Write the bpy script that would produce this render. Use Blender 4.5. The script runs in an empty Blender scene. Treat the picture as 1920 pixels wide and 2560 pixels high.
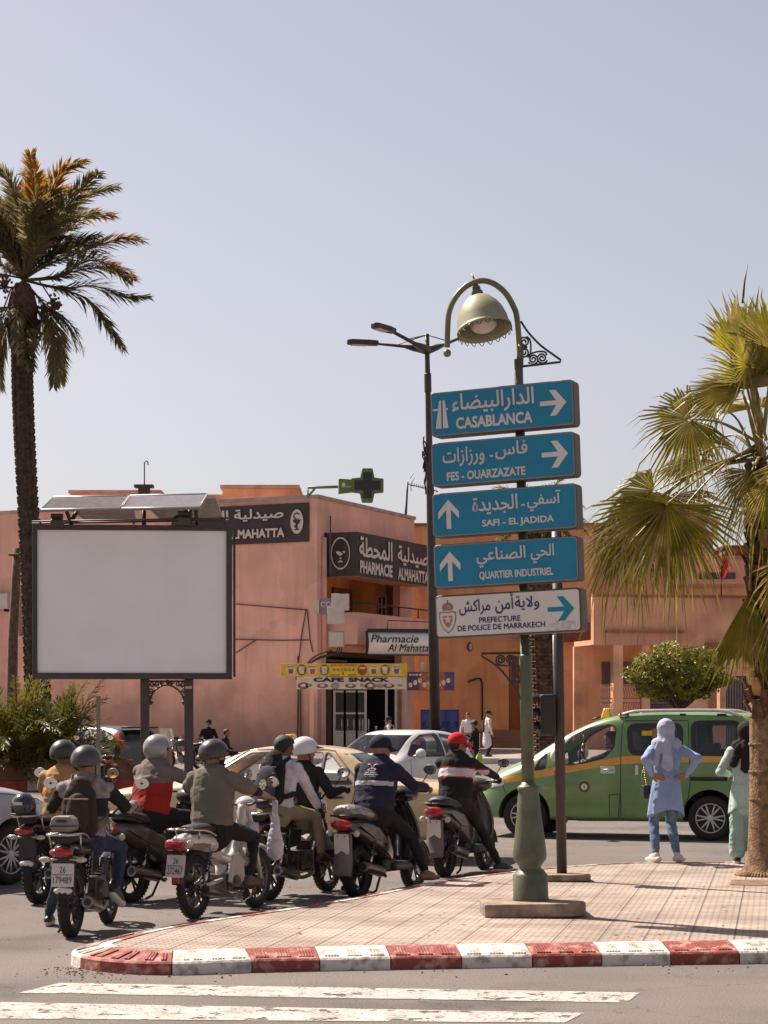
import bpy, bmesh, math, random
import numpy as np
from mathutils import Vector, Matrix, noise as mnoise, geometry as mgeo
from mathutils.bvhtree import BVHTree
R = math.radians
random.seed(7)
S = bpy.context.scene
C = S.collection
# ------------------------------------------------------------------ camera, sky, sun, exposure
F, CX, HY, CAMH = 5600.0, 960.0, 1775.0, 1.87      # focal length in photo pixels, horizon row, eye height
cam_d = bpy.data.cameras.new('camera')
cam_d.sensor_fit = 'VERTICAL'; cam_d.sensor_height = 36.0
cam_d.lens = 36.0 * F / 2560.0
cam_d.shift_y = (HY - 1280.0) / 2560.0
cam_d.clip_start = 0.3; cam_d.clip_end = 3000
cam = bpy.data.objects.new('camera', cam_d); C.objects.link(cam)
cam.location = (0, 0, CAMH); cam.rotation_euler = (R(90), 0, 0)
S.camera = cam
SUN_EL, SUN_AZ = R(50), R(-50)                     # azimuth from +Y towards +X
W = bpy.data.worlds.new('World'); S.world = W; W.use_nodes = True
wn, wl = W.node_tree.nodes, W.node_tree.links
sky = wn.new('ShaderNodeTexSky'); sky.sky_type = 'NISHITA'; sky.sun_disc = False
sky.sun_elevation = SUN_EL; sky.sun_rotation = SUN_AZ
sky.altitude = 450; sky.air_density = 1.0; sky.dust_density = 2.0; sky.ozone_density = 2.0
hsv = wn.new('ShaderNodeHueSaturation'); hsv.inputs['Saturation'].default_value = 0.55
tint = wn.new('ShaderNodeMixRGB'); tint.blend_type = 'MULTIPLY'; tint.inputs[0].default_value = 1.0
tint.inputs[2].default_value = (1.0, 0.9, 0.88, 1)
wl.new(sky.outputs[0], hsv.inputs['Color']); wl.new(hsv.outputs[0], tint.inputs[1])
wl.new(tint.outputs[0], wn['Background'].inputs['Color'])
wn['Background'].inputs['Strength'].default_value = 0.061
sun_d = bpy.data.lights.new('sun', 'SUN'); sun_d.energy = 4.5; sun_d.angle = R(0.53); sun_d.color = (1.0, 0.9, 0.78)
sun = bpy.data.objects.new('sun', sun_d); C.objects.link(sun)
sdir = Vector((math.sin(SUN_AZ) * math.cos(SUN_EL), math.cos(SUN_AZ) * math.cos(SUN_EL), math.sin(SUN_EL)))
sun.rotation_euler = sdir.to_track_quat('Z', 'Y').to_euler(); sun.location = sdir * 60
S.view_settings.view_transform = 'Standard'; S.view_settings.look = 'None'
S.view_settings.gamma = 1.0; S.view_settings.use_curve_mapping = False; S.view_settings.exposure = 1.08
S.render.engine = 'CYCLES'
S.cycles.max_bounces = 8; S.cycles.transparent_max_bounces = 24; S.cycles.use_denoising = True

# ------------------------------------------------------------------ measuring helpers
def P(px, py, D):                                  # photo pixel at a depth -> point in the place
    return Vector(((px - CX) * D / F, D, CAMH - (py - HY) * D / F))
def G(px, py, z=0.0):                              # photo pixel -> point on the ground at height z
    D = F * (CAMH - z) / (py - HY)
    return Vector(((px - CX) * D / F, D, z))

# ------------------------------------------------------------------ materials
def srgb(r, g, b):
    return tuple(((c / 255) / 12.92 if c / 255 <= .04045 else ((c / 255 + .055) / 1.055) ** 2.4) for c in (r, g, b))
MATS = {}
def mat(name, col, rough=.6, metal=0., var=.12, vscale=6., bump=0., bscale=60., spec=.5, coat=0., emit=0., alpha=1., trans=0., col2=None, ramp=(.35, .65), detail=4., coord='Object'):
    if name in MATS: return MATS[name]
    m = bpy.data.materials.new(name); MATS[name] = m; m.use_nodes = True
    nt = m.node_tree; n, l = nt.nodes, nt.links
    b = n['Principled BSDF']
    b.inputs['Roughness'].default_value = rough; b.inputs['Metallic'].default_value = metal
    b.inputs['Specular IOR Level'].default_value = spec; b.inputs['Coat Weight'].default_value = coat
    b.inputs['Coat Roughness'].default_value = .08
    c = (*col, 1)
    tc = n.new('ShaderNodeTexCoord')
    if var > 0 or col2:
        nz = n.new('ShaderNodeTexNoise'); nz.inputs['Scale'].default_value = vscale; nz.inputs['Detail'].default_value = detail
        l.new(tc.outputs[coord], nz.inputs['Vector'])
        rp = n.new('ShaderNodeValToRGB'); l.new(nz.outputs[0], rp.inputs[0])
        rp.color_ramp.elements[0].position, rp.color_ramp.elements[1].position = ramp
        rp.color_ramp.elements[0].color = (*[x * (1 - var) for x in col], 1)
        rp.color_ramp.elements[1].color = (*(col2 if col2 else [min(1, x * (1 + var)) for x in col]), 1)
        l.new(rp.outputs[0], b.inputs['Base Color'])
        m['_src'] = rp.name
    else:
        b.inputs['Base Color'].default_value = c
    if bump > 0:
        nb = n.new('ShaderNodeTexNoise'); nb.inputs['Scale'].default_value = bscale; nb.inputs['Detail'].default_value = 5
        l.new(tc.outputs[coord], nb.inputs['Vector'])
        bp = n.new('ShaderNodeBump'); bp.inputs['Strength'].default_value = bump; bp.inputs['Distance'].default_value = .02
        l.new(nb.outputs[0], bp.inputs['Height']); l.new(bp.outputs[0], b.inputs['Normal'])
    if emit > 0:
        b.inputs['Emission Color'].default_value = c; b.inputs['Emission Strength'].default_value = emit
    out = n['Material Output']
    if trans > 0:                                  # thin translucent leaf / cloth
        t = n.new('ShaderNodeBsdfTranslucent'); mx = n.new('ShaderNodeMixShader'); mx.inputs[0].default_value = trans
        if '_src' in m: l.new(n[m['_src']].outputs[0], t.inputs[0])
        else: t.inputs[0].default_value = c
        l.new(b.outputs[0], mx.inputs[1]); l.new(t.outputs[0], mx.inputs[2]); l.new(mx.outputs[0], out.inputs[0])
    if alpha < 1:
        t = n.new('ShaderNodeBsdfTransparent'); mx = n.new('ShaderNodeMixShader'); mx.inputs[0].default_value = alpha
        l.new(t.outputs[0], mx.inputs[1]); l.new(b.outputs[0], mx.inputs[2]); l.new(mx.outputs[0], out.inputs[0])
    return m
def glass(name, tintc=(.02, .02, .02), alpha=.35):
    if name in MATS: return MATS[name]
    m = bpy.data.materials.new(name); MATS[name] = m; m.use_nodes = True
    n, l = m.node_tree.nodes, m.node_tree.links
    n.remove(n['Principled BSDF'])
    t = n.new('ShaderNodeBsdfTransparent'); g = n.new('ShaderNodeBsdfGlossy'); g.inputs['Roughness'].default_value = .03
    v = 1 - alpha; t.inputs[0].default_value = (v + tintc[0], v + tintc[1], v + tintc[2], 1)
    lw = n.new('ShaderNodeLayerWeight'); lw.inputs[0].default_value = .25
    mp = n.new('ShaderNodeMapRange'); mp.inputs[3].default_value = .05; mp.inputs[4].default_value = .7
    l.new(lw.outputs['Fresnel'], mp.inputs[0])
    mx = n.new('ShaderNodeMixShader'); l.new(mp.outputs[0], mx.inputs[0]); l.new(t.outputs[0], mx.inputs[1]); l.new(g.outputs[0], mx.inputs[2])
    l.new(mx.outputs[0], n['Material Output'].inputs[0])
    return m

# ------------------------------------------------------------------ mesh builder
def frame_from(d, up=Vector((0, 0, 1))):
    d = d.normalized()
    a = d.cross(up)
    if a.length < 1e-4: a = d.cross(Vector((0, 1, 0)))
    a.normalize(); b = a.cross(d).normalized()
    return a, b
class MB:
    def __init__(s): s.v = []; s.f = []; s.m = []; s.sm = []
    def add(s, vs, fs, mi=0, smooth=False):
        o = len(s.v); s.v += [tuple(v) for v in vs]
        for f in fs: s.f.append(tuple(i + o for i in f)); s.m.append(mi); s.sm.append(smooth)
        return s
    def box(s, c, size, M=None, mi=0, taper=1.):
        hx, hy, hz = size[0] / 2, size[1] / 2, size[2] / 2
        c = Vector(c); vs = []
        for z in (-1, 1):
            k = taper if z > 0 else 1
            for x, y in ((-1, -1), (1, -1), (1, 1), (-1, 1)):
                p = Vector((x * hx * k, y * hy * k, z * hz))
                vs.append(c + (M @ p if M is not None else p))
        return s.add(vs, [(3, 2, 1, 0), (4, 5, 6, 7), (0, 1, 5, 4), (1, 2, 6, 5), (2, 3, 7, 6), (3, 0, 4, 7)], mi)
    def tube(s, pts, r, n=8, mi=0, caps=True, closed=False, flat=1., up=Vector((0, 0, 1)), smooth=True):
        pts = [Vector(p) for p in pts]; k = len(pts)
        rr = r if isinstance(r, (list, tuple)) else [r] * k
        vs = []; a = b = None
        for i, p in enumerate(pts):
            if closed: d = pts[(i + 1) % k] - pts[i - 1]
            else: d = pts[min(i + 1, k - 1)] - pts[max(i - 1, 0)]
            if d.length < 1e-9: d = Vector((0, 0, 1))
            d.normalize()
            if a is None: a, b = frame_from(d, up)
            else:
                a = (a - d * a.dot(d))
                if a.length < 1e-5: a, b = frame_from(d, up)
                a.normalize(); b = a.cross(d).normalized()
            for j in range(n):
                t = 2 * math.pi * j / n
                vs.append(p + (a * math.cos(t) + b * math.sin(t) * flat) * rr[i])
        fs = []
        for i in range(k if closed else k - 1):
            for j in range(n):
                i2 = (i + 1) % k; j2 = (j + 1) % n
                fs.append((i * n + j, i * n + j2, i2 * n + j2, i2 * n + j))
        s.add(vs, fs, mi, smooth)
        if caps and not closed:
            o = len(s.v) - len(vs)
            s.f.append(tuple(o + j for j in reversed(range(n)))); s.m.append(mi); s.sm.append(False)
            s.f.append(tuple(o + (k - 1) * n + j for j in range(n))); s.m.append(mi); s.sm.append(False)
        return s
    def lathe(s, prof, c=(0, 0, 0), M=None, n=24, mi=0, smooth=True, arc=2 * math.pi, caps=True):
        c = Vector(c); vs = []
        for r, z in prof:
            for j in range(n):
                t = arc * j / n
                p = Vector((r * math.cos(t), r * math.sin(t), z)); vs.append(c + (M @ p if M is not None else p))
        k = len(prof); fs = [(i * n + j, i * n + (j + 1) % n, (i + 1) * n + (j + 1) % n, (i + 1) * n + j) for i in range(k - 1) for j in range(n)]
        s.add(vs, fs, mi, smooth)
        if caps:
            o = len(s.v) - len(vs)
            if prof[0][0] > 1e-4: s.f.append(tuple(o + j for j in reversed(range(n)))); s.m.append(mi); s.sm.append(False)
            if prof[-1][0] > 1e-4: s.f.append(tuple(o + (k - 1) * n + j for j in range(n))); s.m.append(mi); s.sm.append(False)
        return s
    def ball(s, c, r, M=None, n=16, mi=0):
        r = (r, r, r) if not isinstance(r, (tuple, list)) else r
        k = max(6, n // 2); prof = [(math.sin(math.pi * i / k), -math.cos(math.pi * i / k)) for i in range(k + 1)]
        D = Matrix.Diagonal(Vector(r)); return s.lathe(prof, c, (M @ D) if M is not None else D, n, mi, caps=False)
    def prism(s, poly, o, u, v, w0, w1, mi=0, smooth=False):      # polygon in the (u, v) plane, from w0 to w1 along u x v
        o, u, v = Vector(o), Vector(u), Vector(v); w = u.cross(v).normalized(); n = len(poly)
        if sum(poly[i][0] * poly[(i + 1) % n][1] - poly[(i + 1) % n][0] * poly[i][1] for i in range(n)) < 0: poly = poly[::-1]
        vs = [o + u * a + v * b + w * w0 for a, b in poly] + [o + u * a + v * b + w * w1 for a, b in poly]
        s.add(vs, [tuple(reversed(range(n))), tuple(range(n, 2 * n))], mi)
        o2 = len(s.v) - 2 * n
        for i in range(n):
            j = (i + 1) % n; s.f.append((o2 + i, o2 + j, o2 + n + j, o2 + n + i)); s.m.append(mi); s.sm.append(smooth)
        return s
    def build(s, name, ms, parent=None, loc=None, rot=None, sharp=None, bevel=0.):
        me = bpy.data.meshes.new(name); me.from_pydata(s.v, [], s.f)
        for m in (ms if isinstance(ms, (list, tuple)) else [ms]): me.materials.append(m)
        me.polygons.foreach_set('material_index', s.m); me.polygons.foreach_set('use_smooth', s.sm)
        me.update()
        if sharp: me.set_sharp_from_angle(angle=R(sharp))
        return link(name, me, parent, loc, rot, bevel)
def link(name, me, parent=None, loc=None, rot=None, bevel=0.):
    o = bpy.data.objects.new(name, me); C.objects.link(o)
    if parent is not None: o.parent = parent
    if loc is not None: o.location = loc
    if rot is not None: o.rotation_euler = (0, 0, rot) if isinstance(rot, float) else rot
    if bevel > 0:
        b = o.modifiers.new('edge', 'BEVEL'); b.width = bevel; b.segments = 2; b.limit_method = 'ANGLE'; b.angle_limit = R(40)
    return o
def tag(o, label=None, cat=None, group=None, kind=None):
    if label: o['label'] = label
    if cat: o['category'] = cat
    if group: o['group'] = group
    if kind: o['kind'] = kind
    return o
def thing(name, label, cat, loc=(0, 0, 0), rz=0., group=None):
    o = bpy.data.objects.new(name, None); C.objects.link(o); o.empty_display_size = .1
    o.location = loc; o.rotation_euler = (0, 0, rz)
    return tag(o, label, cat, group)
def evaluated(o):                                  # mesh with modifiers applied
    dg = bpy.context.evaluated_depsgraph_get(); dg.update()
    return bpy.data.meshes.new_from_object(o.evaluated_get(dg), depsgraph=dg)
def rrect(w, h, r, n=4, c=(0, 0)):                 # rounded rectangle outline
    out = []
    for cx, cy, a0 in ((w / 2 - r, h / 2 - r, 0), (-w / 2 + r, h / 2 - r, 90), (-w / 2 + r, -h / 2 + r, 180), (w / 2 - r, -h / 2 + r, 270)):
        for i in range(n + 1):
            t = R(a0 + 90 * i / n); out.append((c[0] + cx + r * math.cos(t), c[1] + cy + r * math.sin(t)))
    return out
def bez(pts, n=12):                                # smooth curve through points (Catmull-Rom)
    pts = [Vector(p) for p in pts]; out = []
    for i in range(len(pts) - 1):
        p0, p1, p2, p3 = pts[max(i - 1, 0)], pts[i], pts[i + 1], pts[min(i + 2, len(pts) - 1)]
        for k in range(n):
            t = k / n
            out.append(.5 * ((2 * p1) + (p2 - p0) * t + (2 * p0 - 5 * p1 + 4 * p2 - p3) * t * t + (3 * p1 - p0 - 3 * p2 + p3) * t ** 3))
    out.append(pts[-1]); return out

# ------------------------------------------------------------------ lettering
AR = {'ا': (0xFE8D, 2), 'آ': (0xFE81, 2), 'أ': (0xFE83, 2), 'ء': (0xFE80, 1), 'ب': (0xFE8F, 4), 'ة': (0xFE93, 2), 'ت': (0xFE95, 4), 'ج': (0xFE9D, 4), 'ح': (0xFEA1, 4), 'د': (0xFEA9, 2), 'ر': (0xFEAD, 2), 'ز': (0xFEAF, 2), 'س': (0xFEB1, 4), 'ش': (0xFEB5, 4), 'ص': (0xFEB9, 4), 'ض': (0xFEBD, 4), 'ط': (0xFEC1, 4), 'ع': (0xFEC9, 4), 'ف': (0xFED1, 4), 'ك': (0xFED9, 4), 'ل': (0xFEDD, 4), 'م': (0xFEE1, 4), 'ن': (0xFEE5, 4), 'و': (0xFEED, 2), 'ي': (0xFEF1, 4)}
def arabic(t):
    t = t.replace('لا', '\uFEFB'); out = []
    for i, c in enumerate(t):
        if c not in AR: out.append(c); continue
        b, n = AR[c]
        prev = i > 0 and t[i - 1] in AR and AR[t[i - 1]][1] == 4
        nxt = n == 4 and i + 1 < len(t) and t[i + 1] in AR and AR[t[i + 1]][1] >= 2
        out.append(chr(b + ((3 if prev else 2) if nxt else (1 if prev and n >= 2 else 0))))
    return ''.join(reversed(out))
def contours(t, shear=0.):
    cu = bpy.data.curves.new('lettering', 'FONT'); cu.body = t; cu.fill_mode = 'NONE'; cu.resolution_u = 3; cu.shear = shear
    o = bpy.data.objects.new('lettering', cu); C.objects.link(o)
    me = evaluated(o); bpy.data.objects.remove(o); bpy.data.curves.remove(cu)
    nxt = {}
    for e in me.edges: nxt.setdefault(e.vertices[0], []).append(e.vertices[1]); nxt.setdefault(e.vertices[1], []).append(e.vertices[0])
    seen = set(); loops = []
    for s in range(len(me.vertices)):
        if s in seen or s not in nxt: continue
        lp = [s]; seen.add(s); cur = s
        while True:
            c = [x for x in nxt[cur] if x not in seen]
            if not c: break
            cur = min(c) if len(lp) == 1 else c[0]
            lp.append(cur); seen.add(cur)
        if len(lp) > 2: loops.append([tuple(me.vertices[i].co[:2]) for i in lp])
    bpy.data.meshes.remove(me); return loops
def area(p): return .5 * sum(p[i][0] * p[(i + 1) % len(p)][1] - p[(i + 1) % len(p)][0] * p[i][1] for i in range(len(p)))
def inside(pt, poly):
    x, y = pt; c = False; j = len(poly) - 1
    for i in range(len(poly)):
        (xi, yi), (xj, yj) = poly[i], poly[j]
        if (yi > y) != (yj > y) and x < (xj - xi) * (y - yi) / (yj - yi) + xi: c = not c
        j = i
    return c
def lettering(mb, t, o, u, v, box, mi=0, bold=.0, depth=.004, shear=0.):
    """flat letters of text t filling box (u0, u1, v0, v1) on the plane o + u*a + v*b, raised by depth along u x v"""
    loops = contours(t, shear)
    if not loops: return
    outer_sign = 1 if area(max(loops, key=lambda p: abs(area(p)))) > 0 else -1
    off = loops; bold *= .8
    xs = [x for p in off for x, y in p]; ys = [y for p in off for x, y in p]
    x0, x1, y0, y1 = min(xs) - bold, max(xs) + bold, min(ys) - bold, max(ys) + bold
    u0, u1, v0, v1 = box
    off = [[(u0 + (x - x0) / (x1 - x0) * (u1 - u0), v0 + (y - y0) / (y1 - y0) * (v1 - v0)) for x, y in p] for p in off]
    o, u, v = Vector(o), Vector(u), Vector(v); w = u.cross(v).normalized()
    outs = [p for p in off if area(p) * outer_sign > 0]; holes = [p for p in off if area(p) * outer_sign <= 0]
    for k, p in enumerate(outs):
        hs = [h for h in holes if inside(h[0], p)]
        polys = [[Vector((x, y, 0)) for x, y in q] for q in [p] + hs]
        flat = [q for poly in polys for q in poly]
        tris = mgeo.tessellate_polygon(polys)
        z = depth + (k % 5) * .0004
        vs = [o + u * q.x + v * q.y + w * z for q in flat]; fs = []
        for a, b, c in tris:
            ar = (flat[b].x - flat[a].x) * (flat[c].y - flat[a].y) - (flat[c].x - flat[a].x) * (flat[b].y - flat[a].y)
            if abs(ar) > 1e-12: fs.append((a, b, c) if ar > 0 else (c, b, a))
        mb.add(vs, fs, mi)
    if bold > 0:                                    # heavier weight: a narrow ribbon along every outline
        bu, bv = bold * (u1 - u0) / (x1 - x0), bold * (v1 - v0) / (y1 - y0); k = 0
        for p in off:
            n = len(p)
            for i in range(n):
                (ax, ay), (bx_, by_) = p[i], p[(i + 1) % n]
                dx, dy = (bx_ - ax) / bu, (by_ - ay) / bv; L = math.hypot(dx, dy)
                if L < 1e-6: continue
                dx /= L; dy /= L; e = .35
                z = depth + .0022 + .00012 * (k % 7); k += 1
                q = [(ax - dx * e * bu + dy * bu, ay - dy * e * bv - dx * bv), (bx_ + dx * e * bu + dy * bu, by_ + dy * e * bv - dx * bv), (bx_ + dx * e * bu - dy * bu, by_ + dy * e * bv + dx * bv), (ax - dx * e * bu - dy * bu, ay - dy * e * bv + dx * bv)]
                mb.add([o + u * s_ + v * t_ + w * z for s_, t_ in q], [(0, 1, 2, 3)], mi)
# ================================================================== SETTING
M_asph = mat('asphalt', (.165, .14, .126), rough=.9, var=.13, vscale=.6, bump=.5, bscale=220, spec=.25)
def asphalt_detail():
    n, l = M_asph.node_tree.nodes, M_asph.node_tree.links
    b = n['Principled BSDF']; src = n[M_asph['_src']]
    tc = n.new('ShaderNodeTexCoord')
    sp = n.new('ShaderNodeTexNoise'); sp.inputs['Scale'].default_value = 75; sp.inputs['Detail'].default_value = 2
    l.new(tc.outputs['Object'], sp.inputs['Vector'])
    r = n.new('ShaderNodeMapRange'); r.inputs[1].default_value = .3; r.inputs[2].default_value = .7; r.inputs[3].default_value = .58; r.inputs[4].default_value = 1.4
    l.new(sp.outputs[0], r.inputs[0])
    mx = n.new('ShaderNodeMixRGB'); mx.blend_type = 'MULTIPLY'; mx.inputs[0].default_value = 1
    l.new(src.outputs[0], mx.inputs[1]); l.new(r.outputs[0], mx.inputs[2])
    vo = n.new('ShaderNodeTexVoronoi'); vo.feature = 'DISTANCE_TO_EDGE'; vo.inputs['Scale'].default_value = .45
    wn_ = n.new('ShaderNodeTexNoise'); wn_.inputs['Scale'].default_value = 3; l.new(tc.outputs['Object'], wn_.inputs['Vector'])
    ad = n.new('ShaderNodeVectorMath'); ad.operation = 'MULTIPLY_ADD'; ad.inputs[1].default_value = (.5, .5, .5)
    l.new(wn_.outputs[1], ad.inputs[0]); l.new(tc.outputs['Object'], ad.inputs[2]); l.new(ad.outputs[0], vo.inputs['Vector'])
    cr = n.new('ShaderNodeMapRange'); cr.inputs[1].default_value = .0; cr.inputs[2].default_value = .006; cr.inputs[3].default_value = .45; cr.inputs[4].default_value = 1
    l.new(vo.outputs['Distance'], cr.inputs[0])
    m2 = n.new('ShaderNodeMixRGB'); m2.blend_type = 'MULTIPLY'; m2.inputs[0].default_value = .6
    l.new(mx.outputs[0], m2.inputs[1]); l.new(cr.outputs[0], m2.inputs[2])
    ol = n.new('ShaderNodeTexNoise'); ol.inputs['Scale'].default_value = .55; ol.inputs['Detail'].default_value = 7; l.new(tc.outputs['Object'], ol.inputs['Vector'])
    orr = n.new('ShaderNodeMapRange'); orr.inputs[1].default_value = .57; orr.inputs[2].default_value = .72; orr.inputs[3].default_value = 1; orr.inputs[4].default_value = .6; l.new(ol.outputs[0], orr.inputs[0])
    m3 = n.new('ShaderNodeMixRGB'); m3.blend_type = 'MULTIPLY'; m3.inputs[0].default_value = 1; l.new(m2.outputs[0], m3.inputs[1]); l.new(orr.outputs[0], m3.inputs[2]); l.new(m3.outputs[0], b.inputs['Base Color'])
asphalt_detail()
g = MB(); g.add([(-900, -60, 0), (900, -60, 0), (900, 2500, 0), (-900, 2500, 0)], [(0, 1, 2, 3)])
tag(g.build('road', M_asph), kind='structure')

# -- the pavement island with its red and white kerb
back = [(268, 2361), (310, 2349), (407, 2323), (540, 2301), (680, 2281), (800, 2263), (915, 2244), (1010, 2224), (1100, 2205), (1228, 2187), (1381, 2170), (1564, 2157), (1750, 2156), (1920, 2157), (2150, 2162)]
front = [(2150, 2346), (1920, 2350), (1560, 2355), (1200, 2361), (800, 2367), (592, 2371), (424, 2378), (322, 2373)]
KZ = .14
inner = [G(x, y, KZ) for x, y in front[::1]] + [G(x, y, KZ) for x, y in back]
inner = [Vector((p.x, p.y)) for p in inner]
def resample(pts, step):
    out = [pts[0]]; acc = 0
    for a, b in zip(pts[:-1], pts[1:]):
        L = (b - a).length; t = step - acc
        while t <= L:
            out.append(a + (b - a) * (t / L)); t += step
        acc = (acc + L) % step
    out.append(pts[-1]); return out
def smooth2(pts, k=2):
    for _ in range(k):
        q = [pts[0]]
        for a, b in zip(pts[:-1], pts[1:]): q += [a * .75 + b * .25, a * .25 + b * .75]
        q.append(pts[-1]); pts = q
    return pts
inner = smooth2(inner, 2)
M_kr = mat('kerb_red_paint', (.36, .07, .055), rough=.75, var=.3, vscale=11, col2=(.46, .25, .19), ramp=(.5, .66), bump=.5, bscale=25, detail=8)
M_kw = mat('kerb_white_paint', (.66, .6, .54), rough=.75, var=.05, vscale=11, col2=(.3, .23, .18), ramp=(.5, .68), bump=.5, bscale=25, detail=8)
M_tile = mat('paving_tile', (.52, .4, .33), rough=.85, var=.12, vscale=2.5, spec=.3)
def tile_detail():
    n, l = M_tile.node_tree.nodes, M_tile.node_tree.links
    b = n['Principled BSDF']; src = n[M_tile['_src']]
    tc = n.new('ShaderNodeTexCoord'); mp = n.new('ShaderNodeMapping'); mp.inputs['Rotation'].default_value = (0, 0, R(10))
    l.new(tc.outputs['Object'], mp.inputs[0])
    def brick(w, h, mort, off):
        t = n.new('ShaderNodeTexBrick'); t.offset = off; t.inputs['Scale'].default_value = 1; t.inputs['Brick Width'].default_value = w
        t.inputs['Row Height'].default_value = h; t.inputs['Mortar Size'].default_value = mort; t.inputs['Mortar Smooth'].default_value = .3
        t.inputs['Color1'].default_value = (1, 1, 1, 1); t.inputs['Color2'].default_value = (.78, .78, .78, 1); t.inputs['Mortar'].default_value = (0, 0, 0, 1)
        l.new(mp.outputs[0], t.inputs[0]); return t
    big = brick(.335, .335, .007, 0.); small = brick(.11, .0558, .011, .5)
    def rng(s, lo):
        r = n.new('ShaderNodeMapRange'); r.inputs[3].default_value = lo; r.inputs[4].default_value = 1; l.new(s, r.inputs[0]); return r.outputs[0]
    m1 = n.new('ShaderNodeMath'); m1.operation = 'MULTIPLY'; l.new(rng(big.outputs[0], .38), m1.inputs[0]); l.new(rng(small.outputs[0], .5), m1.inputs[1])
    mx = n.new('ShaderNodeMixRGB'); mx.blend_type = 'MULTIPLY'; mx.inputs[0].default_value = 1
    dn = n.new('ShaderNodeTexNoise'); dn.inputs['Scale'].default_value = .9; dn.inputs['Detail'].default_value = 6; l.new(tc.outputs['Object'], dn.inputs['Vector'])
    dr = n.new('ShaderNodeMapRange'); dr.inputs[1].default_value = .35; dr.inputs[2].default_value = .65; dr.inputs[3].default_value = .68; dr.inputs[4].default_value = 1.05; l.new(dn.outputs[0], dr.inputs[0])
    m3 = n.new('ShaderNodeMath'); m3.operation = 'MULTIPLY'; l.new(m1.outputs[0], m3.inputs[0]); l.new(dr.outputs[0], m3.inputs[1])
    l.new(src.outputs[0], mx.inputs[1]); l.new(m3.outputs[0], mx.inputs[2]); l.new(mx.outputs[0], b.inputs['Base Color'])
    bp = n.new('ShaderNodeBump'); bp.inputs['Strength'].default_value = .7; bp.inputs['Distance'].default_value = .008
    l.new(m1.outputs[0], bp.inputs['Height']); l.new(bp.outputs[0], b.inputs['Normal'])
tile_detail()
pv = MB(); poly = [Vector((p.x, p.y, KZ - .004)) for p in inner]
tris = mgeo.tessellate_polygon([poly])
pv.add(poly, [t if (poly[t[1]] - poly[t[0]]).cross(poly[t[2]] - poly[t[0]]).z > 0 else t[::-1] for t in tris])
tag(pv.build('pavement', M_tile), kind='structure')
kb = MB(); step = .52
fine = resample(inner, step / 6)
def outn(i):
    d = fine[min(i + 1, len(fine) - 1)] - fine[max(i - 1, 0)]; d.normalize(); n = Vector((d.y, -d.x))
    # outward = away from island middle
    return n
mid = Vector((3.0, 19.5)); sgn = 1 if (fine[30] + outn(30) * .1 - mid).length > (fine[30] - mid).length else -1
prof = [(-.012, KZ - .03), (0, KZ + .004), (.05, KZ + .004), (.075, KZ - .002), (.29, .092), (.304, .078), (.308, -.02)]
for blk in range((len(fine) - 1) // 6):
    mi = blk % 2; i0 = blk * 6; rows = []
    for k in range(7):
        i = i0 + k; nn = outn(i) * sgn; t = (fine[min(i + 1, len(fine) - 1)] - fine[max(i - 1, 0)]).normalized()
        sh = .004 if k == 0 else (-.004 if k == 6 else 0)
        jig = .006 * math.sin(blk * 7.3)
        rows.append([(*(fine[i] + nn * (a + (jig if a > .2 else 0)) + t * sh), z) for a, z in prof])
    m_ = len(prof); vs = [p for r in rows for p in r]
    fs = [(k * m_ + j, k * m_ + j + 1, (k + 1) * m_ + j + 1, (k + 1) * m_ + j) for k in range(6) for j in range(m_ - 1)]
    if sgn < 0: fs = [f[::-1] for f in fs]
    kb.add(vs, fs, mi)
    kb.add(rows[0], [tuple(range(m_))], mi); kb.add(rows[6], [tuple(range(m_))], mi)
    if blk < 24:                                    # cast ribs on the sloping face
        for gpos in (.18, .5, .82):
            for q in range(5):
                s_ = (gpos * 6 + (q - 2) * .25); k = min(5, int(s_)); fr = s_ - k
                i = i0 + k; base = fine[i].lerp(fine[i + 1], fr); nn = outn(i) * sgn; t = (fine[i + 1] - fine[i]).normalized()
                a0, z0, a1, z1 = .095, KZ - .0063, .265, .0972
                w = .0075
                pts = []
                for dz in (-.004, .01):
                    for (a, z) in ((a0, z0), (a1, z1)):
                        for sd in (-w, w): pts.append((*(base + nn * a + t * sd), z + dz))
                kb.add(pts, [(4, 5, 7, 6), (0, 4, 6, 2), (1, 3, 7, 5), (0, 1, 5, 4), (2, 6, 7, 3)], mi)
tag(kb.build('kerb', [M_kr, M_kw]), kind='structure')

# -- grit and dry leaves swept against the kerb
rg = random.Random(5); gm = MB()
for k in range(300):
    i = rg.randrange(2, len(fine) - 2); d = rg.expovariate(6) + .32; p = fine[i] + outn(i) * sgn * d + Vector((rg.uniform(-.1, .1), rg.uniform(-.1, .1)))
    if rg.random() < .35: q = G(rg.gauss(215, 60), rg.gauss(2432, 9)); p = Vector((q.x, q.y)) 
    s_ = rg.uniform(.004, .013); gm.box((p.x, p.y, s_ * .4), (s_ * rg.uniform(1, 2.2), s_, s_ * .8), Matrix.Rotation(rg.uniform(0, 3), 3, 'Z'), 0 if rg.random() < .6 else 1, .7)
for k in range(60):
    x, y = rg.uniform(700, 1900), rg.uniform(2200, 2345); q = G(x, y, KZ)
    s_ = rg.uniform(.006, .02); gm.box((q.x, q.y, KZ + .002), (s_ * 2, s_, .003), Matrix.Rotation(rg.uniform(0, 3), 3, 'Z'), 1)
tag(gm.build('kerbside_grit', [mat('grit', (.22, .17, .12), var=.4, vscale=30), mat('dry_leaf_bits', (.25, .15, .05), var=.4, vscale=30)]), kind='stuff')
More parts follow.
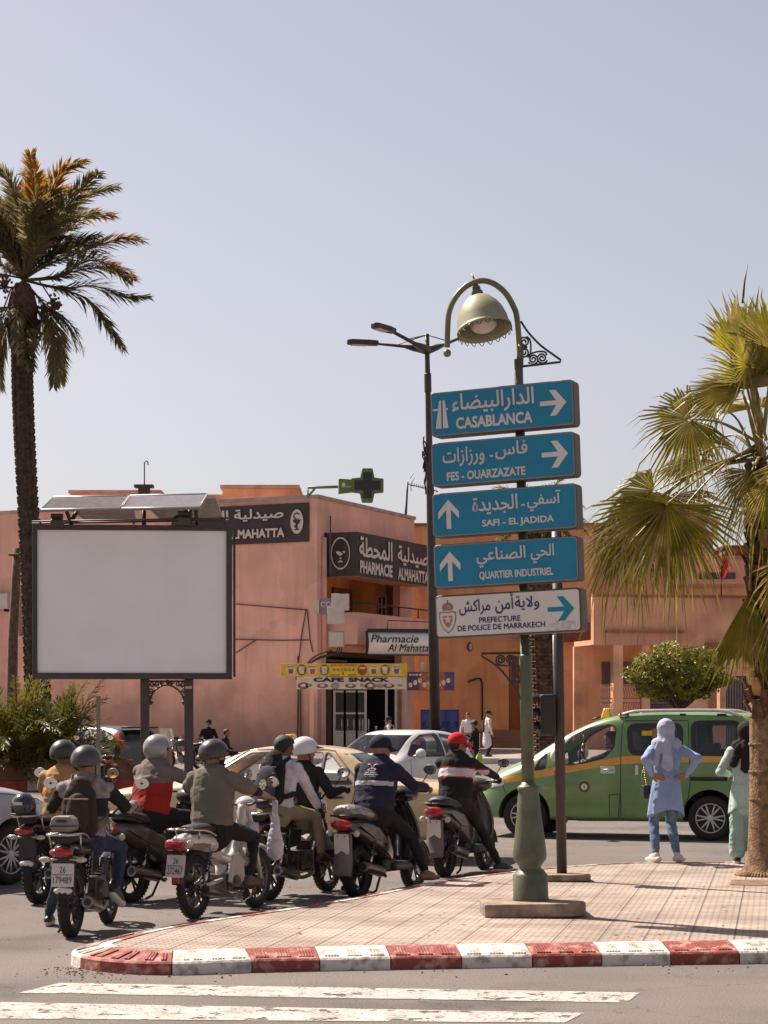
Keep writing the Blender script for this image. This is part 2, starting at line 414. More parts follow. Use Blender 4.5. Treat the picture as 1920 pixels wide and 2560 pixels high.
# -- worn zebra stripes
M_paint = mat('worn_road_paint', (.44, .39, .35), rough=.85, var=.2, vscale=4)
def paint_detail():
    n, l = M_paint.node_tree.nodes, M_paint.node_tree.links
    tc = n.new('ShaderNodeTexCoord'); nz = n.new('ShaderNodeTexNoise'); nz.inputs['Scale'].default_value = 5; nz.inputs['Detail'].default_value = 9; nz.inputs['Roughness'].default_value = .7
    l.new(tc.outputs['Object'], nz.inputs['Vector'])
    vo = n.new('ShaderNodeTexVoronoi'); vo.feature = 'DISTANCE_TO_EDGE'; vo.inputs['Scale'].default_value = 13
    ad = n.new('ShaderNodeVectorMath'); ad.operation = 'MULTIPLY_ADD'; ad.inputs[1].default_value = (.12, .12, .12)
    l.new(nz.outputs[1], ad.inputs[0]); l.new(tc.outputs['Object'], ad.inputs[2]); l.new(ad.outputs[0], vo.inputs['Vector'])
    a = n.new('ShaderNodeMath'); a.operation = 'GREATER_THAN'; a.inputs[1].default_value = .018; l.new(vo.outputs['Distance'], a.inputs[0])
    b_ = n.new('ShaderNodeMath'); b_.operation = 'LESS_THAN'; b_.inputs[1].default_value = .57; l.new(nz.outputs[0], b_.inputs[0])
    c = n.new('ShaderNodeMath'); c.operation = 'MULTIPLY'; l.new(a.outputs[0], c.inputs[0]); l.new(b_.outputs[0], c.inputs[1])
    t = n.new('ShaderNodeBsdfTransparent'); mx = n.new('ShaderNodeMixShader'); l.new(c.outputs[0], mx.inputs[0])
    l.new(t.outputs[0], mx.inputs[1]); l.new(n['Principled BSDF'].outputs[0], mx.inputs[2]); l.new(mx.outputs[0], n['Material Output'].inputs[0])
paint_detail()
zs = MB()
for q in ([(46, 2482), (1568, 2506), (1599, 2481), (150, 2457)], [(-160, 2545), (1412, 2556), (1460, 2532), (-60, 2504)], [(-700, 2640), (1250, 2640), (1330, 2600), (-600, 2590)]):
    zs.add([G(x, y, .004) for x, y in q], [(0, 1, 2, 3)])
tag(zs.build('crosswalk_stripes', M_paint), kind='structure')
# -- far pavement along the buildings, its kerb
M_fp = mat('far_pavement', (.3, .235, .2), rough=.9, var=.15, vscale=1.)
fp = MB(); fp.add([(-60, 78, 0), (60, 78, 0), (60, 130, 0), (-60, 130, 0), (-60, 78, .16), (60, 78, .16), (60, 130, .16), (-60, 130, .16)], [(4, 5, 6, 7), (0, 1, 5, 4), (0, 4, 7, 3), (1, 2, 6, 5)])
tag(fp.build('far_pavement', M_fp), kind='structure')
M_wk = mat('far_kerb_white', (.62, .57, .52), var=.15, vscale=2)
tag(MB().box((0, 77.85, .1), (120, .3, .2)).build('far_kerb', M_wk), kind='structure')

# ================================================================== BUILDINGS
def plaster(name, col, stain=None, h=3.0, var=.14):
    m = mat(name, col, rough=.92, var=var, vscale=.55, bump=.25, bscale=30, spec=.2, detail=7, ramp=(.3, .7))
    n, l = m.node_tree.nodes, m.node_tree.links; src = n[m['_src']]; b = n['Principled BSDF']
    tc = n.new('ShaderNodeTexCoord')
    mp = n.new('ShaderNodeMapping'); mp.inputs['Scale'].default_value = (2.2, 2.2, .18); l.new(tc.outputs['Object'], mp.inputs[0])
    st = n.new('ShaderNodeTexNoise'); st.inputs['Scale'].default_value = 1.4; st.inputs['Detail'].default_value = 6; l.new(mp.outputs[0], st.inputs['Vector'])
    sr = n.new('ShaderNodeMapRange'); sr.inputs[1].default_value = .5; sr.inputs[2].default_value = .8; sr.inputs[3].default_value = 1; sr.inputs[4].default_value = .72; l.new(st.outputs[0], sr.inputs[0])
    mx = n.new('ShaderNodeMixRGB'); mx.blend_type = 'MULTIPLY'; mx.inputs[0].default_value = .8
    l.new(src.outputs[0], mx.inputs[1]); l.new(sr.outputs[0], mx.inputs[2]); cur = mx
    pn = n.new('ShaderNodeTexNoise'); pn.inputs['Scale'].default_value = .33; pn.inputs['Detail'].default_value = 8; pn.inputs['Roughness'].default_value = .45; l.new(tc.outputs['Object'], pn.inputs['Vector'])
    for lo, hi, v in ((.555, .562, .9), (.4, .393, .93)):      # repaired patches of render with ragged edges
        pr_ = n.new('ShaderNodeMapRange'); pr_.inputs[1].default_value = lo; pr_.inputs[2].default_value = hi; pr_.inputs[3].default_value = 1; pr_.inputs[4].default_value = v; l.new(pn.outputs[0], pr_.inputs[0])
        m4 = n.new('ShaderNodeMixRGB'); m4.blend_type = 'MULTIPLY'; m4.inputs[0].default_value = 1; l.new(cur.outputs[0], m4.inputs[1]); l.new(pr_.outputs[0], m4.inputs[2]); cur = m4
    if stain:                                       # soot and damp rising from the pavement
        sx = n.new('ShaderNodeSeparateXYZ'); l.new(tc.outputs['Object'], sx.inputs[0])
        nz = n.new('ShaderNodeTexNoise'); nz.inputs['Scale'].default_value = .7; nz.inputs['Detail'].default_value = 5; l.new(tc.outputs['Object'], nz.inputs['Vector'])
        a = n.new('ShaderNodeMath'); a.operation = 'MULTIPLY_ADD'; a.inputs[1].default_value = -4.5; l.new(nz.outputs[0], a.inputs[0]); l.new(sx.outputs[2], a.inputs[2])
        r = n.new('ShaderNodeMapRange'); r.inputs[1].default_value = h - 3.8; r.inputs[2].default_value = h - 2.; r.inputs[3].default_value = .6; r.inputs[4].default_value = 0; l.new(a.outputs[0], r.inputs[0])
        m2 = n.new('ShaderNodeMixRGB'); m2.inputs[2].default_value = (*stain, 1); l.new(r.outputs[0], m2.inputs[0]); l.new(cur.outputs[0], m2.inputs[1]); cur = m2
    l.new(cur.outputs[0], b.inputs['Base Color']); return m
class Facade:
    """vertical wall plane: o at the ground, u along the wall (to the right as seen from outside), n outwards"""
    def __init__(s, a, b):
        a, b = Vector((a[0], a[1], 0)), Vector((b[0], b[1], 0)); s.o = a; s.u = (b - a).normalized(); s.L = (b - a).length
        s.n = Vector((s.u.y, -s.u.x, 0)); s.M = Matrix((s.u, -s.n, Vector((0, 0, 1)))).transposed()
    def px(s, px, py, d=0.):
        c = Vector((0, 0, CAMH)); r = Vector(((px - CX) / F, 1, -(py - HY) / F)); o = s.o + s.n * d
        t = (o - c).dot(s.n) / r.dot(s.n); p = c + r * t - s.o; return p.dot(s.u), p.z
    def at(s, u, z, d=0.): return s.o + s.u * u + s.n * d + Vector((0, 0, z))
    def box(s, mb, u0, u1, z0, z1, d0, d1, mi=0):
        return mb.box(s.at((u0 + u1) / 2, (z0 + z1) / 2, (d0 + d1) / 2), (abs(u1 - u0), abs(d1 - d0), abs(z1 - z0)), s.M, mi)
    def wall(s, mb, u0, u1, z0, z1, holes=(), th=.3, mi=0, d=0.):
        us = sorted({u0, u1} | {min(max(h[k], u0), u1) for h in holes for k in (0, 1)})
        for a, b in zip(us[:-1], us[1:]):
            m_ = (a + b) / 2; cuts = sorted((h[2], h[3]) for h in holes if h[0] < m_ < h[1]); z = z0
            for c0, c1 in cuts:
                if c0 > z: s.box(mb, a, b, z, c0, d - th, d, mi)
                z = max(z, c1)
            if z < z1: s.box(mb, a, b, z, z1, d - th, d, mi)
        return mb
    def rect(s, x0, y0, x1, y1, d=0.):               # pixel rectangle -> u0, u1, z0, z1
        a, b = s.px(x0, y1, d), s.px(x1, y0, d); return a[0], b[0], a[1], b[1]

M_pink = plaster('pink_plaster', (.74, .42, .33), stain=(.24, .15, .115), h=3.0)
M_pink2 = plaster('pink_plaster_clean', (.74, .42, .33))
M_orange = plaster('orange_plaster', (.7, .36, .15))
M_terr = plaster('terracotta_plaster', (.66, .36, .22), var=.3)
M_mauve = plaster('mauve_plaster', (.3, .13, .1))
M_dark = mat('painted_dark_interior', (.012, .009, .008), rough=.5, var=.3)
M_alu = mat('pale_aluminium', (.5, .47, .44), rough=.4, metal=.3, var=.05)
M_wglass = mat('dark_window_glass', (.02, .018, .017), rough=.08, var=.3, vscale=1.)
M_iron = mat('dark_iron', (.035, .026, .022), rough=.5, metal=.3, var=.15)
M_conc = mat('concrete_cap', (.38, .3, .25), rough=.9, var=.2, vscale=2)

C0 = Vector((-2.71, 91)); UL = Vector((-.882, .472)); UR = Vector((.365, .931))
fl = Facade(C0 + UL * 34, C0); fr = Facade(C0, C0 + UR * 11.2)
TOP = 10.48
pb = thing('pharmacy_building', 'two storey pink plastered corner building above the cafe and pharmacy', 'building', (C0.x, C0.y, 0))
def bpart(mb, name, m, parent, lab=None, bevel=0., sharp=None):
    o = mb.build(name, m, None, bevel=bevel, sharp=sharp); o.parent = parent
    o.matrix_parent_inverse = Matrix.Translation(-Vector(parent.location)) if parent.rotation_euler.z == 0 else parent.matrix_basis.inverted()
    if lab: o['label'] = lab
    return o
mb = MB(); wl_ = fl.rect(46, 1470, 78, 1590)
fl.wall(mb, 0, fl.L, 0, TOP, [wl_], th=.35)
bpart(mb, 'side_wall', M_pink, pb)
mb = MB()                                            # right side: ground floor recess, upper loggia behind the balcony
BZ0, BZ1 = 4.55, 5.85                                # balcony band
BAN0, BAN1 = 7.35, 9.1
holes = [(.9, 9.6, 0, 4.3), (1.0, 9.4, BZ0 + .2, BAN0 + .2)]
fr.wall(mb, 0.02, fr.L, 0, TOP, holes, th=.35)
mb.prism([(p.x, p.y) for p in (C0 + UL * 33.5 + UR * .4, C0 + UL * .4 + UR * .4, C0 + UL * .4 + UR * 10.8, C0 + UL * 33.5 + UR * 10.8)], (0, 0, 0), (1, 0, 0), (0, 1, 0), TOP - .5, TOP - .3)
bpart(mb, 'corner_wall', M_pink2, pb)
mb = MB(); fr.wall(mb, 0.4, 10.6, 0, 8.2, [], th=.2, d=-2.6); fr.box(mb, .4, 10.4, 4.3, 4.5, -2.6, -.36); fr.box(mb, .36, .56, 0, 8, -2.6, -.36); fr.box(mb, 9.9, 10.2, 0, 8.2, -2.59, -.36)
bpart(mb, 'loggia_wall', M_orange, pb)
mb = MB(); fl.box(mb, -.1, fl.L + .08, TOP, TOP + .14, -.4, .08); fr.box(mb, .1, fr.L, TOP, TOP + .14, -.4, .08)
bpart(mb, 'roof_coping', M_conc, pb)
# projecting balcony and canopy box, the same plan: a face parallel to the side wall and a long face along the street
PJ = 1.45
mb = MB()
fr.box(mb, .75, 10.4, BZ0, BZ0 + .16, -.3, PJ); fr.box(mb, .75, 10.4, BZ0 + .16, BZ1, PJ - .14, PJ); fr.box(mb, .75, .89, BZ0 + .16, BZ1, 0, PJ - .14); fr.box(mb, 10.26, 10.4, BZ0 + .16, BZ1, 0, PJ - .14)
bpart(mb, 'balcony', M_pink2, pb)
mb = MB(); fr.box(mb, .75, 10.6, BAN0 + .05, BAN1 - .05, -.3, PJ)
bpart(mb, 'canopy', M_pink2, pb)
mb = MB()
for u in (.85, 3.2, 5.6, 8., 10.3): mb.tube([fr.at(u, BZ1, PJ - .07), fr.at(u, BZ1 + .42, PJ - .07)], .025)
mb.tube([fr.at(.85, BZ1 + .42, 0), fr.at(.85, BZ1 + .42, PJ - .07), fr.at(10.3, BZ1 + .42, PJ - .07)], .03)
bpart(mb, 'balcony_railing', M_iron, pb)
def window(fc, u0, u1, z0, z1, d, parent, frame=M_alu, gl=M_wglass, nx=2, nz=2, name='window'):
    mb = MB(); t = .07
    for a in [u0 + (u1 - u0) * i / nx for i in range(nx + 1)]: fc.box(mb, a - t / 2, a + t / 2, z0, z1, d, d + .06)
    for z in [z0 + (z1 - z0) * i / nz for i in range(nz + 1)]: fc.box(mb, u0, u1, z - t / 2, z + t / 2, d + .002, d + .057)
    o = bpart(mb, name, frame, parent)
    g_ = MB(); fc.box(g_, u0, u1, z0, z1, d + .02, d + .035)
    p = g_.build('pane', gl); p.parent = o; p.matrix_parent_inverse = o.matrix_parent_inverse.copy(); 
    p.matrix_parent_inverse = (o.matrix_parent_inverse.copy()) if False else Matrix.Translation(-Vector(parent.location)) @ Matrix.Translation(Vector(parent.location))
    return o
window(fl, wl_[0], wl_[1], wl_[2], wl_[3], -.3, pb, nx=1, nz=3)
fe = Facade(Vector(fr.at(9.9, 0, -2.6)[:2]), Vector(fr.at(9.9, 0, 0)[:2]))
u0, u1, z0, z1 = fe.rect(946, 1490, 966, 1574)
window(fe, u0, u1, z0, z1, .0, pb, nx=2, nz=3)
mb = MB(); fe.box(mb, u1, u1 + .45, z0, z1 + .9, .0, .03); bpart(mb, 'window_reveal', mat('reveal_brown', (.2, .08, .03)), pb)
mb = MB(); fr.box(mb, 7.7, 9.85, 4.7, 7.3, -2.59, -2.5); bpart(mb, 'shutter_door', mat('brown_shutter', (.2, .085, .035), var=.2), pb)
mb = MB(); fe.box(mb, u0 - .05, u1, z1, z1 + .9, .0, .08); bpart(mb, 'roller_shutter', mat('ochre_shutter', (.4, .24, .1)), pb)
# drain pipe at the corner
mb = MB(); p0 = fr.at(.42, 0, .12)
mb.tube([p0 + Vector((0, 0, 4.0)), p0 + Vector((0, 0, 8.9))], .11, 10); mb.tube([p0 + Vector((.02, -.02, 6.0)), p0 + Vector((.02, -.02, 6.3))], .14, 10); mb.tube([p0 + Vector((-.25, -.05, 8.2)), p0 + Vector((-.25, -.05, 4.4))], .05, 8)
bpart(mb, 'drain_pipe', M_pink2, pb)
# cafe front under the balcony: glazed aluminium doors in a dark recess, facing the camera
fc = Facade((G(838, 1890).x * .0 + P(838, 0, 92.4).x, 92.4), (P(1100, 0, 92.4).x, 92.4))
mb = MB(); mb.box(fr.at(5, 2.1, -3.2), (9, .2, 4.2), fr.M); fr.box(mb, 9.5, 9.8, 0, 4.25, -2.58, -.37); fr.box(mb, .58, 9.5, 4.1, 4.28, -2.58, -.37); fr.box(mb, .58, 9.5, .2, 4.0, -2.58, -2.5); bpart(mb, 'shop_interior', M_dark, pb)  # linings painted near-black to stand for the darkness inside the shop
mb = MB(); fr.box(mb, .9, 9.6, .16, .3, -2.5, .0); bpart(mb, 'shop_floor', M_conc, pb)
def shopdoor(x0, x1, d, name='glass_door', n=1):
    u0, u1, z0, z1 = fc.rect(x0, 1726, x1, 1888, d); z0 = .2
    mb = MB(); t = .09
    for k in range(n + 1):
        u = u0 + (u1 - u0) * k / n; fc.box(mb, u - t / 2, u + t / 2, z0, z1, d, d + .08)
    for z in (z0, z0 + .75, z0 + 1.5, z1 - .08): fc.box(mb, u0, u1, z, z + .07, d + .003, d + .077)
    for k in range(8):
        u = u0 + (u1 - u0) * (k + .5) / 8; fc.box(mb, u - .025, u + .025, z0 + .05, z0 + .74, d + .02, d + .06)
    o = bpart(mb, name, M_alu, pb)
    g_ = MB(); fc.box(g_, u0, u1, z0, z1, d + .03, d + .045); p = g_.build('pane', M_wglass); p.parent = o
    h_ = MB()
    for sgn_ in (-.12, .12): h_.tube([fc.at(u1 + sgn_, 1.0, d + .14), fc.at(u1 + sgn_, 1.5, d + .14)], .03)
    h = h_.build('handle', M_alu); h.parent = o
for a, b in ((836, 862), (862, 892), (892, 914)): shopdoor(a, b, 0.)
mb = MB()
for x in (966, 990, 1014): u = fc.px(x, 1800, -.3)[0]; fc.box(mb, u - .05, u + .05, .2, 3.05, -.34, -.26)
bpart(mb, 'shop_post', M_alu, pb)
mb = MB(); u0, u1, z0, z1 = fc.rect(785, 1716, 828, 1889, .3); fc.box(mb, u0, u1, .16, z1, -.3, .3)
bpart(mb, 'shop_pillar', plaster('brown_pillar', (.1, .06, .045)), pb)
mb = MB()                                            # roof pens behind the parapet
for x0, x1, yt, D in ((176, 400, 1232, 112), (400, 560, 1236, 113), (556, 745, 1219, 108)):
    a, b = P(x0, yt, D), P(x1, yt, D); mb.box(((a.x + b.x) / 2, D + 3, (a.z + 8.5) / 2), (b.x - a.x, 6, a.z - 8.5)); 
bpart(mb, 'roof_room', M_terr, pb)
mb = MB()
for x0, x1, yt, D in ((172, 404, 1230, 112), (551, 749, 1217, 108)):
    a, b = P(x0, yt, D), P(x1, yt, D); mb.box(((a.x + b.x) / 2, D + 3, a.z), (b.x - a.x, 6.4, .16))
bpart(mb, 'roof_slab', M_conc, pb)
mb = MB(); D = 111
for x, y0, y1, w in ((363, 1212, 1232, .5), ):
    a = P(337, 1216, D); b = P(384, 1211, D); mb.box(((a.x + b.x) / 2, D, a.z), (b.x - a.x, .7, .14)); mb.box(((a.x + b.x) / 2, D, a.z - .25), ((b.x - a.x) * .6, .5, .36))
q = P(361, 1215, D); mb.tube([q, P(361, 1160, D), P(362, 1155, D), P(366, 1152, D), P(370, 1156, D), P(370, 1163, D)], .03, 6)
bpart(mb, 'roof_chimney', M_iron, pb)
mb = MB()                                            # loose wires on the walls
def fpt(f, x, y, d): a = f.px(x, y, d); return f.at(a[0], a[1], d)
for pts in ([(585, 1598), (700, 1601), (772, 1600)], [(765, 1525), (755, 1580), (748, 1640), (740, 1700)], [(768, 1525), (775, 1600), (782, 1630)], [(590, 1632), (640, 1600)], [(590, 1510), (768, 1525)]):
    mb.tube([fpt(fl, x, y, .05) for x, y in pts], .022, 5)
for pts in ([(745, 1640), (745, 1760), (743, 1890)], [(752, 1860), (752, 1700), (765, 1665), (790, 1640), (830, 1625)], [(826, 1290), (826, 1440)]):
    mb.tube(bez([fpt(fl, x, y, .08) for x, y in pts], 6), .032, 6)
bpart(mb, 'wall_cables', mat('cable_brown', (.09, .05, .04), rough=.7), pb)

# -- banners, boxes and shop signs on that building
M_ban = mat('grey_banner', (.05, .037, .034), rough=.75, var=.1, vscale=1.5, bump=.35, bscale=3)
M_let = mat('cream_lettering', (.62, .54, .49), rough=.7, var=.05)
def ring(mb, o, u, v, w, c, ru, rv, th, n=40, mi=1, dz=.02):
    o = Vector(o) + w * dz; vs = []
    for k in range(n):
        t = 2 * math.pi * k / n
        for q in (1, 1 - th): vs.append(o + u * (c[0] + ru * q * math.cos(t)) + v * (c[1] + rv * q * math.sin(t)))
    mb.add(vs, [(2 * k, 2 * k + 1, 2 * ((k + 1) % n) + 1, 2 * ((k + 1) % n))[::-1] for k in range(n)], mi)
def disc(mb, o, u, v, w, c, ru, rv, mi=1, dz=.02, n=32):
    o = Vector(o) + w * dz
    mb.add([o + u * (c[0] + ru * math.cos(2 * math.pi * k / n)) + v * (c[1] + rv * math.sin(2 * math.pi * k / n)) for k in range(n)], [tuple(range(n))], mi)
def flatpoly(mb, o, u, v, w, pts, mi=1, dz=.02):
    o = Vector(o) + w * dz; P3 = [Vector((a, b, 0)) for a, b in pts]
    if area(pts) < 0: P3 = P3[::-1]
    tr = mgeo.tessellate_polygon([P3]); fs = []
    for t in tr:
        a, b, c = (P3[i] for i in t); fs.append(t if (b - a).cross(c - a).z > 0 else t[::-1])
    mb.add([o + u * p.x + v * p.y for p in P3], fs, mi)
def stroke(mb, o, u, v, w, pts, wd, mi=1, dz=.02):
    pts = [Vector((a, b)) for a, b in pts]; L, Rr = [], []
    for i, p in enumerate(pts):
        d = (pts[min(i + 1, len(pts) - 1)] - pts[max(i - 1, 0)]).normalized(); n = Vector((-d.y, d.x)) * wd / 2
        L.append(p + n); Rr.append(p - n)
    o = Vector(o) + w * dz; n_ = len(pts)
    mb.add([o + u * p.x + v * p.y for p in L + Rr], [(n_ + i, n_ + i + 1, i + 1, i) for i in range(n_ - 1)], mi)
def chalice(mb, o, u, v, w, c, s, mi, dz, snake):
    f = lambda pts: [(c[0] + a * s, c[1] + b * s) for a, b in pts]
    flatpoly(mb, o, u, v, w, f([(-.5, .28), (.5, .28), (.36, .02), (.1, -.12), (.1, -.6), (.32, -.78), (-.32, -.78), (-.1, -.6), (-.1, -.12), (-.36, .02)]), mi, dz)
    pts = [(.3, .8), (.05, .95), (-.28, .8), (-.3, .5), (.05, .25), (.3, 0), (.05, -.2), (-.22, -.4), (.1, -.6)]
    stroke(mb, o, u, v, w, f([(p.x, p.y) for p in bez([(a, b, 0) for a, b in pts], 5)]), .13 * s, snake, dz + .004)
def banner_board(name, label, cat, fcd, x0, y0, x1, y1, d, wob=.03, nu=24, nv=8):
    a0, a1 = fcd.px(x0, y1, d)[0], fcd.px(x1, y1, d)[0]; z0, z1 = fcd.px((x0 + x1) / 2, y1, d)[1], fcd.px((x0 + x1) / 2, y0, d)[1]
    return a0, a1, z0, z1
# upper banner on the side wall
u0 = fl.px(430, 1300, .06)[0]; u1, zt = fl.px(773, 1256, .06); zb = fl.px(773, 1354, .06)[1]
bt = thing('wall_banner', 'dark grey cloth banner with oval emblem high on the pink side wall', 'banner', fl.at((u0 + u1) / 2, zb, .06))
mb = MB(); vs = []; NU, NV = 30, 8
for i in range(NU + 1):
    for j in range(NV + 1):
        vs.append(fl.at(u0 + (u1 - u0) * i / NU, zb + (zt - zb) * j / NV, .07 + .035 * math.sin(i * .9 + j * .35) * math.sin(math.pi * j / NV)))
mb.add(vs, [(i * (NV + 1) + j, (i + 1) * (NV + 1) + j, (i + 1) * (NV + 1) + j + 1, i * (NV + 1) + j + 1) for i in range(NU) for j in range(NV)], 0, True)
bpart(mb, 'cloth', M_ban, bt)
mb = MB(); fo, fu, fv, fw = fl.at(0, 0, .13), fl.u, Vector((0, 0, 1)), fl.n
H_ = zt - zb
def fx(x): return fl.px(x, 1300, .13)[0]
lettering(mb, arabic('صيدلية المحطة'), fo, fu, fv, (fx(452), fx(709), zb + H_ * .58, zb + H_ * .9), 0, bold=.03)
lettering(mb, 'PHARMACIE ALMAHATTA', fo, fu, fv, (fx(430), fx(711), zb + H_ * .14, zb + H_ * .38), 0, bold=.05)
cx_ = fx(742); disc(mb, fo, fu, fv, fw, (cx_, zb + H_ * .52), .3, .5, 0, 0)
chalice(mb, fo, fu, fv, fw, (cx_, zb + H_ * .5), .4, 1, .02, 1)
bpart(mb, 'lettering', [M_let, M_ban], bt)
# banner wrapped round the canopy box
ct = thing('canopy_banner', 'dark grey pharmacy banner wrapped round the canopy above the balcony', 'banner', fr.at(1, BAN0, PJ))
fs_ = Facade(Vector(fr.at(.75, 0, 0)[:2]), Vector(fr.at(.75, 0, PJ)[:2]))
mb = MB()
for f, a, b in ((fs_, -.1, PJ + .03), (fr, .72, 10.7)):
    NU = 26; vs = []; d0 = .03 if f is fs_ else PJ + .03
    for i in range(NU + 1):
        for j in range(9):
            vs.append(f.at(a + (b - a) * i / NU, BAN0 - .02 + (BAN1 - BAN0 + .04) * j / 8, d0 + .03 * math.sin(i * 1.1 + j * .5) * math.sin(math.pi * i / NU)))
    mb.add(vs, [(i * 9 + j, (i + 1) * 9 + j, (i + 1) * 9 + j + 1, i * 9 + j + 1) for i in range(NU) for j in range(8)], 0, True)
bpart(mb, 'cloth', M_ban, ct)
mb = MB(); Z = Vector((0, 0, 1)); HB = BAN1 - BAN0
o1 = fs_.at(0, 0, .08); ring(mb, o1, fs_.u, Z, fs_.n, (.74, BAN0 + HB * .52), .42, .66, .09, mi=0, dz=0); chalice(mb, o1, fs_.u, Z, fs_.n, (.74, BAN0 + HB * .5), .42, 0, .0, 1)
o2 = fr.at(0, 0, PJ + .08)
uu = lambda x: fr.px(x, 1400, PJ + .08)[0]
lettering(mb, arabic('صيدلية'), o2, fr.u, Z, (uu(994), uu(1070), BAN0 + HB * .40, BAN0 + HB * .88), 0, bold=.03)
lettering(mb, arabic('المحطة'), o2, fr.u, Z, (uu(898), uu(981), BAN0 + HB * .44, BAN0 + HB * .92), 0, bold=.03)
lettering(mb, 'PHARMACIE', o2, fr.u, Z, (uu(900), uu(981), BAN0 + HB * .06, BAN0 + HB * .36), 0, bold=.05)
lettering(mb, 'ALMAHATTA', o2, fr.u, Z, (uu(995), uu(1070), BAN0 + HB * .04, BAN0 + HB * .34), 0, bold=.05)
bpart(mb, 'lettering', [M_let, M_ban], ct)
# curved light box on the balcony
lf = Facade((P(900, 0, 91.2).x, 91.2), (P(1100, 0, 91.9).x, 91.9)); LJ = 0.
lt = thing('light_box_sign', 'white curved light box with black script lettering on the balcony', 'sign', lf.at(1, BZ0, LJ))
xs = (921, 1076); ua, ub = lf.px(xs[0], 1610, LJ + .3)[0], lf.px(xs[1], 1610, LJ + .3)[0]
za, zb_ = lf.px(1000, 1635, LJ + .3)[1], lf.px(1000, 1579, LJ + .3)[1]
hh = zb_ - za; arc = [(.05, 0)] + [(.05 + .33 * math.sin(math.pi * k / 10), hh * k / 10) for k in range(11)] + [(.05, hh)]
mb = MB(); vs = [lf.at(u, za + z, LJ + d) for u in (ua, ub) for d, z in arc]; n_ = len(arc)
mb.add(vs, [(i, n_ + i, n_ + i + 1, i + 1) for i in range(n_ - 1)], 0, True)
bpart(mb, 'face', mat('light_box_white', (.85, .8, .75), rough=.7, var=.03), lt)
mb = MB()
for u, s_ in ((ua, -1), (ub, 1)):
    mb.add([lf.at(u + s_ * k * .06, za - .04 + z * 1.07, LJ + .02 + d * 1.07) for k in (0, 1) for d, z in arc], [tuple(range(n_)), tuple(range(n_, 2 * n_))] + [(i, i + 1, n_ + i + 1, n_ + i) for i in range(n_ - 1)])
lf.box(mb, ua, ub, za + hh, za + hh + .12, LJ + .01, LJ + .22); lf.box(mb, ua, ub, za - .06, za - .01, LJ + .01, LJ + .2)
mb.tube([lf.at(ua + .8, za + hh + .1, LJ + .3), lf.at(ua + .8, za + hh + .45, LJ + .3), lf.at(ub, za + hh + .4, LJ + .3)], .02, 5)
bpart(mb, 'casing', M_iron, lt)
mb = MB(); oo = lf.at(0, 0, LJ + .4); M_ink = mat('black_ink', (.02, .012, .01), var=0)
wb_ = ub - ua
lettering(mb, 'Pharmacie', oo, lf.u, Z, (ua + wb_ * .03, ua + wb_ * .8, za + hh * .5, za + hh * .86), 0, shear=.25, bold=.012)
lettering(mb, 'Al Mahatta', oo, lf.u, Z, (ua + wb_ * .3, ua + wb_ * .96, za + hh * .1, za + hh * .45), 0, shear=.25, bold=.012)
bpart(mb, 'lettering', M_ink, lt)
# green cross
D = 90.6
gt = thing('pharmacy_cross', 'green pharmacy cross on an arm above the roof corner', 'sign', P(770, 1245, D))
mb = MB(); a = P(770, 1245, D); b = P(770, 1219, D); c = P(845, 1217, D)
mb.tube([a, b, c], .06, 6); mb.tube([P(772, 1240, D), P(788, 1220, D)], .05, 6)
bpart(mb, 'bracket', mat('grey_green_metal', (.2, .2, .12), rough=.5), gt)
gx = lambda x: (x - 918) * D / F; gz = lambda y: (1214 - y) * D / F
def cross(k): return [(a * k, b * k) for a, b in [(-.3, 1), (.3, 1), (.42, .46), (.95, .4), (.95, -.4), (.42, -.46), (.3, -1), (-.3, -1), (-.42, -.46), (-.95, -.4), (-.95, .4), (-.42, .46)]]
o = P(918, 1214, D); Xv = Vector((1, .12, 0)).normalized(); nv = Xv.cross(Z)
mb = MB(); mb.prism([(x * .69, z * .69) for x, z in cross(1)], o, Xv, Z, -.14, .14)
mb.prism([(gx(846), gz(1198)), (gx(890), gz(1200)), (gx(890), gz(1230)), (gx(846), gz(1236))], o, Xv, Z, -.12, .12)
bpart(mb, 'cross_case', mat('pharmacy_green', (.1, .16, .04), rough=.45, var=.1), gt, bevel=.02)
mb = MB(); mb.prism([(x * .57, z * .57) for x, z in [(-.3, .92), (.3, .92), (.3, .34), (.92, .34), (.92, -.34), (.3, -.34), (.3, -.92), (-.3, -.92), (-.3, -.34), (-.92, -.34), (-.92, .34), (-.3, .34)]], o, Xv, Z, .145, .165)
bpart(mb, 'lamp_panel', mat('dark_led_panel', (.025, .016, .018), rough=.4, var=.3, vscale=40), gt)
mb = MB(); oo = o + nv * .13
disc(mb, oo, Xv, Z, nv, (gx(858), gz(1213)), .07, .09, 0, .0); lettering(mb, 'pharmacie', oo, Xv, Z, (gx(853), gx(876), gz(1222), gz(1214)), 0, bold=.02)
bpart(mb, 'lettering', M_let, gt)
mb = MB()
for ang in (0, 90, 180, 270): pass
